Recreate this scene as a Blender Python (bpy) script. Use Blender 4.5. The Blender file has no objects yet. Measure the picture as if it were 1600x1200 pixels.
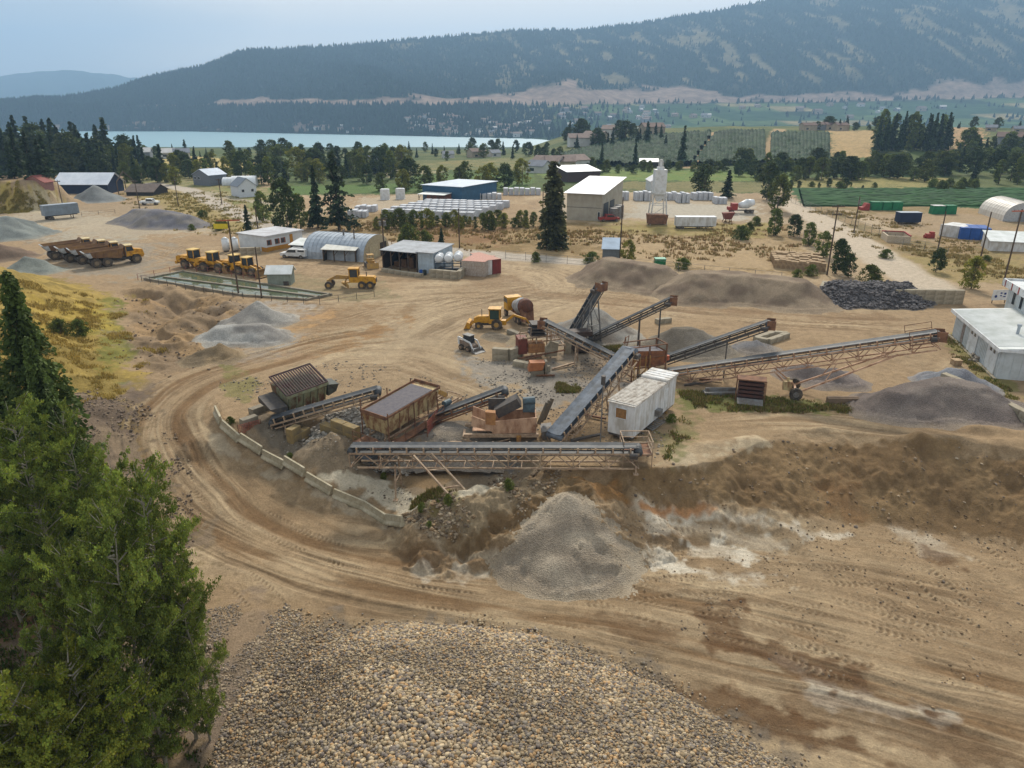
import bpy, math, random
import numpy as np
from mathutils import Vector, Matrix
R = math.radians
random.seed(7)
rng = np.random.default_rng(7)
scene = bpy.context.scene
COL = scene.collection

# ------------------------------------------------------------------ camera, sky, sun, exposure
CAM_H = 28.0
PITCH = 21.2
FPX = 1109.0                      # focal length for a 1600 px wide frame
cd = bpy.data.cameras.new('camera')
cd.sensor_width = 36.0
cd.lens = 36.0 * FPX / 1600.0
cd.clip_start = 0.5
cd.clip_end = 30000
cam = bpy.data.objects.new('camera', cd)
cam.location = (0, 0, CAM_H)
cam.rotation_euler = (R(90 - PITCH), 0, 0)
COL.objects.link(cam)
scene.camera = cam
scene.render.resolution_x = 1024
scene.render.resolution_y = 768
scene.view_settings.view_transform = 'Standard'
scene.view_settings.look = 'None'
scene.view_settings.exposure = 0.14
scene.view_settings.gamma = 1.0
scene.cycles.volume_bounces = 0
scene.cycles.max_bounces = 5
scene.cycles.use_denoising = True

SUN_EL, SUN_AZ = 40.0, 8.0       # azimuth clockwise from the view direction
w = bpy.data.worlds.new('World')
scene.world = w
w.use_nodes = True
nt = w.node_tree
nt.nodes.clear()
N = nt.nodes.new
L = nt.links.new
wo = N('ShaderNodeOutputWorld')
bg = N('ShaderNodeBackground')
sky = N('ShaderNodeTexSky')
sky.sky_type = 'NISHITA'
sky.sun_disc = False
sky.sun_elevation = R(SUN_EL)
sky.sun_rotation = R(SUN_AZ)
sky.dust_density = 2.0
skm = N('ShaderNodeMix'); skm.data_type = 'RGBA'; skm.blend_type = 'MULTIPLY'
skm.inputs[0].default_value = 1.0
skm.inputs[7].default_value = (0.085, 0.085, 0.085, 1)
L(sky.outputs[0], skm.inputs[6])
# high thin overcast: cloud streaks by direction
tc = N('ShaderNodeTexCoord')
mp = N('ShaderNodeMapping'); mp.inputs['Scale'].default_value = (1.0, 1.0, 5.0)
mp.inputs['Rotation'].default_value = (0, R(-14), 0)
L(tc.outputs['Generated'], mp.inputs[0])
nz = N('ShaderNodeTexNoise'); nz.inputs['Scale'].default_value = 2.2; nz.inputs['Detail'].default_value = 5
nz.inputs['Roughness'].default_value = 0.5
L(mp.outputs[0], nz.inputs['Vector'])
# glow of the veiled sun, from the direction alone
gdir = N('ShaderNodeVectorMath'); gdir.operation = 'DOT_PRODUCT'
gv = Vector((0.08, 1.0, 0.22)).normalized()
gdir.inputs[1].default_value = gv
L(tc.outputs['Generated'], gdir.inputs[0])
gr = N('ShaderNodeMapRange'); gr.inputs[1].default_value = 0.80; gr.inputs[2].default_value = 1.0
L(gdir.outputs['Value'], gr.inputs[0])
ad = N('ShaderNodeMath'); ad.operation = 'MULTIPLY_ADD'; ad.inputs[1].default_value = 1.5
L(nz.outputs[0], ad.inputs[0])
gsub = N('ShaderNodeMath'); gsub.operation = 'SUBTRACT'; gsub.inputs[1].default_value = 0.48
L(gr.outputs[0], gsub.inputs[0]); L(gsub.outputs[0], ad.inputs[2])
cr = N('ShaderNodeValToRGB')
e = cr.color_ramp.elements
e[0].position = 0.0; e[0].color = (0.72, 0.80, 0.88, 1)
e[1].position = 1.0; e[1].color = (1.50, 1.34, 1.15, 1)
m_ = cr.color_ramp.elements.new(0.5); m_.color = (0.95, 0.94, 0.92, 1)
L(ad.outputs[0], cr.inputs[0])
mx = N('ShaderNodeMix'); mx.data_type = 'RGBA'; mx.inputs[0].default_value = 0.96
L(skm.outputs[2], mx.inputs[6]); L(cr.outputs[0], mx.inputs[7])
L(mx.outputs[2], bg.inputs[0])
bg.inputs[1].default_value = 0.86
L(bg.outputs[0], wo.inputs[0])

sd = bpy.data.lights.new('sun', 'SUN')
sd.energy = 4.4
sd.angle = R(11)
sd.color = (1.0, 0.93, 0.82)
so = bpy.data.objects.new('sun', sd)
sv = Vector((math.sin(R(SUN_AZ)) * math.cos(R(SUN_EL)), math.cos(R(SUN_AZ)) * math.cos(R(SUN_EL)), math.sin(R(SUN_EL))))
so.rotation_euler = sv.to_track_quat('Z', 'Y').to_euler()
so.location = (0, 0, 300)
COL.objects.link(so)

# ------------------------------------------------------------------ noise
def _hash(ix, iy, seed):
    h = (ix.astype(np.int64) * 374761393 + iy.astype(np.int64) * 668265263 + seed * 1442695041) & 0xffffffff
    h = ((h ^ (h >> 13)) * 1274126177) & 0xffffffff
    return ((h ^ (h >> 16)) & 0xffff) / 65535.0
def vnoise(x, y, seed=0):
    x = np.asarray(x, float); y = np.asarray(y, float)
    ix = np.floor(x); iy = np.floor(y)
    fx = x - ix; fy = y - iy
    fx = fx * fx * (3 - 2 * fx); fy = fy * fy * (3 - 2 * fy)
    a = _hash(ix, iy, seed); b = _hash(ix + 1, iy, seed)
    c = _hash(ix, iy + 1, seed); d = _hash(ix + 1, iy + 1, seed)
    return (a + (b - a) * fx) * (1 - fy) + (c + (d - c) * fx) * fy
def fbm(x, y, seed=0, oct=4):
    s = 0; a = 0.5; t = 0
    for i in range(oct):
        s = s + a * vnoise(x * 2 ** i + 17.3 * i, y * 2 ** i - 9.1 * i, seed + i); t += a; a *= 0.5
    return s / t
def sstep(a, b, x):
    t = np.clip((x - a) / (b - a), 0, 1)
    return t * t * (3 - 2 * t)
def S(r, g, b):
    f = lambda c: ((c / 255 + 0.055) / 1.055) ** 2.4 if c > 10 else c / 255 / 12.92
    return np.array([f(r), f(g), f(b)])

# ------------------------------------------------------------------ photo pixel -> ray -> world
ct, st = math.cos(R(PITCH)), math.sin(R(PITCH))
def ray(px, py):
    u = (px - 800) / FPX; v = (py - 600) / FPX
    return u, ct - v * st, -(st + v * ct)
def W(px, py, z=0.0):
    a, b, c = ray(px, py)
    t = (z - CAM_H) / c
    return np.array([a * t, b * t, z])
def WD(px, py, d):
    """the point on the ray at forward distance d"""
    a, b, c = ray(px, py)
    t = d / b
    return np.array([a * t, d, CAM_H + c * t])
def slope(py):
    a, b, c = ray(800, py)
    return -c / b

# ------------------------------------------------------------------ polygon / polyline distances
def seg_dist(X, Y, pts, closed=False):
    pts = np.asarray(pts, float)
    n = len(pts)
    best = np.full(X.shape, 1e9); S_ = np.zeros(X.shape); T_ = np.zeros(X.shape)
    acc = 0.0
    for i in range(n if closed else n - 1):
        a = pts[i][:2]; b = pts[(i + 1) % n][:2]
        d = b - a; L2 = d @ d
        if L2 < 1e-9: continue
        t = np.clip(((X - a[0]) * d[0] + (Y - a[1]) * d[1]) / L2, 0, 1)
        ex = X - a[0] - t * d[0]; ey = Y - a[1] - t * d[1]
        q = np.hypot(ex, ey)
        m = q < best
        best = np.where(m, q, best)
        ln = math.sqrt(L2)
        S_ = np.where(m, acc + t * ln, S_)
        T_ = np.where(m, np.sign(d[0] * ey - d[1] * ex) * q, T_)
        acc += ln
    return best, S_, T_
def sdf_poly(X, Y, pts):
    """positive inside"""
    pts = np.asarray(pts, float)
    d, _, _ = seg_dist(X, Y, pts, True)
    ins = np.zeros(X.shape, bool)
    n = len(pts)
    for i in range(n):
        x1, y1 = pts[i][:2]; x2, y2 = pts[(i + 1) % n][:2]
        if y1 == y2: continue
        c = ((y1 > Y) != (y2 > Y)) & (X < (x2 - x1) * (Y - y1) / (y2 - y1) + x1)
        ins ^= c
    return np.where(ins, d, -d)
def boxed(X, Y, pts, m):
    p = np.asarray(pts)[:, :2]
    return (X > p[:, 0].min() - m) & (X < p[:, 0].max() + m) & (Y > p[:, 1].min() - m) & (Y < p[:, 1].max() + m)
def smooth_line(pts, n=6):
    """Catmull-Rom through the points"""
    p = np.asarray(pts, float); out = []
    for i in range(len(p) - 1):
        p0 = p[max(i - 1, 0)]; p1 = p[i]; p2 = p[i + 1]; p3 = p[min(i + 2, len(p) - 1)]
        for k in range(n):
            t = k / n
            out.append(0.5 * ((2 * p1) + (-p0 + p2) * t + (2 * p0 - 5 * p1 + 4 * p2 - p3) * t * t + (-p0 + 3 * p1 - 3 * p2 + p3) * t ** 3))
    out.append(p[-1])
    return np.array(out)

# ------------------------------------------------------------------ terrain heights
LAKE_Z = -40.0
TD = np.array([0, 150, 220, 300, 380, 460, 540, 620, 750, 950, 1250, 1420, 1600, 2000], float)
TU = np.array([-1.3, -0.70, -0.52, -0.35, -0.18, 0.0, 0.09, 0.18, 0.35, 0.52, 0.70, 1.3])
TZ = np.array([
 # 0 150 220 300 380 460 540 620 750 950 1250 1420 1600 2000
 [0, 0, 0, 0, 1, 2, 3, 2, -4, -18, -34, -40, -46, -60],
 [0, 0, 0, 0, 1, 2, 3, 2, -4, -18, -34, -40, -46, -60],
 [0, 0, 0, 0, 0, 0, 0, -2, -8, -19, -34, -40, -46, -60],
 [0, 0, 0, 0, -1, -2, -2, -4, -10, -20, -34, -40, -46, -60],
 [0, 0, 0, -1, -2, -3, -4, -6, -11, -22, -34, -40, -46, -60],
 [0, 0, 0, 0, 0, -1, -3, -4, -10, -20, -34, -40, -46, -60],
 [0, 0, 0, 0, 0, 1, 5, 8.5, 4, -12, -30, -38, -44, -60],
 [0, 0, 0, 0, 0, 5, 11, 13.5, 9, -5, -25, -34, -42, -60],
 [0, 0, 0, 0, 1, 7, 13, 14.5, 9, -5, -25, -34, -42, -60],
 [0, 0, 0, 0, 1, 7, 13, 14.5, 9, -5, -25, -34, -42, -60],
 [0, 0, 0, 0, 1, 6, 11, 13, 8, -5, -25, -34, -42, -60],
 [0, 0, 0, 0, 1, 6, 11, 13, 8, -5, -25, -34, -42, -60]], float)
def table(u, d):
    iu = np.clip(np.searchsorted(TU, u) - 1, 0, len(TU) - 2)
    idd = np.clip(np.searchsorted(TD, d) - 1, 0, len(TD) - 2)
    fu = np.clip((u - TU[iu]) / (TU[iu + 1] - TU[iu]), 0, 1); fu = fu * fu * (3 - 2 * fu)
    fd = np.clip((d - TD[idd]) / (TD[idd + 1] - TD[idd]), 0, 1)
    a = TZ[iu, idd] * (1 - fd) + TZ[iu, idd + 1] * fd
    b = TZ[iu + 1, idd] * (1 - fd) + TZ[iu + 1, idd + 1] * fd
    return a * (1 - fu) + b * fu

PLATEAU = [W(2100, 760, 0), W(1600, 712, 0), W(1500, 702, 0), W(1400, 692, 0), W(1300, 678, 0), W(1230, 688, 0), W(1160, 712, 0),
           W(1080, 732, 0), W(1010, 738, 0), W(960, 732, 0), W(920, 738, 0), W(880, 742, 0), W(850, 738, 0), W(835, 700, 0), W(560, 695, 0), W(470, 665, 0),
           W(400, 680, -1), W(350, 655, 0), W(325, 625, 0), W(330, 590, 0), W(400, 545, 0), W(500, 450, 0),
           np.array([-60, 160, 0]), np.array([-60, 400, 0]), np.array([500, 400, 0])]
HILL = [W(190, 462, 0), W(178, 500, 0), W(185, 540, 0), W(222, 585, 0), W(232, 630, 0), W(235, 690, -1), W(250, 760, -2), W(290, 850, -3.4),
        W(330, 940, -4), W(318, 1010, -4), W(285, 1120, -4), W(240, 1300, -4), np.array([-10, 0, 0]), np.array([-160, 0, 0]), np.array([-160, 100, 0]),
        W(0, 425, 0), W(60, 430, 0), W(120, 443, 0)]
SUMP = [W(440, 690, -2), W(480, 678, -2), W(560, 705, -2), W(825, 712, -2), W(835, 745, -2), W(770, 768, -2), W(690, 785, -2), W(640, 775, -2), W(560, 745, -2), W(480, 712, -2)]
RIDGE = [W(905, 752, 0.4), W(860, 752, 0.2), W(800, 765, -0.5), W(740, 785, -1.3), W(690, 812, -2.4)]
ROUGH = [W(185, 450, 0), W(260, 440, 0), W(400, 470, 0), W(395, 520, 0), W(300, 565, 0), W(240, 600, 0), W(190, 560, 0)]
COBBLE = [W(300, 1300, -4), W(350, 1130, -4), W(430, 1010, -4), W(510, 985, -4), W(620, 978, -4), W(740, 982, -4), W(850, 1000, -4), W(960, 1040, -4),
          W(1090, 1105, -4), W(1220, 1190, -4), W(1330, 1290, -4), np.array([14, 10, 0]), np.array([-13, 10, 0])]
GRASS_MOUND = [W(35, 318, 0), W(75, 318, 0)]

def Zf(X, Y):
    X = np.asarray(X, float); Y = np.asarray(Y, float)
    u = X / np.maximum(Y, 1)
    z = table(u, Y)
    z = z + (fbm(X / 60, Y / 60, 3) - 0.5) * 2.0 * sstep(250, 420, Y)
    z = z + (fbm(X / 14, Y / 14, 8) - 0.5) * 0.5 * sstep(20, 60, Y)
    low = -4.0 * (1 - sstep(47, 74, Y))
    near = Y < 135
    n1 = fbm(X / 5, Y / 5, 21, 4) - 0.5
    n2 = fbm(X / 1.3, Y / 1.3, 22, 3) - 0.5
    if near.any():
        x = X[near]; y = Y[near]; zz = z[near]; lo = low[near]; a = n1[near]; b = n2[near]
        sd_ = sdf_poly(x, y, PLATEAU)
        wid = 4.6 + 4.8 * sstep(13, 24, x)
        gul = (fbm(x / 2.2, y / 4, 31, 4) - 0.5) * .6
        tb_ = np.clip((sd_ + wid * .92 + a * 2.6 + gul * 1.6) / wid, 0, 1)
        m = 1 - (1 - tb_) ** 0.68
        m = m * 0.85 + 0.15 * sstep(-wid, 0, sd_ + a * 4.0)
        face = m * (1 - m) * 4
        crag = np.abs(fbm(x / 1.5, y / 1.5, 35, 4) * 2 - 1) - .25
        zz = zz + lo * (1 - m) + (face * (b * 0.45 + gul * 0.9 - crag * .55) + sstep(.02, .3, m) * (1 - sstep(.9, 1, m)) * b * .25) * sstep(0.5, 3, -lo)
        # sump behind the barriers
        q = sdf_poly(x, y, SUMP)
        ms = sstep(-0.6, 2.2, q + a * 2)
        zz = zz * (1 - ms) + (-2.7 + a * .9) * ms
        # rubble ridge closing the sump
        d, s_, t_ = seg_dist(x, y, RIDGE)
        rl = 0.3 - 2.6 * np.clip(s_ / 17, 0, 1)
        rz = rl + a * 1.6 + b * 1.0 - (np.abs(fbm(x / 1.2, y / 1.2, 36, 4) * 2 - 1) - .3) * .9 - np.maximum(d - 0.7, 0) * 0.62
        zz = np.maximum(zz, rz)
        # spoil heap in the sump
        for (px, py, hh, rr) in ((520, 700, .5, 3.4), (940, 768, -.6, 3.0), (990, 764, -.9, 3.0)):
            c = W(px, py, -1)
            dd = np.hypot(x - c[0], y - c[1])
            zz = np.maximum(zz, hh - dd * 0.62 + a * 2.0 + b * 0.6)
        # hill at the left
        q = sdf_poly(x, y, HILL)
        hz = 6.6 * sstep(-1, 19, q + a * 2.5) * (0.72 + 0.28 * sstep(20, 75, y)) + sstep(0, 3, q) * (a * 1.3 + b * 0.35)
        zz = zz * (1 - 0.6 * sstep(0, 10, q)) + hz
        # churned spoil below the pond
        q = sdf_poly(x, y, ROUGH)
        rm = sstep(-1, 5, q)
        ru = (1 - np.abs(fbm(x / 9 + y / 14, y / 7, 44, 3) * 2 - 1)) - 0.72
        zz = zz + rm * (ru * 4.6 + a * 2.0 + b * 0.6 - 0.7)
        # cobble heap under the camera
        q = sdf_poly(x, y, COBBLE)
        zz = zz + np.where(q > 0, 4.6 * (1 - np.exp(-np.maximum(q, 0) * 0.62 / 4.6 * 1.25)), 0) * sstep(-16, -5, x) + np.where(q > 0, a * 0.8, 0)
        # windrows along the bank top
        for (pa, pb, hh) in (((1290, 672), (1420, 690), 0.5), ((1440, 690), (1640, 700), 0.8), ((1520, 676), (1700, 690), 0.7), ((1100, 700), (1180, 690), 0.5)):
            d, s_, t_ = seg_dist(x, y, [W(*pa, 0), W(*pb, 0)])
            zz = zz + hh * np.exp(-(d / 1.0) ** 2) * (0.6 + a * 2)
        z = z.copy(); z[near] = zz
    # dry grass mound beyond the yard
    far = (Y > 180) & (Y < 280) & (X < -120)
    if far.any():
        x = X[far]; y = Y[far]
        c = W(40, 322, 0)
        dd = np.hypot((x - c[0]) / 15, (y - c[1]) / 12)
        z = z.copy(); z[far] = z[far] + 8.0 * (1 - sstep(0.55, 1.15, dd + (fbm(x / 6, y / 6, 55) - .5) * .4))
    return z

# ---- the fan shaped grid: rows even in the picture, columns even in direction
NU = 1250
uu = np.concatenate([np.linspace(-1.5, -0.99, 24)[:-1], np.linspace(-0.99, 0.99, NU), np.linspace(0.99, 1.5, 24)[1:]])
py_rows = np.linspace(2100, 1205, 60)[:-1]
rows = []
for p in py_rows: rows.append(32 / slope(p))
for p in np.linspace(1205, 330, 820): rows.append(30 / slope(p))
last = rows[-1]
rows += list(np.geomspace(last, 2000, 260)[1:])
dd_rows = np.array(sorted(set(np.round(rows, 4))))
UG, DG = np.meshgrid(uu, dd_rows)
XG = UG * DG; YG = DG
ZG = Zf(XG, YG)
def G(x, y):
    """ground height at (x, y)"""
    x = np.atleast_1d(np.asarray(x, float)); y = np.atleast_1d(np.asarray(y, float))
    u = x / np.maximum(y, 1e-3)
    j = np.clip(np.searchsorted(uu, u) - 1, 0, len(uu) - 2)
    i = np.clip(np.searchsorted(dd_rows, y) - 1, 0, len(dd_rows) - 2)
    fu = np.clip((u - uu[j]) / (uu[j + 1] - uu[j]), 0, 1); fd = np.clip((y - dd_rows[i]) / (dd_rows[i + 1] - dd_rows[i]), 0, 1)
    r = (ZG[i, j] * (1 - fu) + ZG[i, j + 1] * fu) * (1 - fd) + (ZG[i + 1, j] * (1 - fu) + ZG[i + 1, j + 1] * fu) * fd
    return r if r.size > 1 else float(r[0])
def P(px, py):
    """where the photo pixel meets the ground"""
    a, b, c = ray(px, py)
    ts = np.concatenate([np.arange(12, 260, 0.25), np.geomspace(260, 1990, 1500)]) / b
    z = CAM_H + c * ts
    g = G(a * ts, b * ts)
    k = np.argmax(z < g)
    if z[k] >= g[k]: k = len(ts) - 1
    t = ts[k]
    return np.array([a * t, b * t, g[k]])

# ------------------------------------------------------------------ materials
MATS = {}
def lin(c):
    return tuple(S(*c)) + (1.0,)
def mat(name, c, c2=None, scale=3.0, rough=0.8, metal=0.0, bump=0.0, stretch=(1, 1, 1), lo=0.35, hi=0.65, spec=0.3, coat=0.0, trans=0.0, attr=None, rand=0.0):
    """procedural paint: colour c broken by noise patches of c2 (wear, dust, rust)"""
    if name in MATS: return MATS[name]
    m = bpy.data.materials.new(name); m.use_nodes = True
    t = m.node_tree; b = t.nodes['Principled BSDF']
    b.inputs['Roughness'].default_value = rough; b.inputs['Metallic'].default_value = metal
    b.inputs['Specular IOR Level'].default_value = spec
    if c2 is None: c2 = tuple(int(v * 0.8) for v in c)
    co = t.nodes.new('ShaderNodeTexCoord'); mp = t.nodes.new('ShaderNodeMapping')
    mp.inputs['Scale'].default_value = stretch
    t.links.new(co.outputs['Object'], mp.inputs[0])
    nz = t.nodes.new('ShaderNodeTexNoise'); nz.inputs['Scale'].default_value = scale; nz.inputs['Detail'].default_value = 5
    nz.inputs['Roughness'].default_value = 0.65
    t.links.new(mp.outputs[0], nz.inputs['Vector'])
    mr = t.nodes.new('ShaderNodeMapRange'); mr.inputs[1].default_value = lo; mr.inputs[2].default_value = hi
    t.links.new(nz.outputs[0], mr.inputs[0])
    mx = t.nodes.new('ShaderNodeMix'); mx.data_type = 'RGBA'
    mx.inputs[6].default_value = lin(c); mx.inputs[7].default_value = lin(c2)
    t.links.new(mr.outputs[0], mx.inputs[0])
    out = mx.outputs[2]
    if attr:
        at = t.nodes.new('ShaderNodeAttribute'); at.attribute_name = attr
        mu = t.nodes.new('ShaderNodeMix'); mu.data_type = 'RGBA'; mu.blend_type = 'MULTIPLY'; mu.inputs[0].default_value = 1
        t.links.new(out, mu.inputs[6]); t.links.new(at.outputs['Color'], mu.inputs[7]); out = mu.outputs[2]
    if rand:
        oi = t.nodes.new('ShaderNodeObjectInfo')
        hs = t.nodes.new('ShaderNodeHueSaturation')
        m1 = t.nodes.new('ShaderNodeMapRange'); m1.inputs[3].default_value = 1 - rand; m1.inputs[4].default_value = 1 + rand
        t.links.new(oi.outputs['Random'], m1.inputs[0]); t.links.new(m1.outputs[0], hs.inputs['Value'])
        m2 = t.nodes.new('ShaderNodeMath'); m2.operation = 'MULTIPLY'; m2.inputs[1].default_value = 7.13
        m3 = t.nodes.new('ShaderNodeMath'); m3.operation = 'FRACT'
        t.links.new(oi.outputs['Random'], m2.inputs[0]); t.links.new(m2.outputs[0], m3.inputs[0])
        m4 = t.nodes.new('ShaderNodeMapRange'); m4.inputs[3].default_value = 0.5 - rand * 0.07; m4.inputs[4].default_value = 0.5 + rand * 0.04
        t.links.new(m3.outputs[0], m4.inputs[0]); t.links.new(m4.outputs[0], hs.inputs['Hue'])
        t.links.new(out, hs.inputs['Color']); out = hs.outputs[0]
    t.links.new(out, b.inputs['Base Color'])
    if bump:
        n2 = t.nodes.new('ShaderNodeTexNoise'); n2.inputs['Scale'].default_value = scale * 4; n2.inputs['Detail'].default_value = 4
        t.links.new(mp.outputs[0], n2.inputs['Vector'])
        bp = t.nodes.new('ShaderNodeBump'); bp.inputs['Strength'].default_value = bump; bp.inputs['Distance'].default_value = 0.1
        t.links.new(n2.outputs[0], bp.inputs['Height']); t.links.new(bp.outputs[0], b.inputs['Normal'])
    if trans:
        # leaves let some light through
        tr = t.nodes.new('ShaderNodeBsdfTranslucent'); ms = t.nodes.new('ShaderNodeMixShader'); ms.inputs[0].default_value = trans
        t.links.new(out, tr.inputs[0]); t.links.new(b.outputs[0], ms.inputs[1]); t.links.new(tr.outputs[0], ms.inputs[2])
        t.links.new(ms.outputs[0], t.nodes['Material Output'].inputs[0])
    MATS[name] = m
    return m

def mesh_np(name, V, F, mat_=None, smooth=False, colors=None):
    """numpy verts (n,3) and faces (m,k) -> mesh"""
    me = bpy.data.meshes.new(name)
    V = np.ascontiguousarray(V, np.float32); F = np.ascontiguousarray(F, np.int32)
    k = F.shape[1]
    me.vertices.add(len(V)); me.vertices.foreach_set('co', V.ravel())
    me.loops.add(F.size); me.loops.foreach_set('vertex_index', F.ravel())
    me.polygons.add(len(F))
    me.polygons.foreach_set('loop_start', np.arange(0, F.size, k, dtype=np.int32))
    me.polygons.foreach_set('use_smooth', np.full(len(F), bool(smooth)))
    if colors is not None:
        a = me.color_attributes.new('Col', 'FLOAT_COLOR', 'POINT')
        c4 = np.ones((len(V), 4), np.float32); c4[:, :3] = colors
        a.data.foreach_set('color', c4.ravel())
    if mat_: me.materials.append(mat_)
    me.update(calc_edges=True)
    return me
def link(name, me, parent=None, loc=(0, 0, 0)):
    o = bpy.data.objects.new(name, me); COL.objects.link(o)
    o.location = loc
    if parent is not None: o.parent = parent
    return o
def tag(o, label=None, cat=None, group=None, kind=None):
    if label: o['label'] = label
    if cat: o['category'] = cat
    if group: o['group'] = group
    if kind: o['kind'] = kind
    return o

# ------------------------------------------------------------------ ground colours (soil tones set per vertex)
n = XG.size
CX, CY = XG.ravel(), YG.ravel()
Cc = np.empty((n, 3)); ZZ = ZG.ravel().copy()
nA = fbm(CX / 3.0, CY / 3.0, 101, 4); nB = fbm(CX / 18, CY / 18, 102, 4); nC = fbm(CX / 0.7, CY / 0.7, 103, 3); nD = fbm(CX / 70, CY / 70, 104, 3)
DIRT = S(156, 132, 101); PALE = S(182, 161, 129); DARK = S(114, 92, 67); GRAYD = S(148, 132, 108)
Cc[:] = DIRT
def blend(mask, col, idx=None):
    global Cc
    if idx is None: Cc += mask[:, None] * (np.asarray(col) - Cc)
    else: Cc[idx] += mask[:, None] * (np.asarray(col) - Cc[idx])
blend(sstep(.45, .7, nB) * .6, PALE); blend(sstep(.5, .75, nA) * .35, DARK); blend(sstep(.52, .72, nD) * .5, GRAYD)
# beyond the yard: meadow and brush soil
farm = sstep(330, 350, CY + (nB - .5) * 20)
blend(farm, S(72, 84, 42)); blend(farm * sstep(.45, .65, nB), S(96, 98, 54)); blend(farm * sstep(700, 900, CY), S(58, 74, 44))
def pw(pts): return [P(*p) if len(p) == 2 else np.array(p[:3]) for p in pts]
def zone(pts, col, soft=2.0, amt=1.0, noise=0.0, col2=None, pworld=None, mod=None):
    p = pworld if pworld is not None else pw(pts)
    ii = np.nonzero(boxed(CX, CY, p, soft * 2 + 3))[0]
    if len(ii) == 0: return
    s = sdf_poly(CX[ii], CY[ii], p)
    m = sstep(-soft * .45, soft * .45, s + (nA[ii] - .5) * soft * 3 + (nC[ii] - .5) * soft * 2.2)
    if noise: m = m * (1 - noise + noise * sstep(.46, .54, nA[ii] * .55 + nC[ii] * .25 + fbm(CX[ii] / 3.5, CY[ii] / .5, 108, 3) * .2))
    if mod is not None: m = m * mod(ii)
    if col2 is not None:
        k = sstep(.4, .62, fbm(CX[ii] / 4, CY[ii] / 4, 77, 4))[:, None]
        col = np.asarray(col) * (1 - k) + np.asarray(col2) * k
    blend(m * amt, col, ii)
def stripe(pts, half, col, soft=0.8, amt=1.0, noise=0.0, sm=True, streak=0.0):
    p = pw(pts); p = smooth_line(p, 5) if sm and len(p) > 2 else np.array(p)
    ii = np.nonzero(boxed(CX, CY, p, half + soft * 2))[0]
    if len(ii) == 0: return
    d, s_, t_ = seg_dist(CX[ii], CY[ii], p)
    m = 1 - sstep(half - soft, half + soft, d + (nA[ii] - .5) * soft * 2)
    if noise: m = m * (1 - noise + noise * sstep(.42, .6, fbm(s_ / 6, t_ / 1.2, 91, 4)))
    if streak: m = m * (1 - streak + streak * sstep(.4, .6, fbm(s_ / 25, t_ * 1.6, 92, 4)))
    blend(m * amt, col, ii)
def caps(s_, fade):
    e = s_.max() if s_.size else 1
    return sstep(0.01, fade, s_) * sstep(0.01, fade, e - s_)
def flow(pts, half, amt=1.0, seed=0, lanes=(), light=PALE, dark=DARK, freq=1.5):
    """streaky wear along a driven line, darker damp wheel lanes at given offsets"""
    p = smooth_line(pw(pts), 6)
    ii = np.nonzero(boxed(CX, CY, p, half + 2))[0]
    d, s_, t_ = seg_dist(CX[ii], CY[ii], p)
    edge = (1 - sstep(half * 0.6, half, d)) * amt * caps(s_, 9)
    wob = (fbm(s_ / 15, t_ / 3, seed + 5, 3) - .5) * 3.2
    f1 = fbm((t_ + wob) * freq, s_ / 13, seed + 1, 5); f2 = fbm((t_ + wob) * freq * 3, s_ / 9, seed + 2, 3)
    brk_ = .35 + .65 * sstep(.38, .6, fbm(CX[ii] / 6, CY[ii] / 6, seed + 40, 4)); edge = edge * brk_
    blend(edge * sstep(.5, .72, f1) * .65, light, ii)
    blend(edge * sstep(.50, .72, 1 - f1) * .6, dark, ii)
    blend(edge * sstep(.52, .7, f2) * .45, dark * .85, ii)
    blend(edge * sstep(.55, .7, 1 - f2) * .4, light * 1.08, ii)
    ZZ[ii] += edge * ((f1 - .5) * .20 + (f2 - .5) * .14) 
    for (o, hw, a, c) in lanes:
        ln = (1 - sstep(hw * .5, hw, np.abs(t_ + wob * .4 - o))) * sstep(.3, .52, fbm(s_ / 8, t_ * .8, seed + 9 + int(abs(o) * 3), 3))
        ln = ln * caps(s_, 6); blend(ln * a * (1 - sstep(half * .9, half * 1.1, d)), c, ii)
        ZZ[ii] -= ln * .06
WET = S(118, 90, 60)
def track(pts, hw=0.33, amp=0.085, pitch=0.44, gap=2.0, pair=True, tint=None):
    """tyre print with bars of tread pressed in the dirt"""
    p0 = smooth_line(pw(pts), 6); amp = amp * random.uniform(.3, .9)
    for o in ((-gap / 2, gap / 2) if pair else (0,)):
        ii = np.nonzero(boxed(CX, CY, p0, gap + 1))[0]
        d, s_, t_ = seg_dist(CX[ii], CY[ii], p0)
        tt = t_ - o
        m = 1 - sstep(hw * .8, hw * 1.15, np.abs(tt))
        tr = np.sin(2 * np.pi * (s_ / pitch + np.abs(tt) / hw * .35))
        brk = sstep(.36, .62, fbm(s_ / 3.5, t_ * 1.5 + o, 66, 3)) * caps(s_, 1.5) * sstep(.25, .6, nC[ii] + .15)
        ZZ[ii] += m * brk * (tr * amp - amp * .4)
        rim = np.exp(-((np.abs(tt) - hw * 1.25) / .14) ** 2)
        ZZ[ii] += rim * brk * amp * .6
        blend(m * brk * np.clip(-tr, 0, 1) * .45, DARK * .8, ii); blend(m * brk * np.clip(tr, 0, 1) * .35, PALE * 1.1, ii)  # tread grooves coloured darker, raised bars paler

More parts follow.
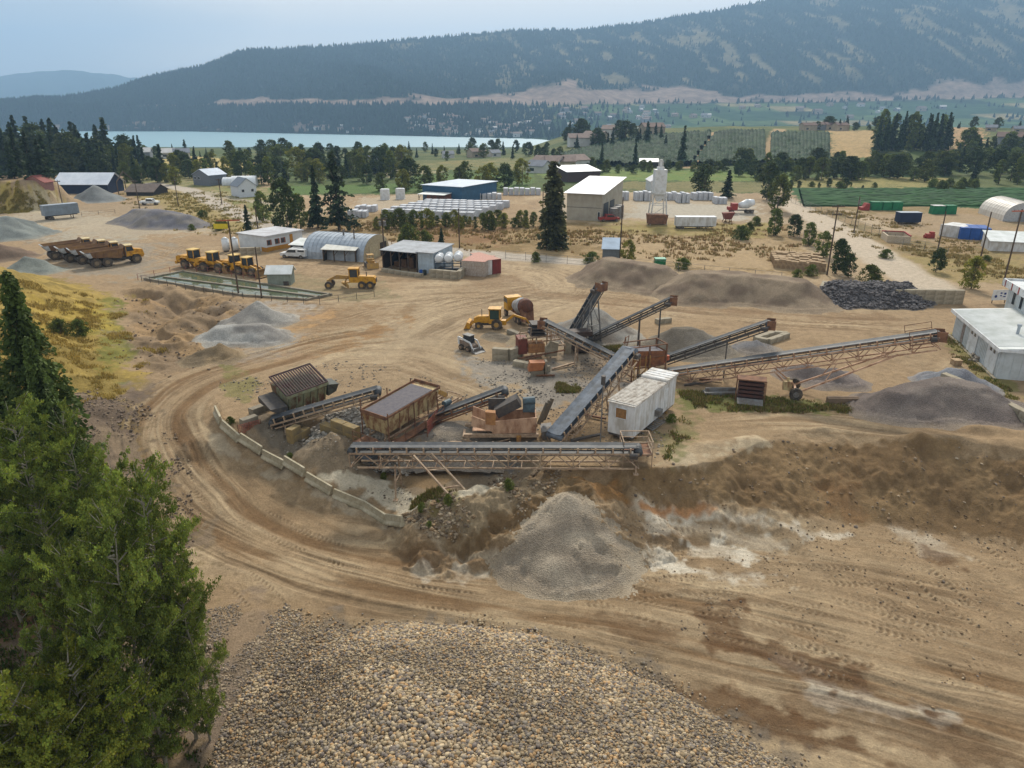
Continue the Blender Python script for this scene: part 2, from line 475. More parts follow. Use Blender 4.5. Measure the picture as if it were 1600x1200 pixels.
# yard and plant floor
flow([(180, 372), (300, 400), (470, 418), (650, 430), (800, 425)], 10, .7, 11)
flow([(620, 400), (760, 418), (850, 428), (880, 450), (820, 472), (700, 500), (640, 540)], 9, .8, 12)
flow([(410, 470), (560, 470), (700, 462), (860, 462), (1050, 480), (1300, 500), (1470, 505)], 8, .9, 13, lanes=((1.5, .8, .5, DARK), (-2, .8, .5, DARK)))
flow([(300, 570), (440, 530), (560, 510), (700, 470), (900, 440)], 8, .8, 14)
flow([(380, 560), (520, 560), (640, 560), (720, 590), (850, 640)], 7, .7, 15)
flow([(1040, 655), (1200, 650), (1400, 665), (1620, 690)], 5, .8, 16)
flow([(1340, 560), (1460, 590), (1560, 560)], 5, .5, 17)
zone([(740, 590), (730, 560), (830, 560), (900, 580), (960, 600), (850, 640)], S(140, 136, 128), 3, .7)
zone([(830, 520), (990, 540), (1010, 600), (900, 640), (830, 590)], S(128, 120, 110), 3, .6, .4)
zone([(350, 470), (480, 478), (500, 500), (400, 530)], S(172, 166, 156), 3, .6, .4)
zone([(300, 500), (330, 570), (470, 560), (480, 520)], S(160, 156, 148), 2, .5, .3)
zone([(640, 440), (800, 430), (900, 470), (1250, 500), (1470, 500), (1100, 480), (860, 462)], S(132, 106, 78), 3, .5, .6)
zone([(440, 500), (600, 470), (640, 490), (500, 540)], S(126, 98, 66), 2.5, .55, .6)
zone([(100, 430), (250, 440), (250, 380), (60, 360)], S(140, 138, 128), 5, .5, .4)
zone([(0, 330), (90, 330), (240, 345), (340, 360), (230, 372), (100, 375)], S(172, 162, 142), 6, .6)
zone([(480, 530), (640, 500), (560, 540), (400, 580)], S(150, 112, 68), 3, .6, .5)
zone([(335, 540), (480, 500), (520, 490), (430, 540)], S(178, 140, 92), 2.5, .7, .3)
zone([(180, 470), (250, 450), (390, 470), (380, 560), (250, 590), (200, 560)], S(130, 110, 86), 3, .85, 0, S(156, 128, 92))
# the haul road bend
flow([(640, 520), (540, 535), (440, 562), (340, 590), (280, 625), (255, 665), (270, 720), (330, 790), (440, 850), (600, 895), (800, 925), (1000, 955), (1250, 1010), (1600, 1110), (1750, 1160)],
     6.6, 1.0, 21, lanes=((-2.3, 1.0, .75, WET), (1.6, .9, .75, WET), (-3.9, .5, .4, DARK)))
zone([(330, 680), (400, 725), (500, 770), (600, 805), (700, 850), (830, 880), (700, 870), (540, 800), (420, 745), (330, 700)], S(178, 164, 140), .6, .6, .5)
# pit floor
flow([(980, 780), (1150, 800), (1350, 850), (1600, 900), (1750, 930)], 5, .9, 31)
flow([(860, 900), (1050, 890), (1250, 900), (1450, 960), (1700, 1020)], 5, .9, 32)
flow([(700, 980), (900, 1010), (1150, 1060), (1400, 1130), (1700, 1230)], 5, .9, 33)
flow([(330, 1010), (450, 950), (600, 960), (800, 975)], 4, .6, 34)
WHITE = S(214, 204, 184)
for p_, a_ in (([(985, 775), (1080, 785), (1200, 812), (1330, 835), (1240, 838), (1080, 815), (985, 800)], .75),
           ([(1060, 845), (1130, 838), (1200, 868), (1175, 885), (1080, 872)], .9),
           ([(990, 850), (1040, 855), (1105, 895), (1040, 895), (1000, 880)], .95),
           ([(870, 850), (905, 850), (955, 890), (935, 903), (890, 880)], .9),
           ([(780, 870), (830, 862), (850, 880), (800, 890)], .7),
           ([(650, 890), (760, 892), (760, 908), (660, 905)], .5),
           ([(1080, 905), (1180, 905), (1240, 918), (1150, 925)], .5),
           ([(985, 800), (1100, 815), (1250, 845), (1210, 870), (1100, 850), (1000, 830)], .55),
           ([(1040, 880), (1160, 895), (1230, 900), (1120, 915)], .5),
           ([(760, 880), (870, 890), (930, 915), (800, 915)], .5),
           ([(1380, 815), (1450, 835), (1540, 880), (1440, 870)], .45),
           ([(1180, 1005), (1260, 1040), (1300, 1060), (1200, 1040)], .6),
           ([(1250, 1050), (1400, 1090), (1480, 1120), (1360, 1130), (1260, 1090)], .6)):
    zone(p_, WHITE, .8, a_ * .85, .4)
for p_, a_ in (([(1090, 940), (1160, 935), (1170, 990), (1330, 1040), (1430, 1100), (1240, 1060), (1110, 1010), (1070, 965)], .8),
           ([(1020, 1060), (1150, 1070), (1260, 1130), (1400, 1190), (1180, 1150), (1040, 1090)], .75),
           ([(1150, 1100), (1420, 1180), (1600, 1200), (1600, 1190), (1500, 1150), (1400, 1110), (1250, 1080)], .5),
           ([(1430, 850), (1500, 870), (1510, 888), (1450, 880)], .7),
           ([(860, 960), (960, 965), (1060, 990), (1000, 1000)], .45)):
    zone(p_, S(92, 64, 38), 1.0, a_, .12)
zone([(1000, 783), (1110, 790), (1120, 800), (1000, 795)], S(176, 118, 62), .6, .8, .3)
zone([(430, 985), (560, 970), (800, 985), (1000, 1040), (1250, 1190), (1000, 1200), (250, 1200), (260, 1080)], S(120, 108, 92), 1.5, .8, .3)
zone([(250, 960), (400, 930), (480, 960), (420, 1060), (330, 1180), (250, 1200)], S(140, 122, 104), 1.5, .75, .4)
for tr_ in ([(1000, 795), (1120, 815), (1250, 850), (1340, 880)], [(1010, 830), (1130, 860), (1260, 905), (1400, 935)], [(960, 930), (1100, 915), (1240, 900), (1380, 905)],
            [(1120, 940), (1260, 935), (1420, 930), (1600, 925)], [(870, 865), (940, 905), (1040, 935), (1180, 950)], [(1180, 985), (1300, 1010), (1420, 1040), (1600, 1075)],
            [(1350, 825), (1420, 870), (1500, 900)], [(1500, 845), (1560, 890), (1600, 930)], [(1050, 755), (1180, 790), (1300, 810)], [(620, 930), (800, 955), (960, 970)],
            [(1300, 960), (1440, 975), (1600, 985)], [(1350, 1000), (1500, 970), (1650, 930)], [(360, 900), (420, 960), (380, 1010)], [(800, 1000), (980, 1050), (1150, 1110)],
            [(1530, 850), (1600, 870), (1680, 900)], [(880, 905), (1000, 950), (1150, 985), (1350, 1060)], [(300, 700), (330, 770), (430, 830), (560, 880)],
            [(1420, 880), (1500, 950), (1620, 1000)], [(1000, 870), (1100, 905), (1300, 950), (1500, 1010)]):
    track(tr_)
# bank faces: darker brown sand, ochre streaks
bankm = lambda lo, hi: (lambda ii: sstep(lo, hi, slp[ii]))
dzx = np.gradient(ZG, axis=1) / np.maximum(np.gradient(XG, axis=1), 1e-3)
dzy = np.gradient(ZG, axis=0) / np.maximum(np.gradient(YG, axis=0), 1e-3)
slp = np.clip(np.hypot(dzx, dzy - dzx * UG), 0, 3).ravel()
zone([(640, 800), (760, 760), (860, 735), (960, 735), (1080, 728), (1160, 705), (1250, 682), (1420, 690), (1640, 712), (1640, 850), (1520, 840), (1400, 822), (1300, 812), (1200, 790), (1000, 775), (860, 850), (700, 860)],
     S(132, 108, 76), .9, .92, 0, S(116, 93, 64))
zone([(1280, 740), (1350, 745), (1360, 820), (1290, 800)], S(128, 90, 56), 1.2, .35, .3, mod=bankm(.1, .3))
zone([(870, 745), (960, 745), (990, 790), (930, 790)], S(158, 112, 62), 1.0, .6, .3)
zone([(640, 800), (700, 790), (830, 750), (860, 760), (740, 830), (690, 845)], S(130, 112, 88), .8, .9, 0, S(152, 134, 106))
zone([(1060, 700), (1180, 680), (1210, 690), (1090, 735), (1020, 730)], S(204, 188, 158), .4, .5, .75)
# sump: wet brown fines and pale silt
zone([(430, 660), (560, 690), (840, 700), (850, 745), (640, 800), (480, 740), (380, 690)], S(138, 122, 100), 1.0, .9)
zone([(500, 745), (620, 752), (700, 785), (780, 750), (790, 765), (700, 800), (640, 800), (560, 775)], S(204, 192, 168), .5, .9)
zone([(600, 722), (680, 722), (730, 745), (680, 768), (610, 765)], S(140, 116, 84), .6, .85)
zone([(400, 650), (470, 645), (480, 700), (410, 690)], S(104, 96, 84), .8, .7)
zone([(640, 660), (800, 660), (830, 700), (620, 700)], S(120, 116, 110), 1.0, .85)
zone([(640, 790), (700, 765), (720, 780), (690, 800)], S(132, 118, 60), .7, .7, .3)
zone([(350, 570), (400, 590), (390, 640), (350, 610)], S(112, 112, 60), .8, .6, .6)
zone([(1060, 610), (1200, 620), (1320, 628), (1340, 650), (1200, 640), (1080, 635)], S(92, 100, 44), 1.5, .8, .4)
zone([(1020, 690), (1070, 640), (1100, 680), (1040, 725)], S(110, 108, 66), 1.3, .75, .4)
zone([(1480, 520), (1520, 520), (1580, 600), (1600, 640), (1560, 620), (1500, 560)], S(122, 116, 66), 1.0, .8, .4)
zone([(400, 425), (600, 440), (620, 470), (440, 468)], S(120, 116, 84), 1.5, .5, .5)
# hill at the left: dry grass above, bare slope below
zone(None, S(160, 136, 72), 2.0, 1.0, 0, S(138, 118, 62), pworld=HILL)
hz_ = P(100, 620); 
zone(None, S(112, 96, 80), 2.5, 1.0, 0, S(132, 114, 92), pworld=[P(60, 680), P(100, 620), P(240, 600), W(240, 690, -1), W(250, 760, -2), W(290, 850, -3.4), W(330, 940, -4), W(318, 1010, -4), W(285, 1120, -4), W(240, 1300, -4), np.array([-40, 0, 0]), np.array([-80, 40, 0])])
zone([(165, 460), (190, 465), (190, 510), (215, 560), (160, 600), (165, 540), (130, 520)], S(92, 104, 44), 1.5, .6, .4)
zone([(60, 470), (160, 475), (170, 520), (60, 520)], S(176, 150, 66), 2, .6, .4)
zone([(0, 780), (60, 780), (60, 980), (0, 1000)], S(124, 92, 64), 1.5, .7, .3)
# mound and grass beyond the yard
zone([(0, 335), (0, 300), (40, 290), (90, 312), (70, 325)], S(164, 144, 74), 3, .9, .2)
zone([(35, 328), (60, 300), (88, 312), (100, 335)], S(178, 164, 136), 2, .8)
zone([(200, 285), (330, 300), (420, 350), (440, 372), (360, 362), (290, 340), (200, 300)], S(146, 130, 78), 3, .85, .3)
zone([(170, 285), (330, 262), (440, 300), (480, 350), (420, 345), (330, 300)], S(110, 116, 62), 4, .8, .4)
# lots behind the plant
zone([(1150, 250), (1500, 235), (1640, 240), (1640, 300), (1150, 290)], S(76, 90, 44), 4, .9)
zone([(430, 262), (1240, 258), (1480, 262), (1480, 294), (1230, 294), (1190, 302), (860, 300), (620, 304), (430, 306)], S(76, 92, 42), 3, .95, 0, S(62, 78, 36))
zone([(440, 345), (620, 330), (830, 345), (1000, 350), (1230, 350), (1290, 430), (1000, 420), (780, 400), (560, 372)], S(128, 106, 68), 3, .95, 0, S(152, 128, 90))
zone([(640, 350), (790, 352), (800, 385), (660, 378)], S(130, 90, 60), 3, .55, .5)
zone([(930, 345), (1200, 350), (1190, 372), (950, 366)], S(144, 134, 72), 3, .6, .5)
zone([(900, 365), (1220, 375), (1260, 425), (1000, 415)], S(170, 146, 112), 4, .8, .3)
zone([(560, 330), (730, 325), (740, 300), (860, 300), (860, 335), (1000, 342), (1180, 345), (1190, 318), (950, 312), (850, 300), (700, 298), (560, 310)], S(168, 152, 128), 3, .95)
zone([(1000, 318), (1180, 322), (1170, 345), (980, 340)], S(172, 164, 148), 3, .8)
zone([(1240, 320), (1600, 325), (1640, 440), (1500, 440), (1330, 375)], S(128, 112, 74), 3, .95, 0, S(150, 126, 90))
zone([(1330, 335), (1600, 335), (1600, 395), (1420, 370)], S(158, 136, 108), 4, .8, .2)
zone([(1330, 380), (1430, 400), (1600, 400), (1600, 440), (1480, 440)], S(158, 140, 88), 3, .5, .5)
# fields
zone([(1230, 293), (1420, 293), (1640, 300), (1640, 330), (1520, 326), (1420, 318), (1250, 318)], S(52, 88, 42), 2.5, 1, 0, S(44, 78, 38))
zone([(1230, 278), (1480, 278), (1480, 293), (1240, 293)], S(150, 136, 84), 3, .8, .3)
zone([(830, 264), (1230, 268), (1240, 284), (1000, 282), (850, 278)], S(98, 118, 54), 3, .9, 0, S(112, 122, 60))
zone([(930, 284), (1210, 284), (1230, 300), (1000, 300)], S(128, 116, 76), 3, .8, .3)
zone([(420, 292), (640, 285), (650, 275), (830, 270), (830, 300), (640, 300), (440, 305)], S(84, 108, 50), 3, .8, .2)
zone([(560, 268), (620, 262), (700, 268), (600, 278)], S(158, 146, 112), 3, .8)
zone([(640, 258), (800, 246), (830, 256), (820, 268), (650, 266)], S(132, 120, 76), 3, .8, 0, S(100, 104, 62))
zone([(240, 250), (300, 244), (400, 252), (400, 264), (290, 262)], S(178, 158, 100), 4, .95)
zone([(860, 258), (950, 224), (1110, 206), (1290, 206), (1292, 258), (1000, 264)], S(66, 76, 40), 4, .9)
zone([(1290, 246), (1295, 204), (1372, 204), (1365, 246)], S(170, 142, 98), 5, .95, .2)
zone([(1480, 235), (1480, 196), (1520, 196), (1535, 225)], S(166, 134, 96), 5, .95, .2)
# roads
RC = S(176, 164, 148)
stripe([(236, 287), (290, 296), (330, 314), (380, 338), (430, 358)], 3.4, RC, 1.0)
stripe([(430, 358), (520, 378), (640, 386), (780, 400), (910, 409)], 3.2, RC, 1.0)
stripe([(1212, 308), (1245, 325), (1310, 360), (1380, 405), (1450, 447)], 4.4, S(186, 170, 148), 1.0)
stripe([(1318, 330), (1360, 345), (1400, 362)], 3, S(172, 152, 124), 1.0)
stripe([(320, 300), (360, 310), (420, 318)], 2.2, S(160, 148, 124), 1.0)
stripe([(1080, 262), (1092, 235), (1118, 207)], 4.5, S(166, 140, 104), 1.5)
stripe([(1197, 255), (1208, 225), (1218, 202)], 4.5, S(158, 134, 98), 1.5)
Cc *= (0.90 + 0.2 * nC)[:, None]

def ground_material():
    m = bpy.data.materials.new('ground'); m.use_nodes = True; t = m.node_tree; b = t.nodes['Principled BSDF']
    b.inputs['Roughness'].default_value = 0.95; b.inputs['Specular IOR Level'].default_value = 0.15
    at = t.nodes.new('ShaderNodeAttribute'); at.attribute_name = 'Col'
    co = t.nodes.new('ShaderNodeTexCoord')
    def noise(sc, det, rough=.6):
        q = t.nodes.new('ShaderNodeTexNoise'); q.inputs['Scale'].default_value = sc; q.inputs['Detail'].default_value = det; q.inputs['Roughness'].default_value = rough
        t.links.new(co.outputs['Object'], q.inputs['Vector']); return q
    a = noise(1.1, 9, .75); f = noise(7, 6, .8)
    mr = t.nodes.new('ShaderNodeMapRange'); mr.inputs[1].default_value = .3; mr.inputs[2].default_value = .7; mr.inputs[3].default_value = .74; mr.inputs[4].default_value = 1.20
    t.links.new(a.outputs[0], mr.inputs[0])
    mr2 = t.nodes.new('ShaderNodeMapRange'); mr2.inputs[1].default_value = .3; mr2.inputs[2].default_value = .7; mr2.inputs[3].default_value = .72; mr2.inputs[4].default_value = 1.24
    t.links.new(f.outputs[0], mr2.inputs[0])
    mm = t.nodes.new('ShaderNodeMath'); mm.operation = 'MULTIPLY'; t.links.new(mr.outputs[0], mm.inputs[0]); t.links.new(mr2.outputs[0], mm.inputs[1])
    vm = t.nodes.new('ShaderNodeVectorMath'); vm.operation = 'SCALE'; t.links.new(at.outputs['Color'], vm.inputs[0]); t.links.new(mm.outputs[0], vm.inputs['Scale'])
    t.links.new(vm.outputs[0], b.inputs['Base Color'])
    bp = t.nodes.new('ShaderNodeBump'); bp.inputs['Strength'].default_value = .9; bp.inputs['Distance'].default_value = .16
    ms = t.nodes.new('ShaderNodeMath'); ms.operation = 'ADD'; t.links.new(a.outputs[0], ms.inputs[0]); t.links.new(f.outputs[0], ms.inputs[1])
    t.links.new(ms.outputs[0], bp.inputs['Height']); t.links.new(bp.outputs[0], b.inputs['Normal'])
    return m
nr, nc = XG.shape
ix = np.arange(nr * nc).reshape(nr, nc)
F = np.stack([ix[:-1, :-1], ix[:-1, 1:], ix[1:, 1:], ix[1:, :-1]], -1).reshape(-1, 4)
me = mesh_np('ground', np.stack([CX, CY, ZZ], -1), F, ground_material(), True, Cc)
tag(link('ground', me), kind='structure')

# ------------------------------------------------------------------ lake
def water_material(name, c, rough=.12):
    m = bpy.data.materials.new(name); m.use_nodes = True; t = m.node_tree; b = t.nodes['Principled BSDF']
    b.inputs['Base Color'].default_value = lin(c); b.inputs['Roughness'].default_value = rough; b.inputs['IOR'].default_value = 1.33
    co = t.nodes.new('ShaderNodeTexCoord'); q = t.nodes.new('ShaderNodeTexNoise'); q.inputs['Scale'].default_value = .25; q.inputs['Detail'].default_value = 4
    t.links.new(co.outputs['Object'], q.inputs['Vector'])
    bp = t.nodes.new('ShaderNodeBump'); bp.inputs['Strength'].default_value = .35; bp.inputs['Distance'].default_value = .4
    t.links.new(q.outputs[0], bp.inputs['Height']); t.links.new(bp.outputs[0], b.inputs['Normal'])
    return m
V = np.array([[-6000, 900, LAKE_Z], [3000, 900, LAKE_Z], [3000, 9000, LAKE_Z], [-9000, 9000, LAKE_Z]])
tag(link('lake', mesh_np('lake', V, np.array([[0, 1, 2, 3]]), water_material('lake_water', (120, 156, 166), .45))), kind='structure')

# ------------------------------------------------------------------ mountain across the lake
RIDGEPX = [(-500, 190), (-250, 172), (-100, 166), (0, 160), (100, 154), (190, 140), (250, 120), (330, 105), (390, 82), (480, 75), (560, 70), (700, 58), (800, 48), (900, 48), (1000, 35), (1100, 18), (1180, 0), (1260, -20), (1400, -50), (1600, -80), (1900, -85), (2300, -85)]
SHORE = [(-500, 204, 1990), (0, 205, 1990), (300, 206, 1960), (640, 213, 0), (830, 218, 0), (880, 224, 0), (1000, 226, 1500), (1300, 226, 1480), (2300, 226, 1480)]
def prof(px):
    ys = np.interp(px, [p[0] for p in RIDGEPX], [p[1] for p in RIDGEPX])
    yshore = np.interp(px, [-500, 300, 640, 830, 880, 2300], [204, 205.5, 212.5, 217, 221, 223])
    ds = 68 / slope_v(yshore)
    bench = np.interp(px, [-500, 0, 190, 400, 760, 1000, 1300, 1600, 2300], [172, 172, 166, 163, 163, 160, 158, 150, 150])
    db = ds + np.interp(px, [-500, 600, 760, 1000, 2300], [170, 200, 420, 950, 1150])
    zb = 28 - db * slope_v(bench)
    dr = np.interp(px, [-500, 0, 300, 800, 2300], [2500, 2700, 3100, 3900, 4300])
    zr = 28 - dr * slope_v(ys)
    return ds, db, zb, dr, zr
def slope_v(py):
    v = (np.asarray(py, float) - 600) / FPX
    return (st + v * ct) / (ct - v * st)
NM = 700
mpx = np.linspace(-500, 2300, NM)
tt = np.concatenate([np.linspace(0, 1, 60)[:-1], np.linspace(1, 2, 130), np.linspace(2, 2.6, 14)[1:]])
MP, MT = np.meshgrid(mpx, tt)
ds, db, zb, dr, zr = prof(MP)
fwd = (ct - (180 - 600) / FPX * st)
MU = (MP - 800) / FPX / fwd
t1_ = np.clip(MT, 0, 1); t2 = np.clip(MT - 1, 0, 1); t3 = np.clip(MT - 2, 0, 1)
MD = ds + (db - ds) * t1_ + (dr - db) * t2 + t3 * 1500
right = sstep(700, 1000, MP)
sh1 = t1_ * (1 - right) + right * (t1_ ** 1.6)
MZ = LAKE_Z - 1.5 * (MT < .02) + (zb - LAKE_Z) * sh1
g2 = t2 ** 0.95
MZ = MZ + (zr - zb) * g2 - t3 * 260
MX = MU * MD
gl = np.abs(fbm(MX / 420 + MD / 900, MD / 1600, 201, 4) * 2 - 1)
amp = np.sin(np.clip(t2, 0, 1) * np.pi) * 90 + 6
MZ = MZ + (gl - .28) * amp * (MT > 1) + (fbm(MX / 90, MD / 90, 203, 3) - .5) * 14 * sstep(1.0, 1.1, MT) * (1 - .6 * sstep(1.8, 2, MT))
MZ = MZ + (fbm(MX / 120, MD / 120, 205, 4) - .5) * 30 * np.sin(t1_ * np.pi) * (1 - right * .75)
mX, mD, mT, mPx = MX.ravel(), MD.ravel(), MT.ravel(), MP.ravel()
cm = np.empty((mX.size, 3)); cm[:] = S(44, 54, 34)
def mb(m, c): 
    global cm
    cm += m[:, None] * (np.asarray(c) - cm)
dry = fbm(mX / 42 + mD / 300, mD / 190, 211, 5)
tan_ = S(176, 158, 118)
clear = sstep(.57, .64, dry) * sstep(1.05, 1.2, mT) * (1 - sstep(1.85, 2.0, mT) * .5) * sstep(560, 900, mPx)
clear = np.maximum(clear, sstep(.50, .58, fbm(mX / 160, mD / 160, 212, 4)) * np.exp(-((mPx - 690) / 110) ** 2) * sstep(1.8, 1.9, mT))
mb(clear * .6, tan_ * .8)
rock = S(160, 138, 122)
bandw = np.where(mPx < 900, 1.5, .7) * np.interp(mPx, [100, 300, 380, 460, 700, 860, 900, 1000, 1060, 1150, 1380, 1480, 1560, 1700], [.02, .02, .07, .03, .02, .06, .09, .12, .1, .02, .03, .08, .05, .04])
cut = 1 - sstep(bandw * .8, bandw * 1.2 + .01, np.abs(mT - 1.0 - bandw * .5) + (fbm(mX / 70, mD / 50, 215, 4) - .5) * .10)
cut *= sstep(150, 220, mPx)
mb(cut * .95, rock)
cliff = sstep(.58, .66, fbm(mX / 60, mD / 40, 217, 4)) * sstep(.02, .08, mT) * (1 - sstep(.3, .5, mT)) * (1 - right.ravel())
mb(cliff * .8, rock)
apr = right.ravel() * (1 - sstep(.93, .99, mT))
cell = _hash(np.floor(mX / 130 + mD / 700), np.floor(mD / 110), 31)
mb(apr, S(66, 88, 56)); mb(apr * (cell > .6), S(92, 110, 66)); mb(apr * (cell > .86), S(150, 138, 100)); mb(apr * (cell < .15), S(50, 66, 42))
mm_ = mat('mountain_soil', (255, 255, 255), (190, 190, 190), scale=.03, rough=1.0, spec=0.0, attr='Col')
nr2, nc2 = MX.shape
ix = np.arange(nr2 * nc2).reshape(nr2, nc2)
F = np.stack([ix[:-1, :-1], ix[:-1, 1:], ix[1:, 1:], ix[1:, :-1]], -1).reshape(-1, 4)
tag(link('mountain', mesh_np('mountain', np.stack([mX, mD, MZ.ravel()], -1), F, mm_, True, cm)), kind='structure')
def MG(i, j):   # fractional lookup
    i0 = np.floor(i).astype(int); j0 = np.floor(j).astype(int); fi = i - i0; fj = j - j0
    o = []
    for A in (MX, MD, MZ):
        o.append((A[i0, j0] * (1 - fj) + A[i0, j0 + 1] * fj) * (1 - fi) + (A[i0 + 1, j0] * (1 - fj) + A[i0 + 1, j0 + 1] * fj) * fi)
    return o

# forest on the mountain: one countless mass of conifers
def cones(Px, Py, Pz, Hh, Rr, name, material, sides=5, colors=None):
    k = len(Px); a = np.arange(sides) / sides * 2 * np.pi
    ph = rng.random(k)[:, None] * 6.28
    ring = np.stack([np.cos(a + ph), np.sin(a + ph)], -1) * (Rr[:, None] * (.75 + .5 * rng.random((k, sides))))[:, :, None]
    V = np.zeros((k, sides + 1, 3))
    V[:, :sides, 0] = Px[:, None] + ring[:, :, 0]; V[:, :sides, 1] = Py[:, None] + ring[:, :, 1]; V[:, :sides, 2] = (Pz + Hh * .08)[:, None]
    V[:, sides] = np.stack([Px, Py, Pz + Hh], -1)
    F = np.array([[i, (i + 1) % sides, sides] for i in range(sides)])
    F = (F[None] + (np.arange(k) * (sides + 1))[:, None, None]).reshape(-1, 3)
    C = None if colors is None else np.repeat(colors, sides + 1, 0)
    return mesh_np(name, V.reshape(-1, 3), F, material, False, C)
clearG = clear.reshape(MX.shape); cutG = cut.reshape(MX.shape); aprG = apr.reshape(MX.shape); cliffG = cliff.reshape(MX.shape)
NF = 90000
fi = np.concatenate([rng.random(NF) ** .9 * (len(tt) - 16), 187 + rng.random(9000) * 5]); fj = rng.random(len(fi)) * (NM - 2)
i0 = fi.astype(int); j0 = fj.astype(int)
keep = (rng.random(len(fi)) > clearG[i0, j0] * .93) & (rng.random(len(fi)) > cutG[i0, j0]) & (rng.random(len(fi)) > aprG[i0, j0] * .96) & (rng.random(len(fi)) > cliffG[i0, j0] * .8)
keep &= MT[i0, j0] > .015
fi = fi[keep]; fj = fj[keep]
fx, fy, fz = MG(fi, fj)
hh = 9 + 11 * rng.random(len(fx)) ** 1.5
cc = S(38, 56, 34)[None] * (.6 + .7 * rng.random((len(fx), 1))) * np.array([1, 1, 1])
fm = mat('far_forest', (255, 255, 255), (210, 210, 210), scale=.02, rough=1, spec=0, attr='Col')
tag(link('mountain_forest', cones(fx, fy, fz - .5, hh, hh * .30, 'mountain_forest', fm, 5, cc)), 'dark conifer forest covering the mountainside across the lake', 'forest', kind='stuff')

# far blue range at the head of the lake
fp = [(-700, 125), (-300, 128), (-100, 116), (0, 119), (60, 111), (110, 109), (150, 114), (180, 116), (205, 122), (230, 120), (250, 118), (290, 126), (340, 140), (420, 165)]
px_ = np.linspace(-700, 420, 260)
py_ = np.interp(px_, [p[0] for p in fp], [p[1] for p in fp]) + (fbm(px_ / 14, px_ * 0, 301, 3) - .5) * 3
ux = (px_ - 800) / FPX / (ct - (py_ - 600) / FPX * st)
VV = []
for k in range(12):
    t = k / 11
    d = 6600 + t * 1600; zt = LAKE_Z + (28 - 8200 * slope_v(py_) - LAKE_Z) * t ** .8
    gl2 = (np.abs(fbm(px_ / 40 + k * .2, px_ * 0 + k / 4, 303, 3) * 2 - 1) - .3) * 120 * math.sin(t * math.pi)
    VV.append(np.stack([ux * d, np.full_like(ux, d), zt + gl2], -1))
VV.append(np.stack([ux * 9500, np.full_like(ux, 9500), np.full_like(ux, LAKE_Z)], -1))
VV = np.array(VV); q = np.arange(VV.shape[0] * VV.shape[1]).reshape(VV.shape[:2])
F = np.stack([q[:-1, :-1], q[:-1, 1:], q[1:, 1:], q[1:, :-1]], -1).reshape(-1, 4)
tag(link('hills', mesh_np('hills', VV.reshape(-1, 3), F, mat('far_hills', (54, 66, 46), (44, 56, 40), scale=.01, rough=1, spec=0), True)), kind='structure')

# ------------------------------------------------------------------ haze
hv = np.array([[x, y, z] for x in (-9500, 9500) for y in (-200, 9900) for z in (-64, 960)], float)
hf = np.array([[0, 1, 3, 2], [4, 6, 7, 5], [0, 4, 5, 1], [2, 3, 7, 6], [0, 2, 6, 4], [1, 5, 7, 3]])
hm = bpy.data.materials.new('haze'); hm.use_nodes = True
t = hm.node_tree; t.nodes.remove(t.nodes['Principled BSDF'])
pv = t.nodes.new('ShaderNodeVolumePrincipled'); pv.inputs['Density'].default_value = HAZE = 0.00017
pv.inputs['Color'].default_value = (0.42, 0.68, 1.0, 1); pv.inputs['Anisotropy'].default_value = 0.2
t.links.new(pv.outputs[0], t.nodes['Material Output'].inputs['Volume'])
tag(link('haze', mesh_np('haze', hv, hf, hm)), 'thin blue haze over the lake and mountain', 'haze', kind='stuff')

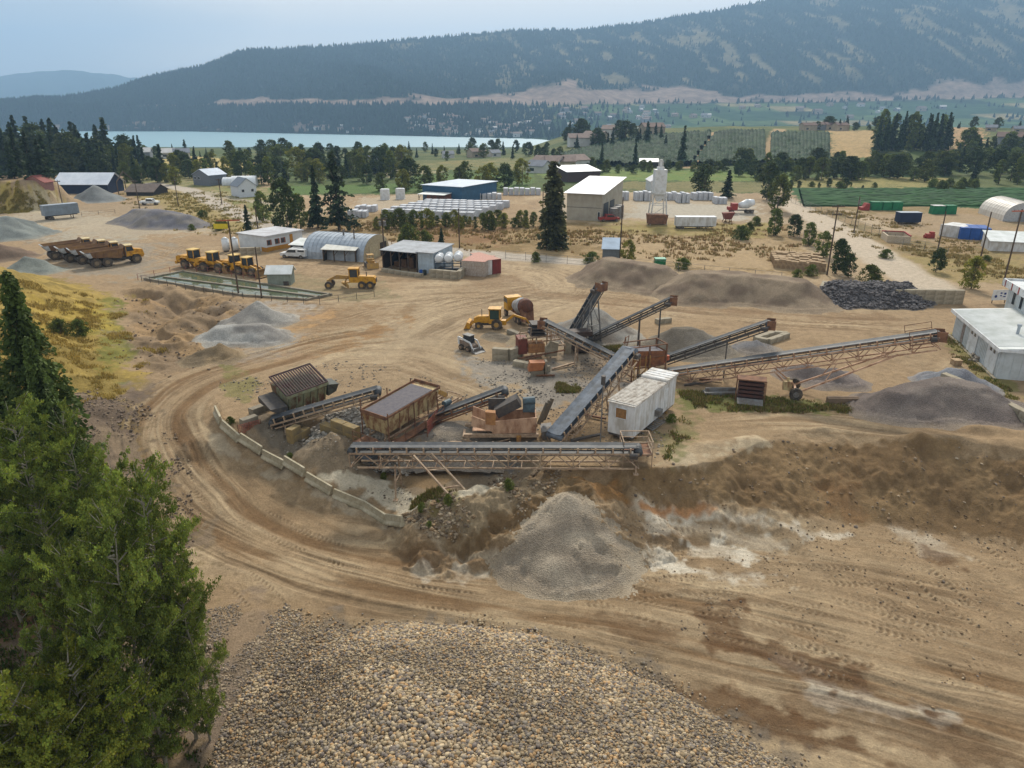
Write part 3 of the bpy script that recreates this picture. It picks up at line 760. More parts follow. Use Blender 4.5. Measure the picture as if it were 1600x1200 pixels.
# ================================================================== builders
class MB:
    def __init__(s): s.v = []; s.f = []
    def add(s, vs, fs):
        o = len(s.v); s.v += [tuple(v) for v in vs]; s.f += [tuple(i + o for i in f) for f in fs]; return s
    def box(s, c, d, rz=0.0, M=None):
        x, y, z = d[0] / 2, d[1] / 2, d[2] / 2
        vs = [Vector((a * x, b * y, e * z)) for a in (-1, 1) for b in (-1, 1) for e in (-1, 1)]
        if rz: 
            m = Matrix.Rotation(rz, 3, 'Z'); vs = [m @ v for v in vs]
        if M is not None: vs = [M @ v for v in vs]
        c = Vector(c)
        return s.add([v + c for v in vs], [(0, 1, 3, 2), (4, 6, 7, 5), (0, 4, 5, 1), (2, 3, 7, 6), (0, 2, 6, 4), (1, 5, 7, 3)])
    def bx(s, x0, x1, y0, y1, z0, z1): return s.box(((x0 + x1) / 2, (y0 + y1) / 2, (z0 + z1) / 2), (abs(x1 - x0), abs(y1 - y0), abs(z1 - z0)))
    def bar(s, a, b, w=.08, h=None):
        a = Vector(a); b = Vector(b); d = b - a; L_ = d.length
        if L_ < 1e-6: return s
        q = d.to_track_quat('X', 'Z').to_matrix()
        return s.box((a + b) / 2, (L_, w, h or w), M=q)
    def cyl(s, a, b, r0, r1=None, n=10, cap=True):
        a = Vector(a); b = Vector(b); r1 = r0 if r1 is None else r1
        q = (b - a).to_track_quat('Z', 'Y').to_matrix()
        vs = []
        for c, r in ((a, r0), (b, r1)):
            for k in range(n):
                t = 2 * math.pi * k / n
                vs.append(c + q @ Vector((math.cos(t) * r, math.sin(t) * r, 0)))
        fs = [(k, (k + 1) % n, n + (k + 1) % n, n + k) for k in range(n)]
        if cap: fs += [tuple(range(n - 1, -1, -1)), tuple(range(n, 2 * n))]
        return s.add(vs, fs)
    def prism(s, prof, y0, y1):
        """outline in x,z pushed along y"""
        n = len(prof)
        vs = [(x, y0, z) for x, z in prof] + [(x, y1, z) for x, z in prof]
        fs = [tuple(range(n)), tuple(range(2 * n - 1, n - 1, -1))] + [(k, n + k, n + (k + 1) % n, (k + 1) % n) for k in range(n)]
        return s.add(vs, fs)
    def prismx(s, prof, x0, x1):
        """outline in y,z pushed along x"""
        n = len(prof)
        vs = [(x0, y, z) for y, z in prof] + [(x1, y, z) for y, z in prof]
        fs = [tuple(range(n - 1, -1, -1)), tuple(range(n, 2 * n))] + [(k, (k + 1) % n, n + (k + 1) % n, n + k) for k in range(n)]
        return s.add(vs, fs)
    def mesh(s, name, m, smooth=False):
        me = bpy.data.meshes.new(name); me.from_pydata(s.v, [], s.f); me.materials.append(m)
        if smooth:
            me.polygons.foreach_set('use_smooth', [True] * len(me.polygons))
        me.update(); return me
    def build(s, name, m, parent=None, smooth=False, loc=(0, 0, 0)):
        return link(name, s.mesh(name, m, smooth), parent, loc)

def thing(name, label, cat, loc, rz=0.0, group=None, scale=1.0):
    o = bpy.data.objects.new(name, None); COL.objects.link(o)
    o.location = tuple(loc); o.rotation_euler = (0, 0, rz); o.empty_display_size = .5
    o.scale = (scale,) * 3
    return tag(o, label, cat, group)
KIDS = {}
def copy_tree(o, parent=None, loc=None, rz=None, label=None, scale=None, pitch=None):
    c = o.copy(); COL.objects.link(c)
    if parent is not None: c.parent = parent
    for ch in [x for x in o.children]: copy_tree(ch, c)
    if loc is not None: c.location = tuple(loc)
    if rz is not None: c.rotation_euler = (0, 0, rz)
    if scale is not None: c.scale = scale if isinstance(scale, tuple) else (scale,) * 3
    if label: c['label'] = label
    return c
def head(a, b):
    return math.atan2(b[1] - a[1], b[0] - a[0])
def dist(a, b): return math.hypot(b[0] - a[0], b[1] - a[1])

# palette
RUST = mat('rusty_steel', (134, 96, 70), (92, 66, 52), 1.6, .85)
RUSTP = mat('rust_streaked_cream', (178, 160, 118), (116, 74, 50), 1.3, .8, lo=.42, hi=.62, stretch=(1, 1, .5), bump=.2)
TAN = mat('dusty_tan_steel', (182, 160, 134), (132, 108, 88), 2.2, .85)
PINK = mat('faded_pink_paint', (192, 158, 130), (136, 98, 74), 1.2, .8, stretch=(1, 1, .5), lo=.42)
OLIVE = mat('rust_streaked_green', (126, 128, 100), (94, 64, 48), .7, .8, stretch=(1, 1, .6), lo=.44, hi=.6, bump=.2)
DSTEEL = mat('dark_steel', (62, 60, 60), (88, 80, 72), 2.5, .7)
GSTEEL = mat('grey_steel', (120, 122, 122), (98, 88, 78), 2.0, .6)
BELT = mat('rubber_belt', (58, 62, 68), (84, 84, 82), 1.5, .6)
BELTG = mat('dusty_rubber_belt', (104, 112, 122), (76, 80, 84), 1.5, .6)
RUBBER = mat('tyre_rubber', (50, 47, 44), (104, 92, 78), 2.5, .9)
YEL = mat('machine_yellow', (198, 146, 40), (150, 106, 42), 1.6, .5, lo=.45)
YELD = mat('dusty_yellow', (178, 138, 62), (146, 116, 78), 1.6, .7)
GLASS = mat('dark_glass', (36, 42, 48), (52, 60, 66), 2, .15, spec=.6)
WHITE_P = mat('white_paint', (206, 208, 208), (182, 182, 178), 1.2, .6, lo=.45)
WHITE_D = mat('dirty_white_panel', (206, 206, 204), (172, 166, 156), 1.1, .7, stretch=(1, 1, .4), lo=.42, bump=.15)
ORANGE = mat('orange_steel', (186, 92, 54), (140, 76, 54), 2, .7)
ORNET = mat('faded_orange_mesh', (172, 94, 76), (140, 84, 70), 3, .8)
CONC = mat('concrete', (164, 154, 134), (128, 118, 98), 1.2, .9, bump=.3)
CONCD = mat('weathered_concrete', (140, 132, 116), (110, 100, 84), 1.0, .9, bump=.3)
CONCW = mat('stained_ochre_concrete', (150, 128, 84), (112, 100, 80), .9, .9, bump=.3)
WOOD = mat('pole_wood', (96, 80, 64), (70, 58, 48), 3, .9, stretch=(1, 1, .2))
WOODL = mat('pallet_wood', (176, 152, 118), (132, 108, 82), 2, .9)
GALV = mat('galvanised_sheet', (168, 176, 184), (140, 148, 156), .8, .45, metal=.2)
ROOFW = mat('white_metal_roof', (214, 216, 214), (186, 190, 184), .5, .55)
BLUEB = mat('blue_siding', (52, 92, 120), (42, 76, 102), .8, .6)
BLUER = mat('pale_blue_roof', (176, 188, 202), (156, 166, 178), .4, .5)
NAVY = mat('dark_blue_wall', (34, 46, 72), (28, 38, 58), .5, .7)
BEIGE = mat('beige_siding', (168, 162, 146), (150, 142, 126), .5, .7)
SIDEW = mat('white_ribbed_siding', (190, 196, 198), (170, 174, 172), .6, .6)
BROWNR = mat('brown_shingle', (116, 102, 92), (94, 82, 74), 1, .9)
OCHRE = mat('ochre_paint', (184, 130, 34), (160, 110, 30), 1, .7)
REDP = mat('faded_red_paint', (158, 60, 50), (128, 54, 46), 1, .7)
MAROON = mat('maroon_container', (126, 50, 46), (104, 48, 42), 1, .7)
GREENB = mat('green_paint', (30, 120, 74), (24, 96, 60), 1, .6)
BLUEC = mat('blue_container_paint', (40, 84, 156), (34, 72, 132), 1, .6)
PLASTIC = mat('white_poly_tank', (216, 220, 222), (198, 200, 200), 1, .4)

# ------------------------------------------------------------------ stockpiles
def pile(label, ridge, heights, col, col2, slope_=0.64, rough=.10, seed=0, step=None, rocks=None, name='gravel_pile', cat='gravel pile', flat=0.0, bumpy=0.0):
    pts = np.array([(r_[:2] if len(r_) == 3 else (P(*r_) if r_[0] > -30 else W(*r_))[:2]) for r_ in ridge], float)
    g0 = G(pts[:, 0], pts[:, 1]); g0 = np.atleast_1d(g0)
    if len(ridge[0]) == 3: g0 = np.array([r_[2] for r_ in ridge], float)
    hs = np.array(heights, float) + g0
    rad = max(heights) / slope_ + 2.5
    x0, x1 = pts[:, 0].min() - rad, pts[:, 0].max() + rad; y0, y1 = pts[:, 1].min() - rad, pts[:, 1].max() + rad
    if step is None: step = max(.22, (y0 + y1) / 2 * .0026)
    xs = np.arange(x0, x1, step); ys = np.arange(y0, y1, step)
    X, Y = np.meshgrid(xs, ys)
    best = np.full(X.shape, -99.0)
    wob = (fbm(X / 3.5, Y / 3.5, 400 + seed, 3) - .5)
    if len(pts) == 1:
        d = np.hypot(X - pts[0, 0], Y - pts[0, 1]); best = hs[0] - np.maximum(d + wob * 2.2 - flat, 0) * slope_
        ang = np.arctan2(Y - pts[0, 1], X - pts[0, 0])
    else:
        for i in range(len(pts) - 1):
            a, b = pts[i], pts[i + 1]; dv = b - a; L2 = dv @ dv
            t = np.clip(((X - a[0]) * dv[0] + (Y - a[1]) * dv[1]) / L2, 0, 1)
            d = np.hypot(X - a[0] - t * dv[0], Y - a[1] - t * dv[1])
            best = np.maximum(best, hs[i] * (1 - t) + hs[i + 1] * t - np.maximum(d + wob * 2.6 - flat, 0) * slope_)
    gz = G(X.ravel(), Y.ravel()).reshape(X.shape)
    hgt = best - gz
    best = best - .25 * np.exp(-(np.maximum(hgt, 0) - max(heights)) ** 2 / .1)
    best = gz + np.where(hgt > 0, hgt, hgt * 1.0) 
    # gentler skirt where the slope meets the floor
    soft = .55
    hh_ = np.where(hgt > soft, hgt - soft * .5, np.where(hgt > -soft, (hgt + soft) ** 2 / (4 * soft), 0))
    Z = gz - .06 + hh_ + (fbm(X / .8, Y / .8, 410 + seed, 3) - .5) * rough * sstep(0, .6, hh_) + bumpy * (np.abs(fbm(X / 1.1, Y / 1.1, 420 + seed, 3) * 2 - 1) - .3) * sstep(0, .5, hh_)
    ok = hh_ > .0
    cell = ok[:-1, :-1] | ok[1:, :-1] | ok[:-1, 1:] | ok[1:, 1:]
    q = np.arange(X.size).reshape(X.shape)
    F = np.stack([q[:-1, :-1], q[:-1, 1:], q[1:, 1:], q[1:, :-1]], -1)[cell]
    used = np.unique(F); remap = np.full(X.size, -1); remap[used] = np.arange(len(used))
    V = np.stack([X.ravel(), Y.ravel(), Z.ravel()], -1)[used]
    loc = np.array([pts[:, 0].mean(), pts[:, 1].mean(), g0.mean()])
    c1 = S(*col); c2 = S(*col2)
    k = fbm(V[:, 0] / 2.5, V[:, 1] / 2.5 + V[:, 2] / 2, 430 + seed, 4)[:, None]
    k = sstep(.38, .64, k)
    C = c1 * (1 - k) + c2 * k
    rill = fbm(np.arctan2(V[:, 1] - loc[1], V[:, 0] - loc[0]) * 9, V[:, 2] * .3, 440 + seed, 3)[:, None]
    C = C * (.86 + .28 * rill)
    sk = (1 - sstep(.0, .5, hh_.ravel()[used]))[:, None]
    C = C * (1 - .35 * sk) + S(160, 142, 114) * .35 * sk
    V = V - loc
    me = mesh_np(name, V, remap[F], GRAVEL, True, C)
    o = link(name, me, None, tuple(loc)); tag(o, label, cat)
    if rocks:
        m_, size = rocks
        vis = V[hh_.ravel()[used] > .15]
        idx = rng.integers(0, len(vis), m_)
        rk = stones(vis[idx] + rng.normal(0, .12, (m_, 3)), size * (.5 + rng.random(m_)), S(*col)[None] * (.55 + .9 * rng.random((m_, 1))))
        r_ = link('rocks', mesh_np('rocks', *rk[:2], STONE, False, rk[2]), o); r_['kind'] = 'stuff'
    return o
def gravel_material():
    m = bpy.data.materials.new('gravel'); m.use_nodes = True; t = m.node_tree; b = t.nodes['Principled BSDF']
    b.inputs['Roughness'].default_value = .95; b.inputs['Specular IOR Level'].default_value = .15
    at = t.nodes.new('ShaderNodeAttribute'); at.attribute_name = 'Col'
    co = t.nodes.new('ShaderNodeTexCoord')
    vo = t.nodes.new('ShaderNodeTexVoronoi'); vo.inputs['Scale'].default_value = 11
    t.links.new(co.outputs['Object'], vo.inputs['Vector'])
    bw = t.nodes.new('ShaderNodeRGBToBW'); t.links.new(vo.outputs['Color'], bw.inputs[0])
    mr = t.nodes.new('ShaderNodeMapRange'); mr.inputs[3].default_value = .76; mr.inputs[4].default_value = 1.26
    t.links.new(bw.outputs[0], mr.inputs[0])
    vm = t.nodes.new('ShaderNodeVectorMath'); vm.operation = 'SCALE'; t.links.new(at.outputs['Color'], vm.inputs[0]); t.links.new(mr.outputs[0], vm.inputs['Scale'])
    t.links.new(vm.outputs[0], b.inputs['Base Color'])
    bp = t.nodes.new('ShaderNodeBump'); bp.inputs['Strength'].default_value = .7; bp.inputs['Distance'].default_value = .08
    t.links.new(vo.outputs['Distance'], bp.inputs['Height']); t.links.new(bp.outputs[0], b.inputs['Normal'])
    return m
GRAVEL = gravel_material()
STONE = mat('stone', (255, 255, 255), (190, 186, 180), 4, .9, bump=.2, attr='Col')
def ico():
    import bmesh
    bm = bmesh.new(); bmesh.ops.create_icosphere(bm, subdivisions=2, radius=1)
    v = np.array([x.co[:] for x in bm.verts]); f = np.array([[a.index for a in p.verts] for p in bm.faces]); bm.free()
    bm = bmesh.new(); bmesh.ops.create_icosphere(bm, subdivisions=1, radius=1)
    v1 = np.array([x.co[:] for x in bm.verts]); f1 = np.array([[a.index for a in p.verts] for p in bm.faces]); bm.free()
    return (v, f), (v1, f1)
ICO2, ICO1 = ico()
def stones(pos, size, cols, base=None):
    bv, bf = base or ICO1
    k = len(pos); nb = len(bv)
    th = rng.random((k, 3)) * 6.28
    c, s_ = np.cos(th), np.sin(th)
    sc = np.stack([.75 + .6 * rng.random(k), .7 + .45 * rng.random(k), .5 + .3 * rng.random(k)], -1) * size[:, None] * .5
    v = bv[None] * (1 + (rng.random((k, nb, 1)) - .5) * .32) * sc[:, None, :]
    # tumble
    x, y, z = v[..., 0], v[..., 1], v[..., 2]
    t1 = (th[:, 1] - 3.14) * .16
    cx, sx = np.cos(t1)[:, None], np.sin(t1)[:, None]
    y, z = y * cx - z * sx, y * sx + z * cx
    cz, sz = c[:, 2][:, None], s_[:, 2][:, None]
    x, y = x * cz - y * sz, x * sz + y * cz
    V = np.stack([x, y, z], -1) + pos[:, None, :]
    F = (bf[None] + (np.arange(k) * nb)[:, None, None]).reshape(-1, 3)
    return V.reshape(-1, 3), F, np.repeat(cols, nb, 0)

GB, GB2 = (134, 118, 98), (116, 100, 84)      # brown grey crushed stone
GG, GG2 = (148, 144, 136), (126, 122, 116)     # grey crushed stone
pile('grey brown cone of crushed stone against the bank in the pit, streaked with pale dust', [(4.3, 47.6, -4.0)], [4.95], (152, 140, 122), (132, 120, 104), .74, seed=1)
pile('small pointed grey gravel cone below the pond and the two poles', [(405, 502), (428, 503)], [3.4, 2.3], GG, GG2, seed=2)
pile('low pale grey stone pile with a flat top beside the haul road bend', [(350, 530), (408, 530)], [2.0, 2.3], (152, 150, 144), (128, 124, 118), seed=3, flat=.6)
pile('loose brown dirt heap beside the pale grey stone pile', [(322, 560), (350, 556)], [1.5, 1.9], (128, 110, 84), (108, 94, 74), seed=4, name='dirt_pile', cat='dirt pile', bumpy=.5)
pile('greenish grey gravel pile in front of the dump trucks', [(45, 425), (70, 424)], [3.2, 2.4], (128, 132, 124), (112, 116, 110), seed=5)
pile('brown crushed stone pile at the left edge behind the dry grass slope', [(-40, 405), (15, 402)], [4.0, 3.2], (120, 100, 84), (104, 88, 74), seed=6)
pile('large grey green gravel pile at the left edge of the upper yard', [(-60, 372), (20, 370), (55, 366)], [5.6, 5.2, 3.4], (126, 130, 124), (112, 116, 112), seed=7)
pile('grey gravel cone in front of the open barn', [(152, 314)], [5.6], (128, 130, 128), (116, 118, 116), seed=8)
pile('wide dark grey stone pile beside the grassy road bank', [(215, 345), (252, 352), (290, 353)], [3.4, 4.2, 3.2], (106, 104, 108), (122, 116, 110), seed=9, flat=1.5)
pile('long brown gravel pile below the small grey shed', [(955, 437), (1025, 446)], [4.0, 3.6], GB, GB2, seed=10, flat=1.6)
pile('largest brown gravel ridge behind the conveyors, left of the dark rock pile', [(1090, 460), (1160, 462), (1240, 470)], [4.0, 3.9, 3.6], GB, GB2, seed=11, flat=1.8)
pile('pile of dark broken rock against the concrete block wall', [(1305, 467), (1395, 468)], [2.7, 2.7], (108, 104, 104), (84, 80, 82), seed=12, rocks=(7000, .42), name='rock_pile', cat='rock pile', bumpy=.6, flat=1.2)
pile('grey stone cone under the head of the steep conveyor', [(925, 522)], [3.9], (136, 132, 124), (120, 112, 102), seed=13)
pile('brown grey gravel heap behind the screen tower', [(1050, 545), (1095, 548)], [3.0, 3.2], (118, 110, 98), (106, 98, 86), seed=14)
pile('low dark gravel heap behind the wide belt conveyor under the upper boom', [(1180, 548)], [1.9], (110, 108, 108), (120, 112, 104), seed=15)
pile('grey brown heap under the long stacker conveyor', [(1245, 588), (1300, 596)], [1.8, 2.2], (120, 110, 104), (108, 100, 96), seed=16)
pile('bluish grey stone pile leaning on the block wall by the white building', [(1475, 598), (1500, 602)], [2.2, 2.4], (124, 126, 130), (112, 112, 116), seed=17)
pile('broad brown gravel pile at the foot of the block wall', [(1400, 640), (1470, 632), (1530, 640)], [2.4, 3.0, 2.8], (118, 108, 100), (106, 96, 90), seed=18, flat=.6)
pile('small grey sand heap beside the skid steer loader', [(775, 528), (790, 530)], [1.0, .9], (122, 112, 96), (108, 98, 84), seed=19)
pile('sandy heap piled inside the concrete block bay', [(815, 533)], [1.5], (150, 134, 106), (136, 122, 98), seed=20)
pile('pale crushed stone spread behind the feed conveyor', [(548, 660), (575, 664)], [1.3, 1.2], (168, 162, 152), (140, 132, 122), seed=21, rocks=(900, .35))
pile('grey fines heap in front of the crusher legs', [(705, 672), (728, 674)], [.7, .7], (128, 120, 110), (138, 128, 116), seed=22)

# cobble heap under the camera
pc = np.array(COBBLE)[:, :2]
cx0, cx1, cy0, cy1 = -16, 17, 11, 40
rw = rng.random((125000, 2)) * [cx1 - cx0, cy1 - cy0] + [cx0, cy0]
fan_ok = (np.abs(rw[:, 0]) < rw[:, 1] * .80 + 2)
q_ = sdf_poly(rw[:, 0], rw[:, 1], pc) + (fbm(rw[:, 0] / 1.5, rw[:, 1] / 1.5, 501, 3) - .5) * 2.0
side = sdf_poly(rw[:, 0], rw[:, 1], [W(240, 1210, -4), W(300, 1060, -4), W(370, 990, -4), W(450, 960, -4), W(520, 985, -4), W(430, 1090, -4), W(360, 1300, -4)])
prob = np.where(q_ > 0, 1.0, np.exp(q_ / .35) * .7)
prob = np.maximum(prob, sstep(-1.5, 1.0, side) * .7)
prob *= np.clip(18 / rw[:, 1], .45, 1.1) if False else 1
keep = fan_ok & (rng.random(len(rw)) < prob * .78)
rw = rw[keep]
zz_ = G(rw[:, 0], rw[:, 1])
sf_ = fbm(rw[:, 0] / 3, rw[:, 1] / 3, 505, 3)
size = (.095 + .17 * rng.random(len(rw)) ** 2.4) * (.85 + .35 * sstep(.35, .65, sf_))
size = np.where(sdf_poly(rw[:, 0], rw[:, 1], pc) < 0, size * .75, size)
pal = 1.12 * np.array([S(170, 152, 122), S(156, 140, 116), S(140, 130, 116), S(180, 162, 132), S(124, 114, 104), S(160, 140, 110), S(114, 104, 96), S(172, 140, 100)])
cols = pal[rng.integers(0, len(pal), len(rw))] * (.84 + .36 * rng.random((len(rw), 1))) * (.86 + .26 * sstep(.4, .6, fbm(rw[:, 0] / 4, rw[:, 1] / 2.5, 506, 3)))[:, None]
print('cobbles', len(rw))
V_, F_, C_ = stones(np.stack([rw[:, 0], rw[:, 1], zz_ + size * .22], -1), size, cols)
tag(link('cobbles', mesh_np('cobbles', V_, F_, STONE, True, C_)), 'rounded tan and grey cobbles heaped in the foreground', 'cobbles', kind='stuff')

# ------------------------------------------------------------------ wheels
def wheel(parent, x, y, r, w_, rimm, n=18, name='wheel'):
    m = MB(); s_ = 1 if y > 0 else -1
    m.cyl((0, -w_ / 2, 0), (0, w_ / 2, 0), r, r, n)
    m.cyl((0, -w_ / 2 - .04, 0), (0, w_ / 2 + .04, 0), r * .86, r * .86, n)
    for k in range(n):
        t = 2 * math.pi * k / n
        m.box((math.cos(t) * r, 0, math.sin(t) * r), (.10 * r, w_ * .92, .14 * r), M=Matrix.Rotation(-t, 3, 'Y'))
    o = m.build(name, RUBBER, parent, loc=(x, y, r))
    q = MB(); q.cyl((0, s_ * (w_ / 2 - .02), 0), (0, s_ * (w_ / 2 + .06), 0), r * .52, r * .46, 12); q.cyl((0, s_ * (w_ / 2), 0), (0, s_ * (w_ / 2 + .12), 0), r * .18, r * .15, 8)
    q.build('rim', rimm, o)
    return o

# ------------------------------------------------------------------ conveyors
def conveyor(label, T, H, w_=1.0, depth=.55, frame=TAN, belt=BELT, lattice=False, legs=((.5, 1),), pitch_=1.3, axle=None, name='conveyor', cover=None, motor=True, rail=False, hood=False):
    T = Vector(T); H = Vector(H)
    base = Vector((T.x, T.y, G(T.x, T.y)))
    rz = math.atan2(H.y - T.y, H.x - T.x)
    o = thing(name, label, 'conveyor', base, rz)
    Lh = math.hypot(H.x - T.x, H.y - T.y); dz = H.z - T.z; Ln = math.hypot(Lh, dz)
    d = Vector((Lh, 0, dz)) / Ln; nrm = Vector((-dz, 0, Lh)) / Ln
    t0 = Vector((0, 0, T.z - base.z))
    def at(s_, y=0, h=0): return t0 + d * s_ + nrm * h + Vector((0, y, 0))
    f = MB(); hw = w_ / 2 + .08
    for y in (-hw, hw):
        f.bar(at(0, y, -.05), at(Ln, y, -.05), .07, .16)
        if lattice:
            f.bar(at(.6, y, -depth), at(Ln - .3, y, -depth), .12, .12)
            k = int(Ln / (depth * .95)); st_ = Ln / k
            for i in range(k):
                a, b = (i * st_, (i + 1) * st_) if i % 2 else ((i + 1) * st_, i * st_)
                f.bar(at(a, y, -.1), at(b, y, -depth), .075, .075)
                if i % 2 == 0: f.bar(at(i * st_, y, -.1), at(i * st_, y, -depth), .08, .08)
        else:
            f.bar(at(.3, y, -depth * .72), at(Ln - .3, y, -depth * .72), .07, .12)
            k = int(Ln / 1.1)
            for i in range(k + 1): f.bar(at(i * Ln / k, y, -.1), at(i * Ln / k, y, -depth * .7), .06, .06)
    k = max(3, int(Ln / 2.2))
    for i in range(k + 1): f.bar(at(i * Ln / k, -hw, -depth * (.98 if lattice else .7)), at(i * Ln / k, hw, -depth * (.98 if lattice else .7)), .06, .06)
    f.build('frame', frame, o)
    b = MB(); q = w_ / 2; e = .16
    def strip(y0, z0, y1, z1, th):
        vs = [at(s_, y, h) for s_ in (.1, Ln - .05) for (y, h) in ((y0, z0), (y1, z1), (y1, z1 - th), (y0, z0 - th))]
        b.add(vs, [(0, 1, 2, 3), (7, 6, 5, 4), (0, 4, 5, 1), (1, 5, 6, 2), (2, 6, 7, 3), (3, 7, 4, 0)])
    strip(-q, .50, -q * .38, .38, .07); strip(-q * .38, .38, q * .38, .38, .03); strip(q * .38, .38, q, .50, .07)
    strip(-q, -.22, q, -.22, .03)
    b.build('belt', belt, o)
    for s_, r in ((0.1, .26), (Ln - .05, .34)):
        p_ = MB(); p_.cyl((0, -q - .05, 0), (0, q + .05, 0), r, r, 14); p_.build('pulley', belt, o, True, loc=tuple(at(s_, 0, .08)))
    ki = max(3, int(Ln / pitch_))
    im = MB()
    for y in (-1, 1):
        im.bar((0, y * hw, -.02), (0, y * hw, .5), .08, .13)
        im.cyl((0, y * q, .43), (0, y * q * .38, .32), .05, .05, 6)
    im.cyl((0, -q * .38, .32), (0, q * .38, .32), .05, .05, 6)
    me_ = im.mesh('idler', frame)
    for i in range(ki):
        io = link('idler', me_, o, tuple(at((i + .5) * Ln / ki, 0, 0))); io.rotation_euler = (0, -math.atan2(dz, Lh), 0)
    rot = Matrix.Rotation(rz, 3, 'Z')
    for fr, kind in legs:
        top = at(fr * Ln, 0, -depth * .8)
        wp = base + rot @ top
        gz = G(wp.x, wp.y) - base.z - .1
        sp = .2 + .12 * max(0, top.z - gz)
        for y in (-1, 1):
            l = MB(); foot = Vector((top.x - (.0 if kind == 1 else kind * (top.z - gz) * .5), y * (hw + sp), gz))
            l.bar(top + Vector((0, y * hw, 0)), foot, .13); l.box(foot + Vector((0, 0, .06)), (.4, .4, .08))
            l.build('support_leg', frame, o)
        c_ = MB(); m1 = (top + Vector((top.x - (.0 if kind == 1 else kind * (top.z - gz) * .5), 0, gz))) / 2
        if top.z - gz > 1.0:
            c_.bar((m1.x, -(hw + sp / 2), m1.z), (m1.x, hw + sp / 2, m1.z), .08)
            c_.bar(top + Vector((0, -hw, 0)), (m1.x, hw + sp / 2, m1.z), .06); c_.build('brace', frame, o)
    if motor:
        m = MB(); p_ = at(Ln - .5, -hw - .35, 0); m.cyl(p_ + Vector((-.3, 0, 0)), p_ + Vector((.35, 0, 0)), .2, .2, 10); m.box(p_ + Vector((0, .1, -.2)), (.6, .5, .12)); m.build('motor', DSTEEL, o)
    if rail:
        r_ = MB()
        for i in range(int(Ln * .92 / 2)):
            p_ = at(Ln * .05 + i * 2.0, hw + .35, 0); r_.bar(p_, p_ + Vector((0, 0, .9)), .04)
        r_.bar(at(Ln * .05, hw + .35, .9), at(Ln * .95, hw + .35, .9), .04); r_.build('handrail', frame, o)
    if hood:
        h = MB(); p_ = at(Ln + .1, 0, 0)
        h.box(p_ + Vector((.1, hw, 0)), (.9, .06, 1.0)); h.box(p_ + Vector((.1, -hw, 0)), (.9, .06, 1.0)); h.box(p_ + Vector((.52, 0, -.1)), (.06, 2 * hw, .9))
        h.build('chute', RUST, o)
    return o, at, base, rz, Ln

CB = BELTG
conveyor('feed conveyor rising from under the slatted hopper, orange at its head', W(424, 660, .2), W(592, 612, 2.8), 1.1, .65, TAN, BELT, legs=((.12, 1), (.96, 1)), pitch_=.9)
conveyor('short dark conveyor between the screening plant and the crusher', W(672, 656, .2), W(790, 612, 3.0), 1.1, .5, RUST, BELT, legs=((.55, 1), (.9, 1)))
lc = conveyor('long level lattice conveyor across the front of the plant, rounded head at the right', W(548, 703, 1.0), W(998, 704, 1.8), 1.1, 1.35, TAN, BELT, lattice=True, legs=((.16, 1), (.99, 1)), pitch_=1.35)
conveyor('wide grey belt conveyor climbing from the crusher to the screen tower', W(866, 684, .6), W(984, 548, 5.6), 1.5, 1.0, TAN, BELTG, lattice=True, legs=((.55, 1), (.9, -1)), pitch_=1.1)
conveyor('dark transfer conveyor sloping up left to the old crusher', W(958, 560, 1.0), W(850, 506, 4.6), 1.3, .6, TAN, BELT, legs=((.5, 1),), pitch_=1.0, hood=True)
conveyor('steepest narrow grey conveyor, rusty head over the cone pile', W(893, 524, .8), W(938, 448, 8.0), 1.1, .5, GSTEEL, BELTG, legs=((.5, 1), (.75, 1)), hood=True)
conveyor('dark boom conveyor reaching up right behind the cone pile', W(922, 530, .8), W(1050, 470, 6.4), 1.0, .5, DSTEEL, BELT, legs=((.6, 1), (.85, 1)), pitch_=1.6, hood=True)
conveyor('upper of the two conveyors right of the screen tower, ends above a concrete box', W(1038, 563, 1.2), W(1202, 507, 6.4), 1.1, .6, DSTEEL, BELT, legs=((.6, 1),), pitch_=1.5, hood=True)

# the long stacker with its wheeled undercarriage
so_, sat, sbase, srz, sL = conveyor('longest stacker conveyor with rust streaked lattice boom on two wheels', W(1042, 584, .9), W(1466, 524, 7.6), 1.15, 1.25, PINK, BELT, lattice=True, legs=(), pitch_=1.5, rail=False, hood=True)
rot = Matrix.Rotation(srz, 3, 'Z'); inv = rot.inverted()
ax = P(1240, 612); axl = inv @ (Vector(ax) - sbase)
u_ = MB()
for y in (-1, 1):
    u_.bar((axl.x, axl.y * .0 + y * 1.3 + 0, axl.z + .6), sat(sL * .42, y * .65, -1.2), .16); u_.bar((axl.x, y * 1.3, axl.z + .6), sat(sL * .86, y * .65, -1.2), .16)
    for t in (.3, .6): u_.bar((axl.x * (1 - t) + sat(sL * .86).x * t, y * (1.3 - .65 * t), (axl.z + .6) * (1 - t) + (sat(sL * .86).z - 1.2) * t), sat(sL * (.62 + .1 * t), y * .65, -1.2), .08)
u_.bar((axl.x, -1.6, axl.z + .6), (axl.x, 1.6, axl.z + .6), .2)
u_.build('undercarriage', PINK, so_)
for y in (-1.55, 1.55):
    w__ = wheel(so_, axl.x, y, .62, .4, GSTEEL); w__.location.z = axl.z + .58
m_ = MB(); m_.box((axl.x - .9, -1.0, axl.z + 1.3), (.9, .8, .9)); m_.cyl((axl.x - .9, -1.0, axl.z + 1.7), (axl.x - .9, -1.0, axl.z + 2.1), .14, .14, 8); m_.build('engine', RUSTP, so_)
m_ = MB()
for s_ in (.90, .99):
    for y in (-1.2, 1.2): m_.bar(sat(sL * s_, y, -.3), sat(sL * s_, y, 1.1), .05)
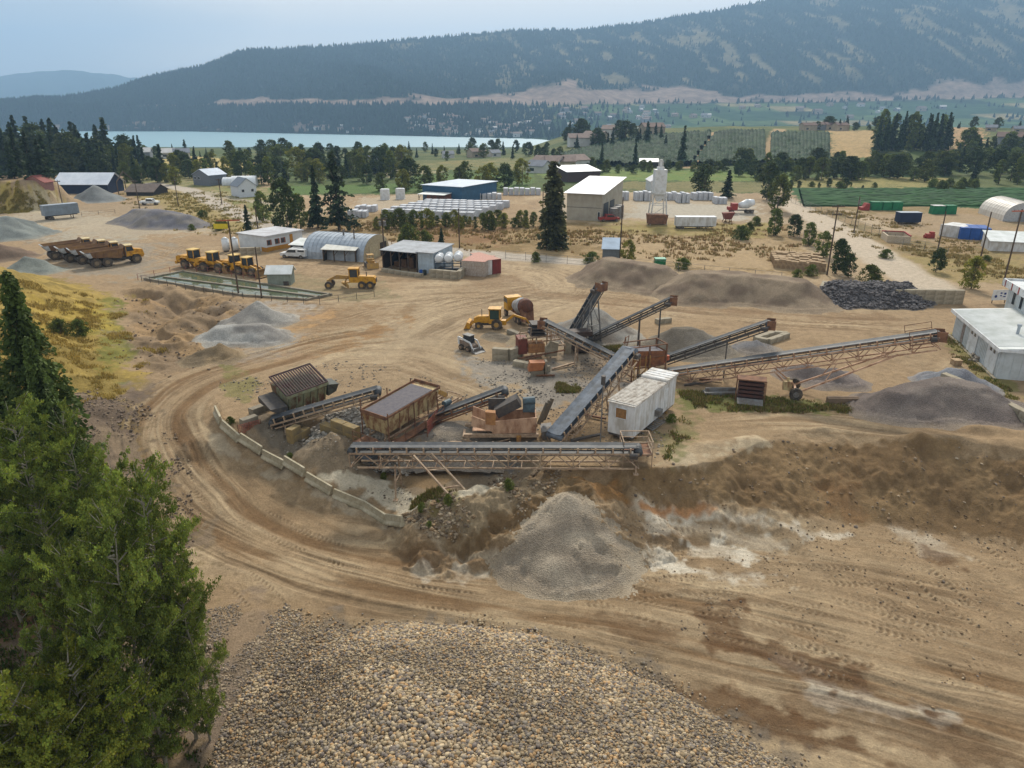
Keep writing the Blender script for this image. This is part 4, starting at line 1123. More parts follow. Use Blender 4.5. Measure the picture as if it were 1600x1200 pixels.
for y in (-1.2, 1.2):
    m_.bar(sat(sL * .9, y, 1.1), sat(sL * .99, y, 1.1), .05); m_.bar(sat(sL * .9, y, .5), sat(sL * .99, y, .5), .05)
    m_.bar(sat(sL * .9, y, -.25), sat(sL * .99, y, -.25), .3, .05)
m_.bar(sat(sL * .99, -1.2, -.25), sat(sL * .99, 1.2, -.25), .06); m_.build('head_platform', RUST, so_)

# platform at the head of the level conveyor
o_ = thing('access_platform', 'small tan railed platform at the right end of the level conveyor', 'platform', P(990, 722))
m_ = MB()
for x in (-1.1, 1.3):
    for y in (-1.1, 1.1): m_.bar((x, y, -.1), (x, y, 2.3), .07)
for z in (1.2, 1.75, 2.3):
    m_.bar((-1.1, -1.1, z), (1.3, -1.1, z), .06); m_.bar((-1.1, 1.1, z), (1.3, 1.1, z), .06); m_.bar((-1.1, -1.1, z), (-1.1, 1.1, z), .06); m_.bar((1.3, -1.1, z), (1.3, 1.1, z), .06)
m_.build('railing', TAN, o_); q = MB(); q.box((.1, 0, 1.1), (2.4, 2.2, .06)); q.build('deck', RUST, o_)

# ------------------------------------------------------------------ slatted feed hopper
A_ = Vector(W(452, 655, -.2)); B_ = Vector(W(545, 622, 0))
rz_ = head(A_, B_)
o_ = thing('feed_hopper', 'rust streaked green feed hopper under a sloping rack of steel bars', 'hopper', (A_.x, A_.y, -.3), rz_, None, .84)
m_ = MB(); Lb = 4.9
m_.add([(.2, .1, .7), (Lb, .1, .9), (Lb, 3.0, .9), (.2, 3.0, .7), (-.2, -.5, 3.0), (Lb + .2, -.5, 3.3), (Lb + .2, 3.2, 4.0), (-.2, 3.2, 3.8)],
       [(0, 3, 2, 1), (0, 1, 5, 4), (1, 2, 6, 5), (2, 3, 7, 6), (3, 0, 4, 7), (4, 5, 6, 7)])
m_.build('bin', OLIVE, o_)
m_ = MB()
for x in (.3, Lb): m_.bar((x, .1, .7), (x, 2.9, .7), .16)
for i in range(6): m_.bar((.05 + i * .95, -.56, 2.9), (.2 + i * .92, .0, .9), .14, .1)
m_.bar((-.3, -.58, 3.0), (Lb + .3, -.58, 3.3), .12, .34)
for x in (.3, Lb): 
    for y in (.1, 2.9): m_.bar((x, y, -.2), (x, y, 1.0), .22)
m_.build('frame', mat('faded_green_steel', (134, 142, 112), (110, 92, 70), 1.5, .8), o_)
m_ = MB()
for i in range(17):
    x = -.15 + i * (Lb + .3) / 16
    m_.bar((x, -.55, 3.15 + x * .06), (x + .1, 3.3, 4.5 + x * .06), .13, .14)
m_.bar((-.25, -.55, 3.2), (Lb + .25, -.55, 3.5), .1, .2); m_.bar((-.2, 3.3, 4.5), (Lb + .3, 3.3, 4.8), .1, .2); m_.bar((-.2, -.5, 3.2), (-.1, 3.3, 4.5), .12, .22); m_.bar((Lb + .25, -.5, 3.5), (Lb + .3, 3.3, 4.8), .12, .22)
m_.build('grizzly_rack', mat('dark_rusty_bars', (88, 64, 60), (62, 50, 50), 2, .8), o_)
m_ = MB(); m_.add([(-2.3, -.4, 2.1), (-.3, -.6, 2.0), (-.3, 2.4, 3.0), (-2.3, 2.3, 3.0), (-2.3, -.4, 1.95), (-.3, -.6, .6), (-.3, 2.4, .9), (-2.3, 2.3, 2.3)],
                  [(0, 1, 2, 3), (0, 4, 5, 1), (1, 5, 6, 2), (2, 6, 7, 3), (3, 7, 4, 0), (7, 6, 5, 4)])
m_.build('rear_box', DSTEEL, o_)
m_ = MB(); m_.add([(Lb + .1, -.7, 3.2), (Lb + 1.5, -.9, 3.0), (Lb + 1.6, .9, 3.2), (Lb + .1, .8, 3.5), (Lb + .2, -.5, 1.7), (Lb + 1.3, -.5, 2.0), (Lb + 1.3, .6, 2.0), (Lb + .2, .6, 1.7)],
                  [(0, 1, 2, 3), (0, 4, 5, 1), (1, 5, 6, 2), (2, 6, 7, 3), (3, 7, 4, 0), (7, 6, 5, 4)])
m_.build('side_guard', mat('dark_green_sheet', (74, 80, 72), (60, 56, 52), 2, .7), o_)

# ------------------------------------------------------------------ screening plant on wheels
A_ = Vector(W(606, 712, -1.4)); B_ = Vector(W(716, 650, -1.0)); rz_ = head(A_, B_)
o_ = thing('screening_plant', 'peeling cream screening plant on a wheeled chassis with a dark sloping top', 'screening plant', (A_.x, A_.y, -1.9), rz_, None, .88)
LS = dist(A_, B_) / .88
m_ = MB()
for y in (.4, 2.6): m_.bar((-.3, y, 1.3), (LS + 1.2, y, 2.7), .14, .34); m_.bar((0, y, 2.2), (LS + .6, y, 3.0), .1, .2)
for x in (.2, 2.4, 4.6, 6.8):
    for y in (.4, 2.6): m_.bar((x, y, 1.2 + x * .16), (x, y, 2.9 + x * .1), .1)
for x in np.linspace(0, LS + 1, 7): m_.bar((x, .4, 1.35 + x * .155), (x, 2.6, 1.35 + x * .155), .1)
m_.bar((LS * .62, .4, .2), (LS * .62, .4, 2.4), .18); m_.bar((LS * .62, 2.6, .2), (LS * .62, 2.6, 2.4), .18)
m_.build('chassis', TAN, o_)
m_ = MB(); zb_ = lambda x: 2.9 + x * .11
m_.add([(.0, -.1, 3.0), (7.4, -.1, 3.7), (7.4, 2.9, 3.7), (.0, 2.9, 3.0), (-.35, -.5, 4.9), (7.7, -.5, 5.7), (7.7, 3.2, 5.7), (-.35, 3.2, 4.9)],
       [(0, 3, 2, 1), (0, 1, 5, 4), (1, 2, 6, 5), (2, 3, 7, 6), (3, 0, 4, 7), (4, 5, 6, 7)])
m_.build('screen_box', RUSTP, o_)
m_ = MB()
m_.add([(-.2, -.2, 5.02), (6.9, -.2, 5.72), (6.9, 2.9, 5.72), (-.2, 2.9, 5.02), (-.2, -.2, 4.9), (6.9, -.2, 5.6), (6.9, 2.9, 5.6), (-.2, 2.9, 4.9)],
       [(0, 1, 2, 3), (0, 4, 5, 1), (1, 5, 6, 2), (2, 6, 7, 3), (3, 7, 4, 0), (7, 6, 5, 4)])
m_.build('top_mesh', mat('dark_screen_mesh', (74, 70, 78), (92, 86, 88), 3, .7), o_)
m_ = MB()
for y in (-.5, 3.2): m_.bar((-.4, y, 5.0), (7.8, y, 5.8), .08, .24)
for x in (-.4, 7.8): m_.bar((x, -.5, 5.0 + (.8 if x > 0 else 0)), (x, 3.2, 5.0 + (.8 if x > 0 else 0)), .1, .42)
for x in (-.2, 3.6, 7.2): m_.bar((x, -.58, 2.4), (x, -.58, 5.5), .09); m_.bar((x, 3.3, 2.2), (x, 3.3, 6.2), .09)
for x in (1.5, 2.8, 4.4, 5.8): m_.bar((x, -.42, 3.3), (x, -.56, 5.0), .07, .07)
m_.build('side_rails', RUST, o_)
m_ = MB(); m_.box((3.4, -1.1, 2.55), (8.0, 1.0, .06), M=Matrix.Rotation(-.11, 3, 'Y')); m_.box((-1.2, 1.0, 2.2), (1.6, 3.6, .06)); m_.build('walkway', RUST, o_)
m_ = MB()
for i in range(6):
    x = -.4 + i * 1.5; m_.bar((x, -1.6, 2.1 + x * .11), (x, -1.6, 3.4 + x * .11), .05)
m_.bar((-.4, -1.6, 3.35), (7.1, -1.6, 4.2), .05); m_.bar((-.4, -1.6, 2.85), (7.1, -1.6, 3.7), .05)
for y in (-.8, .4, 1.6, 2.8): m_.bar((-2, y, 0), (-2, y, 3.4), .06)
m_.bar((-2, -.8, 3.4), (-2, 2.8, 3.4), .05); m_.bar((-2, -.8, 2.8), (-2, 2.8, 2.8), .05)
m_.build('handrail', RUST, o_)
for x in (3.4, 4.9):
    for y in (.1, 2.9):
        w__ = wheel(o_, x, y, .5, .35, TAN); w__.location.z = 1.0
for x in (3.4, 4.9):
    f_ = MB()
    for k in range(7):
        a, b = math.pi * k / 7, math.pi * (k + 1) / 7
        f_.bar((x + .64 * math.cos(a), -.1, 1.05 + .64 * math.sin(a)), (x + .64 * math.cos(b), -.1, 1.05 + .64 * math.sin(b)), .5, .05)
    f_.build('mudguard', TAN, o_)
m_ = MB(); m_.cyl((7.9, -.9, 3.9), (8.9, -.9, 3.9), .32, .32, 12); m_.box((8.4, -.9, 3.5), (1.1, .7, .15)); m_.build('motor', mat('blue_grey_motor', (84, 104, 112), (70, 76, 78), 2, .6), o_)
m_ = MB(); m_.bar((7.8, -.5, 5.2), (9.8, .4, 4.0), .12, .5); m_.bar((7.8, 3.2, 5.4), (9.8, 2.2, 4.2), .12, .5); m_.bar((9.8, .4, 4.0), (9.8, 2.2, 4.2), .12, .5); m_.build('discharge_chute', YELD, o_)
m_ = MB(); m_.box((-1.0, .9, 1.25), (2.8, 2.0, .1), M=Matrix.Rotation(-.12, 3, 'Y')); m_.box((-1.0, -.15, 1.3), (2.8, .08, .5), M=Matrix.Rotation(-.12, 3, 'Y')); m_.box((-1.0, 1.95, 1.3), (2.8, .08, .5), M=Matrix.Rotation(-.12, 3, 'Y'))
m_.cyl((-2.3, -.1, 1.0), (-2.3, 1.9, 1.0), .35, .35, 12); m_.build('lower_belt', BELT, o_)

# ------------------------------------------------------------------ crusher with pink trough
A_ = Vector(W(742, 692, -.4)); B_ = Vector(W(872, 690, -.3)); rz_ = head(A_, B_)
o_ = thing('crusher', 'faded pink and tan crusher trough on posts, beside the wide belt conveyor', 'crusher', (A_.x, A_.y, -.9), rz_)
m_ = MB()
m_.prism([(-.2, 3.2), (1.6, 2.4), (1.6, 1.6), (-.3, 2.2)], 0, .08); m_.prism([(1.6, 2.6), (5.6, 3.0), (5.6, 1.5), (1.6, 1.4)], 0, .1)
m_.prism([(-.2, 3.2), (1.6, 2.4), (1.6, 1.6), (-.3, 2.2)], 2.2, 2.3); m_.prism([(1.6, 2.6), (5.6, 3.0), (5.6, 1.5), (1.6, 1.4)], 2.2, 2.3)
m_.bx(-.2, 5.5, .1, 2.2, 1.62, 1.7); m_.bx(5.5, 5.6, 0, 2.3, 1.5, 2.9)
for x in np.linspace(1.8, 5.4, 7): m_.bx(x - .03, x + .03, -.06, 0, 1.5, 2.9)
m_.build('trough', PINK, o_)
m_ = MB(); m_.bx(-1.0, 5.8, -.15, .2, 1.1, 1.4); m_.bx(-1.0, 5.8, 2.1, 2.45, 1.1, 1.4)
for x in (-1, 1.2, 3.4, 5.6): m_.bx(x - .1, x + .1, 0, 2.3, 1.05, 1.15)
for (x, y) in ((-.6, 0), (-.6, 2.3), (1.2, 2.3), (4.0, 0), (4.0, 2.3), (5.4, 2.3)): m_.bx(x - .12, x + .12, y - .1, y + .1, -1.6, 1.1)
m_.bar((-1.2, 0, .9), (3.6, -.5, -.3), .08); m_.bar((-.8, 0, -.2), (3.2, 0, .9), .08); m_.bar((3.0, -.5, -.6), (4.0, 0, .5), .08)
m_.build('frame', TAN, o_)
m_ = MB(); m_.cyl((4.0, -.15, -1.2), (4.0, -.15, 1.3), .22, .22, 12); m_.build('ochre_post', mat('ochre_steel', (170, 126, 64), (128, 92, 58), 2, .8), o_)
m_ = MB(); m_.prism([(1.0, 2.4), (1.9, 2.3), (1.9, 3.5), (1.0, 3.6)], -.12, .5); m_.build('ochre_box', mat('faded_orange_panel', (176, 128, 78), (132, 92, 64), 2, .8), o_)
m_ = MB(); m_.box((3.0, 1.8, 3.4), (2.4, 1.4, .9), M=Matrix.Rotation(-.5, 3, 'Y')); m_.box((2.0, 2.4, 3.2), (1.6, .2, 1.4)); m_.build('jaw_housing', DSTEEL, o_)
for i in range(3):
    m_ = MB(); m_.bar((5.8 + i * .25, .3 + i * .5, 2.2), (6.6 + i * .25, .8 + i * .5, 4.1), .22, .3); m_.build('spring_beam', mat('oily_steel', (78, 72, 62), (110, 92, 70), 3, .6), o_)
m_ = MB(); m_.cyl((4.4, 1.6, 3.95), (5.5, 1.7, 4.0), .36, .36, 12); m_.bx(4.4, 5.5, 1.4, 2.0, 2.9, 3.7); m_.build('motor', mat('blue_grey_motor', (84, 104, 112)), o_)
m_ = MB(); m_.add([(6.0, -.4, 1.7), (7.0, -.3, 1.9), (7.0, 1.4, 1.9), (6.0, 1.5, 1.7), (6.2, 0, .6), (6.9, 0, .6), (6.9, 1.0, .6), (6.2, 1.0, .6)],
                  [(0, 3, 2, 1), (0, 1, 5, 4), (1, 2, 6, 5), (2, 3, 7, 6), (3, 0, 4, 7), (4, 5, 6, 7)]); m_.build('outlet_chute', GSTEEL, o_)

# ------------------------------------------------------------------ screen tower
A_ = Vector(W(985, 600, 0)); B_ = Vector(W(1038, 592, 0)); rz_ = head(A_, B_)
o_ = thing('screen_tower', 'rusty orange screen tower at the meeting of the conveyors', 'screen tower', (A_.x, A_.y, 0), rz_, None, .66)
LT = dist(A_, B_) / .66
m_ = MB()
for x in (.1, LT * .5, LT):
    for y in (0, 3.2): m_.bar((x, y, -.2), (x, y, 6.3 if x > .2 else 4.6), .2)
for z in (1.2, 2.6, 4.2, 6.2):
    for y in (0, 3.2): m_.bar((.1, y, z), (LT, y, z), .16)
    for x in (.1, LT): m_.bar((x, 0, z if x > .2 or z < 5 else 4.5), (x, 3.2, z if x > .2 or z < 5 else 4.5), .16)
m_.bar((.1, 0, 0), (LT * .5, 0, 2.6), .1); m_.bar((LT, 0, 0), (LT * .5, 0, 2.6), .1)
m_.build('frame', RUST, o_)
m_ = MB(); m_.add([(.3, .3, 2.8), (LT - .2, .3, 2.4), (LT - .2, 2.9, 2.4), (.3, 2.9, 2.8), (.1, .1, 5.6), (LT, .1, 5.0), (LT, 3.1, 5.0), (.1, 3.1, 5.6)],
                  [(0, 3, 2, 1), (0, 1, 5, 4), (1, 2, 6, 5), (2, 3, 7, 6), (3, 0, 4, 7)]); m_.build('screen_box', mat('rusty_orange_plate', (150, 98, 62), (104, 70, 54), 1.2, .8), o_)
m_ = MB(); m_.box((LT * .5, 1.6, 5.2), (LT - .4, 2.8, .1), M=Matrix.Rotation(.13, 3, 'Y')); m_.build('top_mesh', mat('dark_screen_mesh', (74, 70, 78)), o_)
m_ = MB()
for x in (.5, 1.5, 2.6, 3.4): m_.bar((x, -.1, .4), (x, -.1, 4.6), .14, .1)
m_.build('yellow_posts', YELD, o_)
m_ = MB(); m_.cyl((LT + .5, .4, 3.2), (LT + .5, .4, 4.0), .35, .35, 10); m_.cyl((LT + .6, 1.6, 2.4), (LT + .6, 2.6, 2.4), .4, .4, 10); m_.build('motor', ORANGE, o_)
m_ = MB()
for k, (x, y) in enumerate(((.2, 2.2), (.6, 3.0), (-.3, 2.6))): m_.bar((x, y, 4.6), (x + (.4 if k else -.3), y, 7.4), .1)
m_.bar((-.1, 2.2, 7.3), (1.0, 3.0, 7.4), .08); m_.build('mast', RUST, o_)
m_ = MB()
for z in (.5, 1.0, 1.5): m_.box((LT * .4, -.9, z), (3.2, 1.6, .12))
m_.build('stacked_screens', mat('dusty_black_steel', (74, 68, 62), (98, 88, 76), 3), o_)

# ------------------------------------------------------------------ old crusher cluster (upper centre)
A_ = Vector(W(818, 560, 0)); B_ = Vector(W(885, 556, 0)); rz_ = head(A_, B_)
o_ = thing('old_crusher', 'old crusher of stacked rusty frames beside the concrete block bay', 'crusher', (A_.x, A_.y, 0), rz_)
m_ = MB()
for x in (0, 1.6, 3.4):
    for y in (.2, 2.4): m_.bar((x, y, -.1), (x, y, 2.6 if x < 3 else 3.8), .16)
for z in (1.1, 2.4):
    for y in (.2, 2.4): m_.bar((-.2, y, z), (5.2, y, z + .3), .16)
for x in (-.2, 1.6, 3.4, 5.2): m_.bar((x, .2, 1.1), (x, 2.4, 1.1), .14)
m_.bar((-.4, .2, 1.3), (-.4, 0, 3.8), .06); m_.bar((.9, .2, 1.3), (.9, 0, 3.8), .06); m_.bar((-.4, 0, 3.8), (.9, 0, 3.8), .06); m_.bar((-.4, 0, 3.0), (.9, 0, 3.0), .06)
m_.build('frame', TAN, o_)
m_ = MB(); m_.bx(-.6, .5, .1, 2.0, .5, 2.4); m_.build('engine_housing', mat('dark_red_housing', (122, 62, 48), (92, 56, 46), 1.5, .7), o_)
m_ = MB(); m_.bx(.6, 2.6, .0, 1.6, .6, 1.7); m_.build('ochre_tank', mat('faded_orange_panel', (176, 128, 78)), o_)
m_ = MB()
for i in range(4): m_.box((1.9, 1.2, 2.7 + i * .42), (2.0 - i * .1, 1.9, .2))
m_.build('screen_decks', DSTEEL, o_)
m_ = MB()
for i in range(9): m_.bar((2.9 + .22 * i, .0, 2.3), (3.0 + .24 * i, .1, 4.3 - i * .12), .07)
m_.build('hangers', PINK, o_)
m_ = MB(); m_.prism([(2.6, .2), (4.0, .2), (4.2, 1.8), (3.2, 2.1), (2.6, 1.4)], -.5, -.1); m_.build('concrete_footing', CONC, o_); m_ = MB(); m_.prism([(5.3, -.1), (6.0, -.1), (6.1, 1.9), (5.3, 2.1)], .6, 1.3); m_.build('concrete_footing', CONC, o_)
m_ = MB(); m_.bx(6.4, 8.4, .6, 2.8, .3, 1.5); m_.cyl((6.8, .5, .6), (8.2, .5, .6), .45, .45, 12); m_.bx(6.2, 8.8, 1.0, 2.6, 2.0, 2.6); m_.build('drive_unit', mat('oily_black_steel', (50, 44, 42), (78, 62, 52), 2, .7), o_)
m_ = MB(); m_.bar((-.8, -.8, .3), (5.0, -.4, .9), .3, .12); m_.bar((0, -1.2, .2), (2, -1.3, .7), .16, .12); m_.build('floor_beams', RUST, o_)

# ------------------------------------------------------------------ white trailer by the conveyors
A_ = Vector(W(946, 692, 0)); B_ = Vector(W(988, 696, 0)); C__ = Vector(W(1050, 643, 0))
rz_ = head(B_, C__); LT = dist(B_, C__) + .4
o_ = thing('office_trailer', 'long dirty white trailer with a ribbed roof, boarded end window, on legs', 'trailer', (B_.x, B_.y, G(B_.x, B_.y)), rz_)
WT = 2.5; z0, z1 = .55, 3.5
m_ = MB(); m_.bx(0, LT, 0, WT, z0, z1)
for i in range(int(LT / .62)): m_.bx(.3 + i * .62, .34 + i * .62, -.018, WT + .018, z0 + .05, z1 - .05)
for z in (1.3, 2.2): m_.bx(.05, LT - .05, -.012, -.001, z, z + .03)
m_.build('body', WHITE_D, o_)
m_ = MB(); m_.bx(-.1, LT + .1, -.1, WT + .1, z1 + .002, z1 + .1)
nrb = 22
for i in range(nrb): m_.bx(.1 + i * (LT - 2.8) / nrb, .1 + (i + .38) * (LT - 2.8) / nrb, -.14, WT + .14, z1 + .1, z1 + .2)
m_.build('roof', mat('weathered_ribbed_roof', (204, 198, 188), (150, 138, 124), 2, .7, lo=.45), o_)
m_ = MB(); m_.bx(LT - 2.5, LT + .14, -.14, WT + .14, z1 + .12, z1 + .3); 
for i in range(4): m_.bx(LT - 2.4 + i * .6, LT - 2.34 + i * .6, -.15, WT + .15, z1 + .3, z1 + .34)
m_.build('roof_cap', WHITE_D, o_)
m_ = MB(); m_.bx(-.06, -.002, .75, 1.75, 2.2, 3.1); m_.build('boarded_window', mat('plywood', (150, 112, 68), (120, 88, 56), 4, .8), o_)
m_ = MB()
for z in (2.13, 3.12): m_.bx(-.08, -.002, .68, 1.82, z, z + .06)
for y in (.68, 1.76): m_.bx(-.08, -.002, y, y + .06, 2.13, 3.18)
m_.build('window_frame', WHITE_P, o_)
m_ = MB(); m_.bx(4.6, 5.4, -.5, -.02, 1.0, 1.6); m_.build('wall_box', GSTEEL, o_)
for (x, y) in ((1.2, .2), (1.2, WT - .2), (LT - 1.5, .2), (LT - 1.5, WT - .2), (LT * .5, .2)):
    l = MB(); l.bx(x - .1, x + .1, y - .1, y + .1, -.5, z0); l.build('support_leg', YELD, o_)
m_ = MB(); m_.bx(0, LT, .1, WT - .1, .35, .548); m_.build('chassis', DSTEEL, o_)
m_ = MB(); m_.bx(6.9, 7.7, -.02, -.002, .9, 2.9); m_.build('door', WHITE_P, o_)
s__ = Vector(P(1022, 668)); o_ = thing('metal_steps', 'grey metal steps lying on the ground beside the white trailer', 'steps', s__, .65)
m_ = MB()
for y in (-.5, .5): m_.bar((-.9, y, .1), (.9, y, .5), .06, .12)
for i in range(7): m_.box((-.8 + i * .27, 0, .14 + i * .055), (.14, 1.0, .05))
m_.build('frame', GSTEEL, o_)
o_ = thing('lamp_post', 'slim post with a dark lamp head at the near left corner of the white trailer', 'lamp post', P(938, 690))
m_ = MB(); m_.cyl((0, 0, -.1), (0, 0, 5.9), .06, .05, 8); m_.build('pole', GSTEEL, o_); m_ = MB(); m_.cyl((0, 0, 5.5), (0, 0, 6.3), .2, .2, 10); m_.build('lamp_head', DSTEEL, o_)

# steel rack and loose things by the long stacker
A_ = Vector(W(1150, 628, 0)); B_ = Vector(W(1188, 632, 0)); 
o_ = thing('screen_rack', 'dark brown steel rack of old screens on the weedy strip', 'rack', (A_.x, A_.y, G(A_.x, A_.y)), head(A_, B_))
m_ = MB()
for i in range(5): m_.box((1.3, .7, .25 + i * .42), (2.5, 1.3, .26))
m_.build('screens', mat('dark_brown_steel', (86, 54, 44), (62, 46, 42), 2, .7), o_)
m_ = MB()
for x in (-.1, 2.7):
    for y in (0, 1.4): m_.bar((x, y, -.1), (x, y, 2.4), .08)
m_.bx(-.1, 2.7, 0, 1.4, 2.3, 2.42); m_.build('frame', RUST, o_)
m_ = MB(); m_.box((1.3, -.6, .3), (2.5, 1.0, .06), M=Matrix.Rotation(.3, 3, 'X')); m_.build('ramp_plate', GSTEEL, o_)
c_ = P(1126, 616); m_ = MB(); m_.box((0, 0, .2), (3.6, .9, .25)); m_.box((0, .2, .5), (3.2, .2, .3)); tag(m_.build('steel_plate', GSTEEL, None, loc=tuple(c_)), 'dark flat steel plate lying left of the brown screen rack', 'steel plate')
for (a, b, lb) in (((1345, 627), (1362, 627), 'weathered grey timber beam at the foot of the broad gravel pile'),):
    A_ = Vector(P(1316, 630)); m_ = MB(); m_.box((0, 0, .3), (3.2, .5, .6)); m_.box((0, .1, .63), (3.1, .2, .06)); tag(m_.build('timber_beam', mat('grey_timber', (128, 108, 88), (104, 88, 72), 2), None, loc=tuple(A_)), lb, 'beam')

# ------------------------------------------------------------------ concrete blocks and barriers
def block_mesh(L_=1.5, Wd=.75, H=.75, m=CONC):
    b = MB(); e = .04
    b.prismx([(-Wd / 2 + e, 0), (Wd / 2 - e, 0), (Wd / 2, e), (Wd / 2, H - e), (Wd / 2 - e, H - .004), (-Wd / 2 + e, H - .004), (-Wd / 2, H - e), (-Wd / 2, e)], -L_ / 2 + .012, L_ / 2 - .012)
    b.bx(-L_ / 4 - .12, -L_ / 4 + .12, -.12, .12, H - .004, H + .07) if False else None
    return b.mesh('concrete_block', m)
BLK = {k: block_mesh(m=v) for k, v in (('grey', CONC), ('dark', CONCD), ('ochre', CONCW))}
def block_wall(pts, layers, label, group, kind='grey', bl=1.5, depth=0.0, names='concrete_block'):
    """one concrete block after another along a ground line"""
    for i in range(len(pts) - 1):
        a, b = np.array(pts[i][:2]), np.array(pts[i + 1][:2])
        n_ = max(1, int(round(np.hypot(*(b - a)) / bl))); rz = head(a, b)
        for l in range(layers):
            for k in range(n_):
                c = a + (b - a) * ((k + .5 + (0.5 if l % 2 and n_ > 2 and k < n_ - 1 else 0) * 0) / n_)
                z = G(c[0], c[1])
                o = link(names, BLK[kind], None, (c[0], c[1], z - .08 + l * .75)); o.rotation_euler = (0, 0, rz + random.uniform(-.012, .012))
                sx = np.hypot(*(b - a)) / n_ / 1.5
                o.scale = (sx, 1, 1)
                tag(o, label, 'concrete block', group)
block_wall([W(1470, 603, 0), W(1530, 628, 0), W(1610, 672, 0), W(1700, 720, 0)], 2, 'grey concrete block in the two high wall below the white building', 'blocks of the wall below the white building')
block_wall([W(1395, 474, 0), W(1502, 474, 0)], 3, 'grey concrete block in the three high wall at the end of the gravel road', 'blocks of the wall by the dark rock pile')
block_wall([W(1275, 478, 0), W(1287, 452, 0)], 2, 'pale block in the short row between brown gravel and dark rock', 'blocks dividing two piles')
block_wall([W(598, 424, 0), W(660, 433, 0)], 1, 'low grey block in front of the open machinery shed', 'blocks in front of the shed')
block_wall([W(672, 432, 0), W(716, 436, 0), W(732, 424, 0)], 2, 'grey block of the low bay around the white tanks', 'blocks round the white tanks')
block_wall([W(770, 560, 0), W(795, 562, 0), W(815, 556, 0)], 2, 'grey block of the bay holding the sandy heap', 'blocks of the sand bay')
block_wall([W(795, 520, 0), W(820, 530, 0)], 1, 'weathered low block behind the sandy heap', 'blocks behind the sand bay', 'dark')
block_wall([W(803, 570, 0), W(858, 580, 0)], 1, 'single low block in the row left of the orange box', 'low block row before the old crusher')
block_wall([W(1180, 532, 0), W(1200, 536, 0)], 1, 'block of the low concrete box under the upper conveyor head', 'blocks of the low concrete box')
block_wall([W(1200, 536, 0), W(1230, 526, 0)], 1, 'block of the low concrete box under the upper conveyor head', 'blocks of the low concrete box')
block_wall([W(1180, 532, 0), W(1208, 524, 0), W(1230, 526, 0)], 1, 'block of the low concrete box under the upper conveyor head', 'blocks of the low concrete box')
block_wall([W(1025, 506, 0), W(1047, 503, 0)], 1, 'pale green block under the end of the dark boom conveyor', 'blocks under the boom conveyor')
block_wall([W(452, 684, -.5), W(480, 668, -.5)], 2, 'ochre stained block between the two sumps', 'blocks under the feed conveyor', 'ochre')
block_wall([W(505, 672, -.5), W(560, 692, -.5)], 2, 'ochre stained block holding back the pale crushed stone', 'blocks holding the crushed stone', 'ochre')
block_wall([W(378, 668, -.2), W(402, 660, -.2)], 1, 'weathered block left of the feed conveyor tail', 'blocks left of the feed conveyor', 'dark')
block_wall([W(392, 648, 0), W(425, 636, 0)], 1, 'weathered block behind the feed conveyor tail', 'blocks behind the feed conveyor tail', 'dark')
A_ = P(837, 588); o_ = thing('orange_box', 'faded orange steel box sitting on a block', 'steel box', (A_[0], A_[1], A_[2]), .1)
m_ = MB(); m_.prism([(-.9, .7), (.7, .8), (1.0, 1.7), (-.7, 1.7)], -.5, .6); m_.build('body', mat('orange_brown_paint', (172, 112, 70), (140, 88, 60), 1.5, .7), o_); m_ = MB(); m_.bx(-.5, .9, -.4, .5, 0, .7); m_.bx(1.0, 1.25, -.4, .4, 0, 1.8); m_.build('pedestal', CONCD, o_)

# jersey barriers along the bend
bm_ = MB()
bm_.prismx([(-.3, 0), (.3, 0), (.3, .12), (.14, .35), (.08, .85), (-.08, .85), (-.14, .35), (-.3, .12)], -1.48, 1.48)
bm_.bx(-1.3, -.9, -.31, .31, -.001, .09) if False else None
BARM = bm_.mesh('concrete_barrier', mat('barrier_concrete', (184, 174, 150), (142, 132, 108), 1.3, .9, bump=.3))
BPX = [(338, 648), (352, 676), (382, 696), (412, 714), (443, 733), (476, 752), (511, 770), (549, 790), (592, 808), (640, 826), (665, 838)]
BW = [P(*b) for b in BPX]
acc = smooth_line(BW, 8); seg = np.cumsum([0] + [dist(acc[i], acc[i + 1]) for i in range(len(acc) - 1)])
nb_ = int(seg[-1] / 3.08)
words_ = ['first', 'second', 'third', 'fourth', 'fifth', 'sixth', 'seventh', 'eighth', 'ninth', 'tenth', 'eleventh', 'twelfth', 'thirteenth', 'fourteenth']
for k in range(nb_):
    s0, s1 = k * 3.08, k * 3.08 + 3.0
    a = [np.interp(s0, seg, acc[:, j]) for j in (0, 1)]; b = [np.interp(s1, seg, acc[:, j]) for j in (0, 1)]
    c = ((a[0] + b[0]) / 2, (a[1] + b[1]) / 2)
    o = link('concrete_barrier', BARM, None, (c[0], c[1], G(*c) - .05)); o.rotation_euler = (0, -math.atan2(G(*b) - G(*a), 3.0), head(a, b))
    tag(o, f'weathered concrete road barrier, {words_[min(k, 13)]} along the bend counted from the far end', 'road barrier', 'barriers along the haul road bend')
# orange mesh fence pieces
for i, (a, b, lb) in enumerate((((375, 690), (398, 668), 'faded orange mesh panel leaning by the first barriers'), ((668, 686), (683, 660), 'small orange mesh panel beside the crushing plant wheels'))):
    A_, B_ = P(*a), P(*b)
    o_ = thing('mesh_fence', lb, 'mesh fence', A_, head(A_, B_)); Lf = dist(A_, B_) + .6
    m_ = MB()
    for x in np.linspace(0, Lf, 3): m_.bar((x, 0, -.3), (x, 0, 1.5), .06)
    m_.build('posts', RUST, o_)
    m_ = MB()
    for z in np.linspace(.2, 1.4, 8): m_.bar((0, 0, z), (Lf, 0, z), .03, .04)
    for x in np.linspace(0, Lf, 14): m_.bar((x, 0, .2), (x, 0, 1.4), .03)
    m_.build('mesh', ORNET, o_)
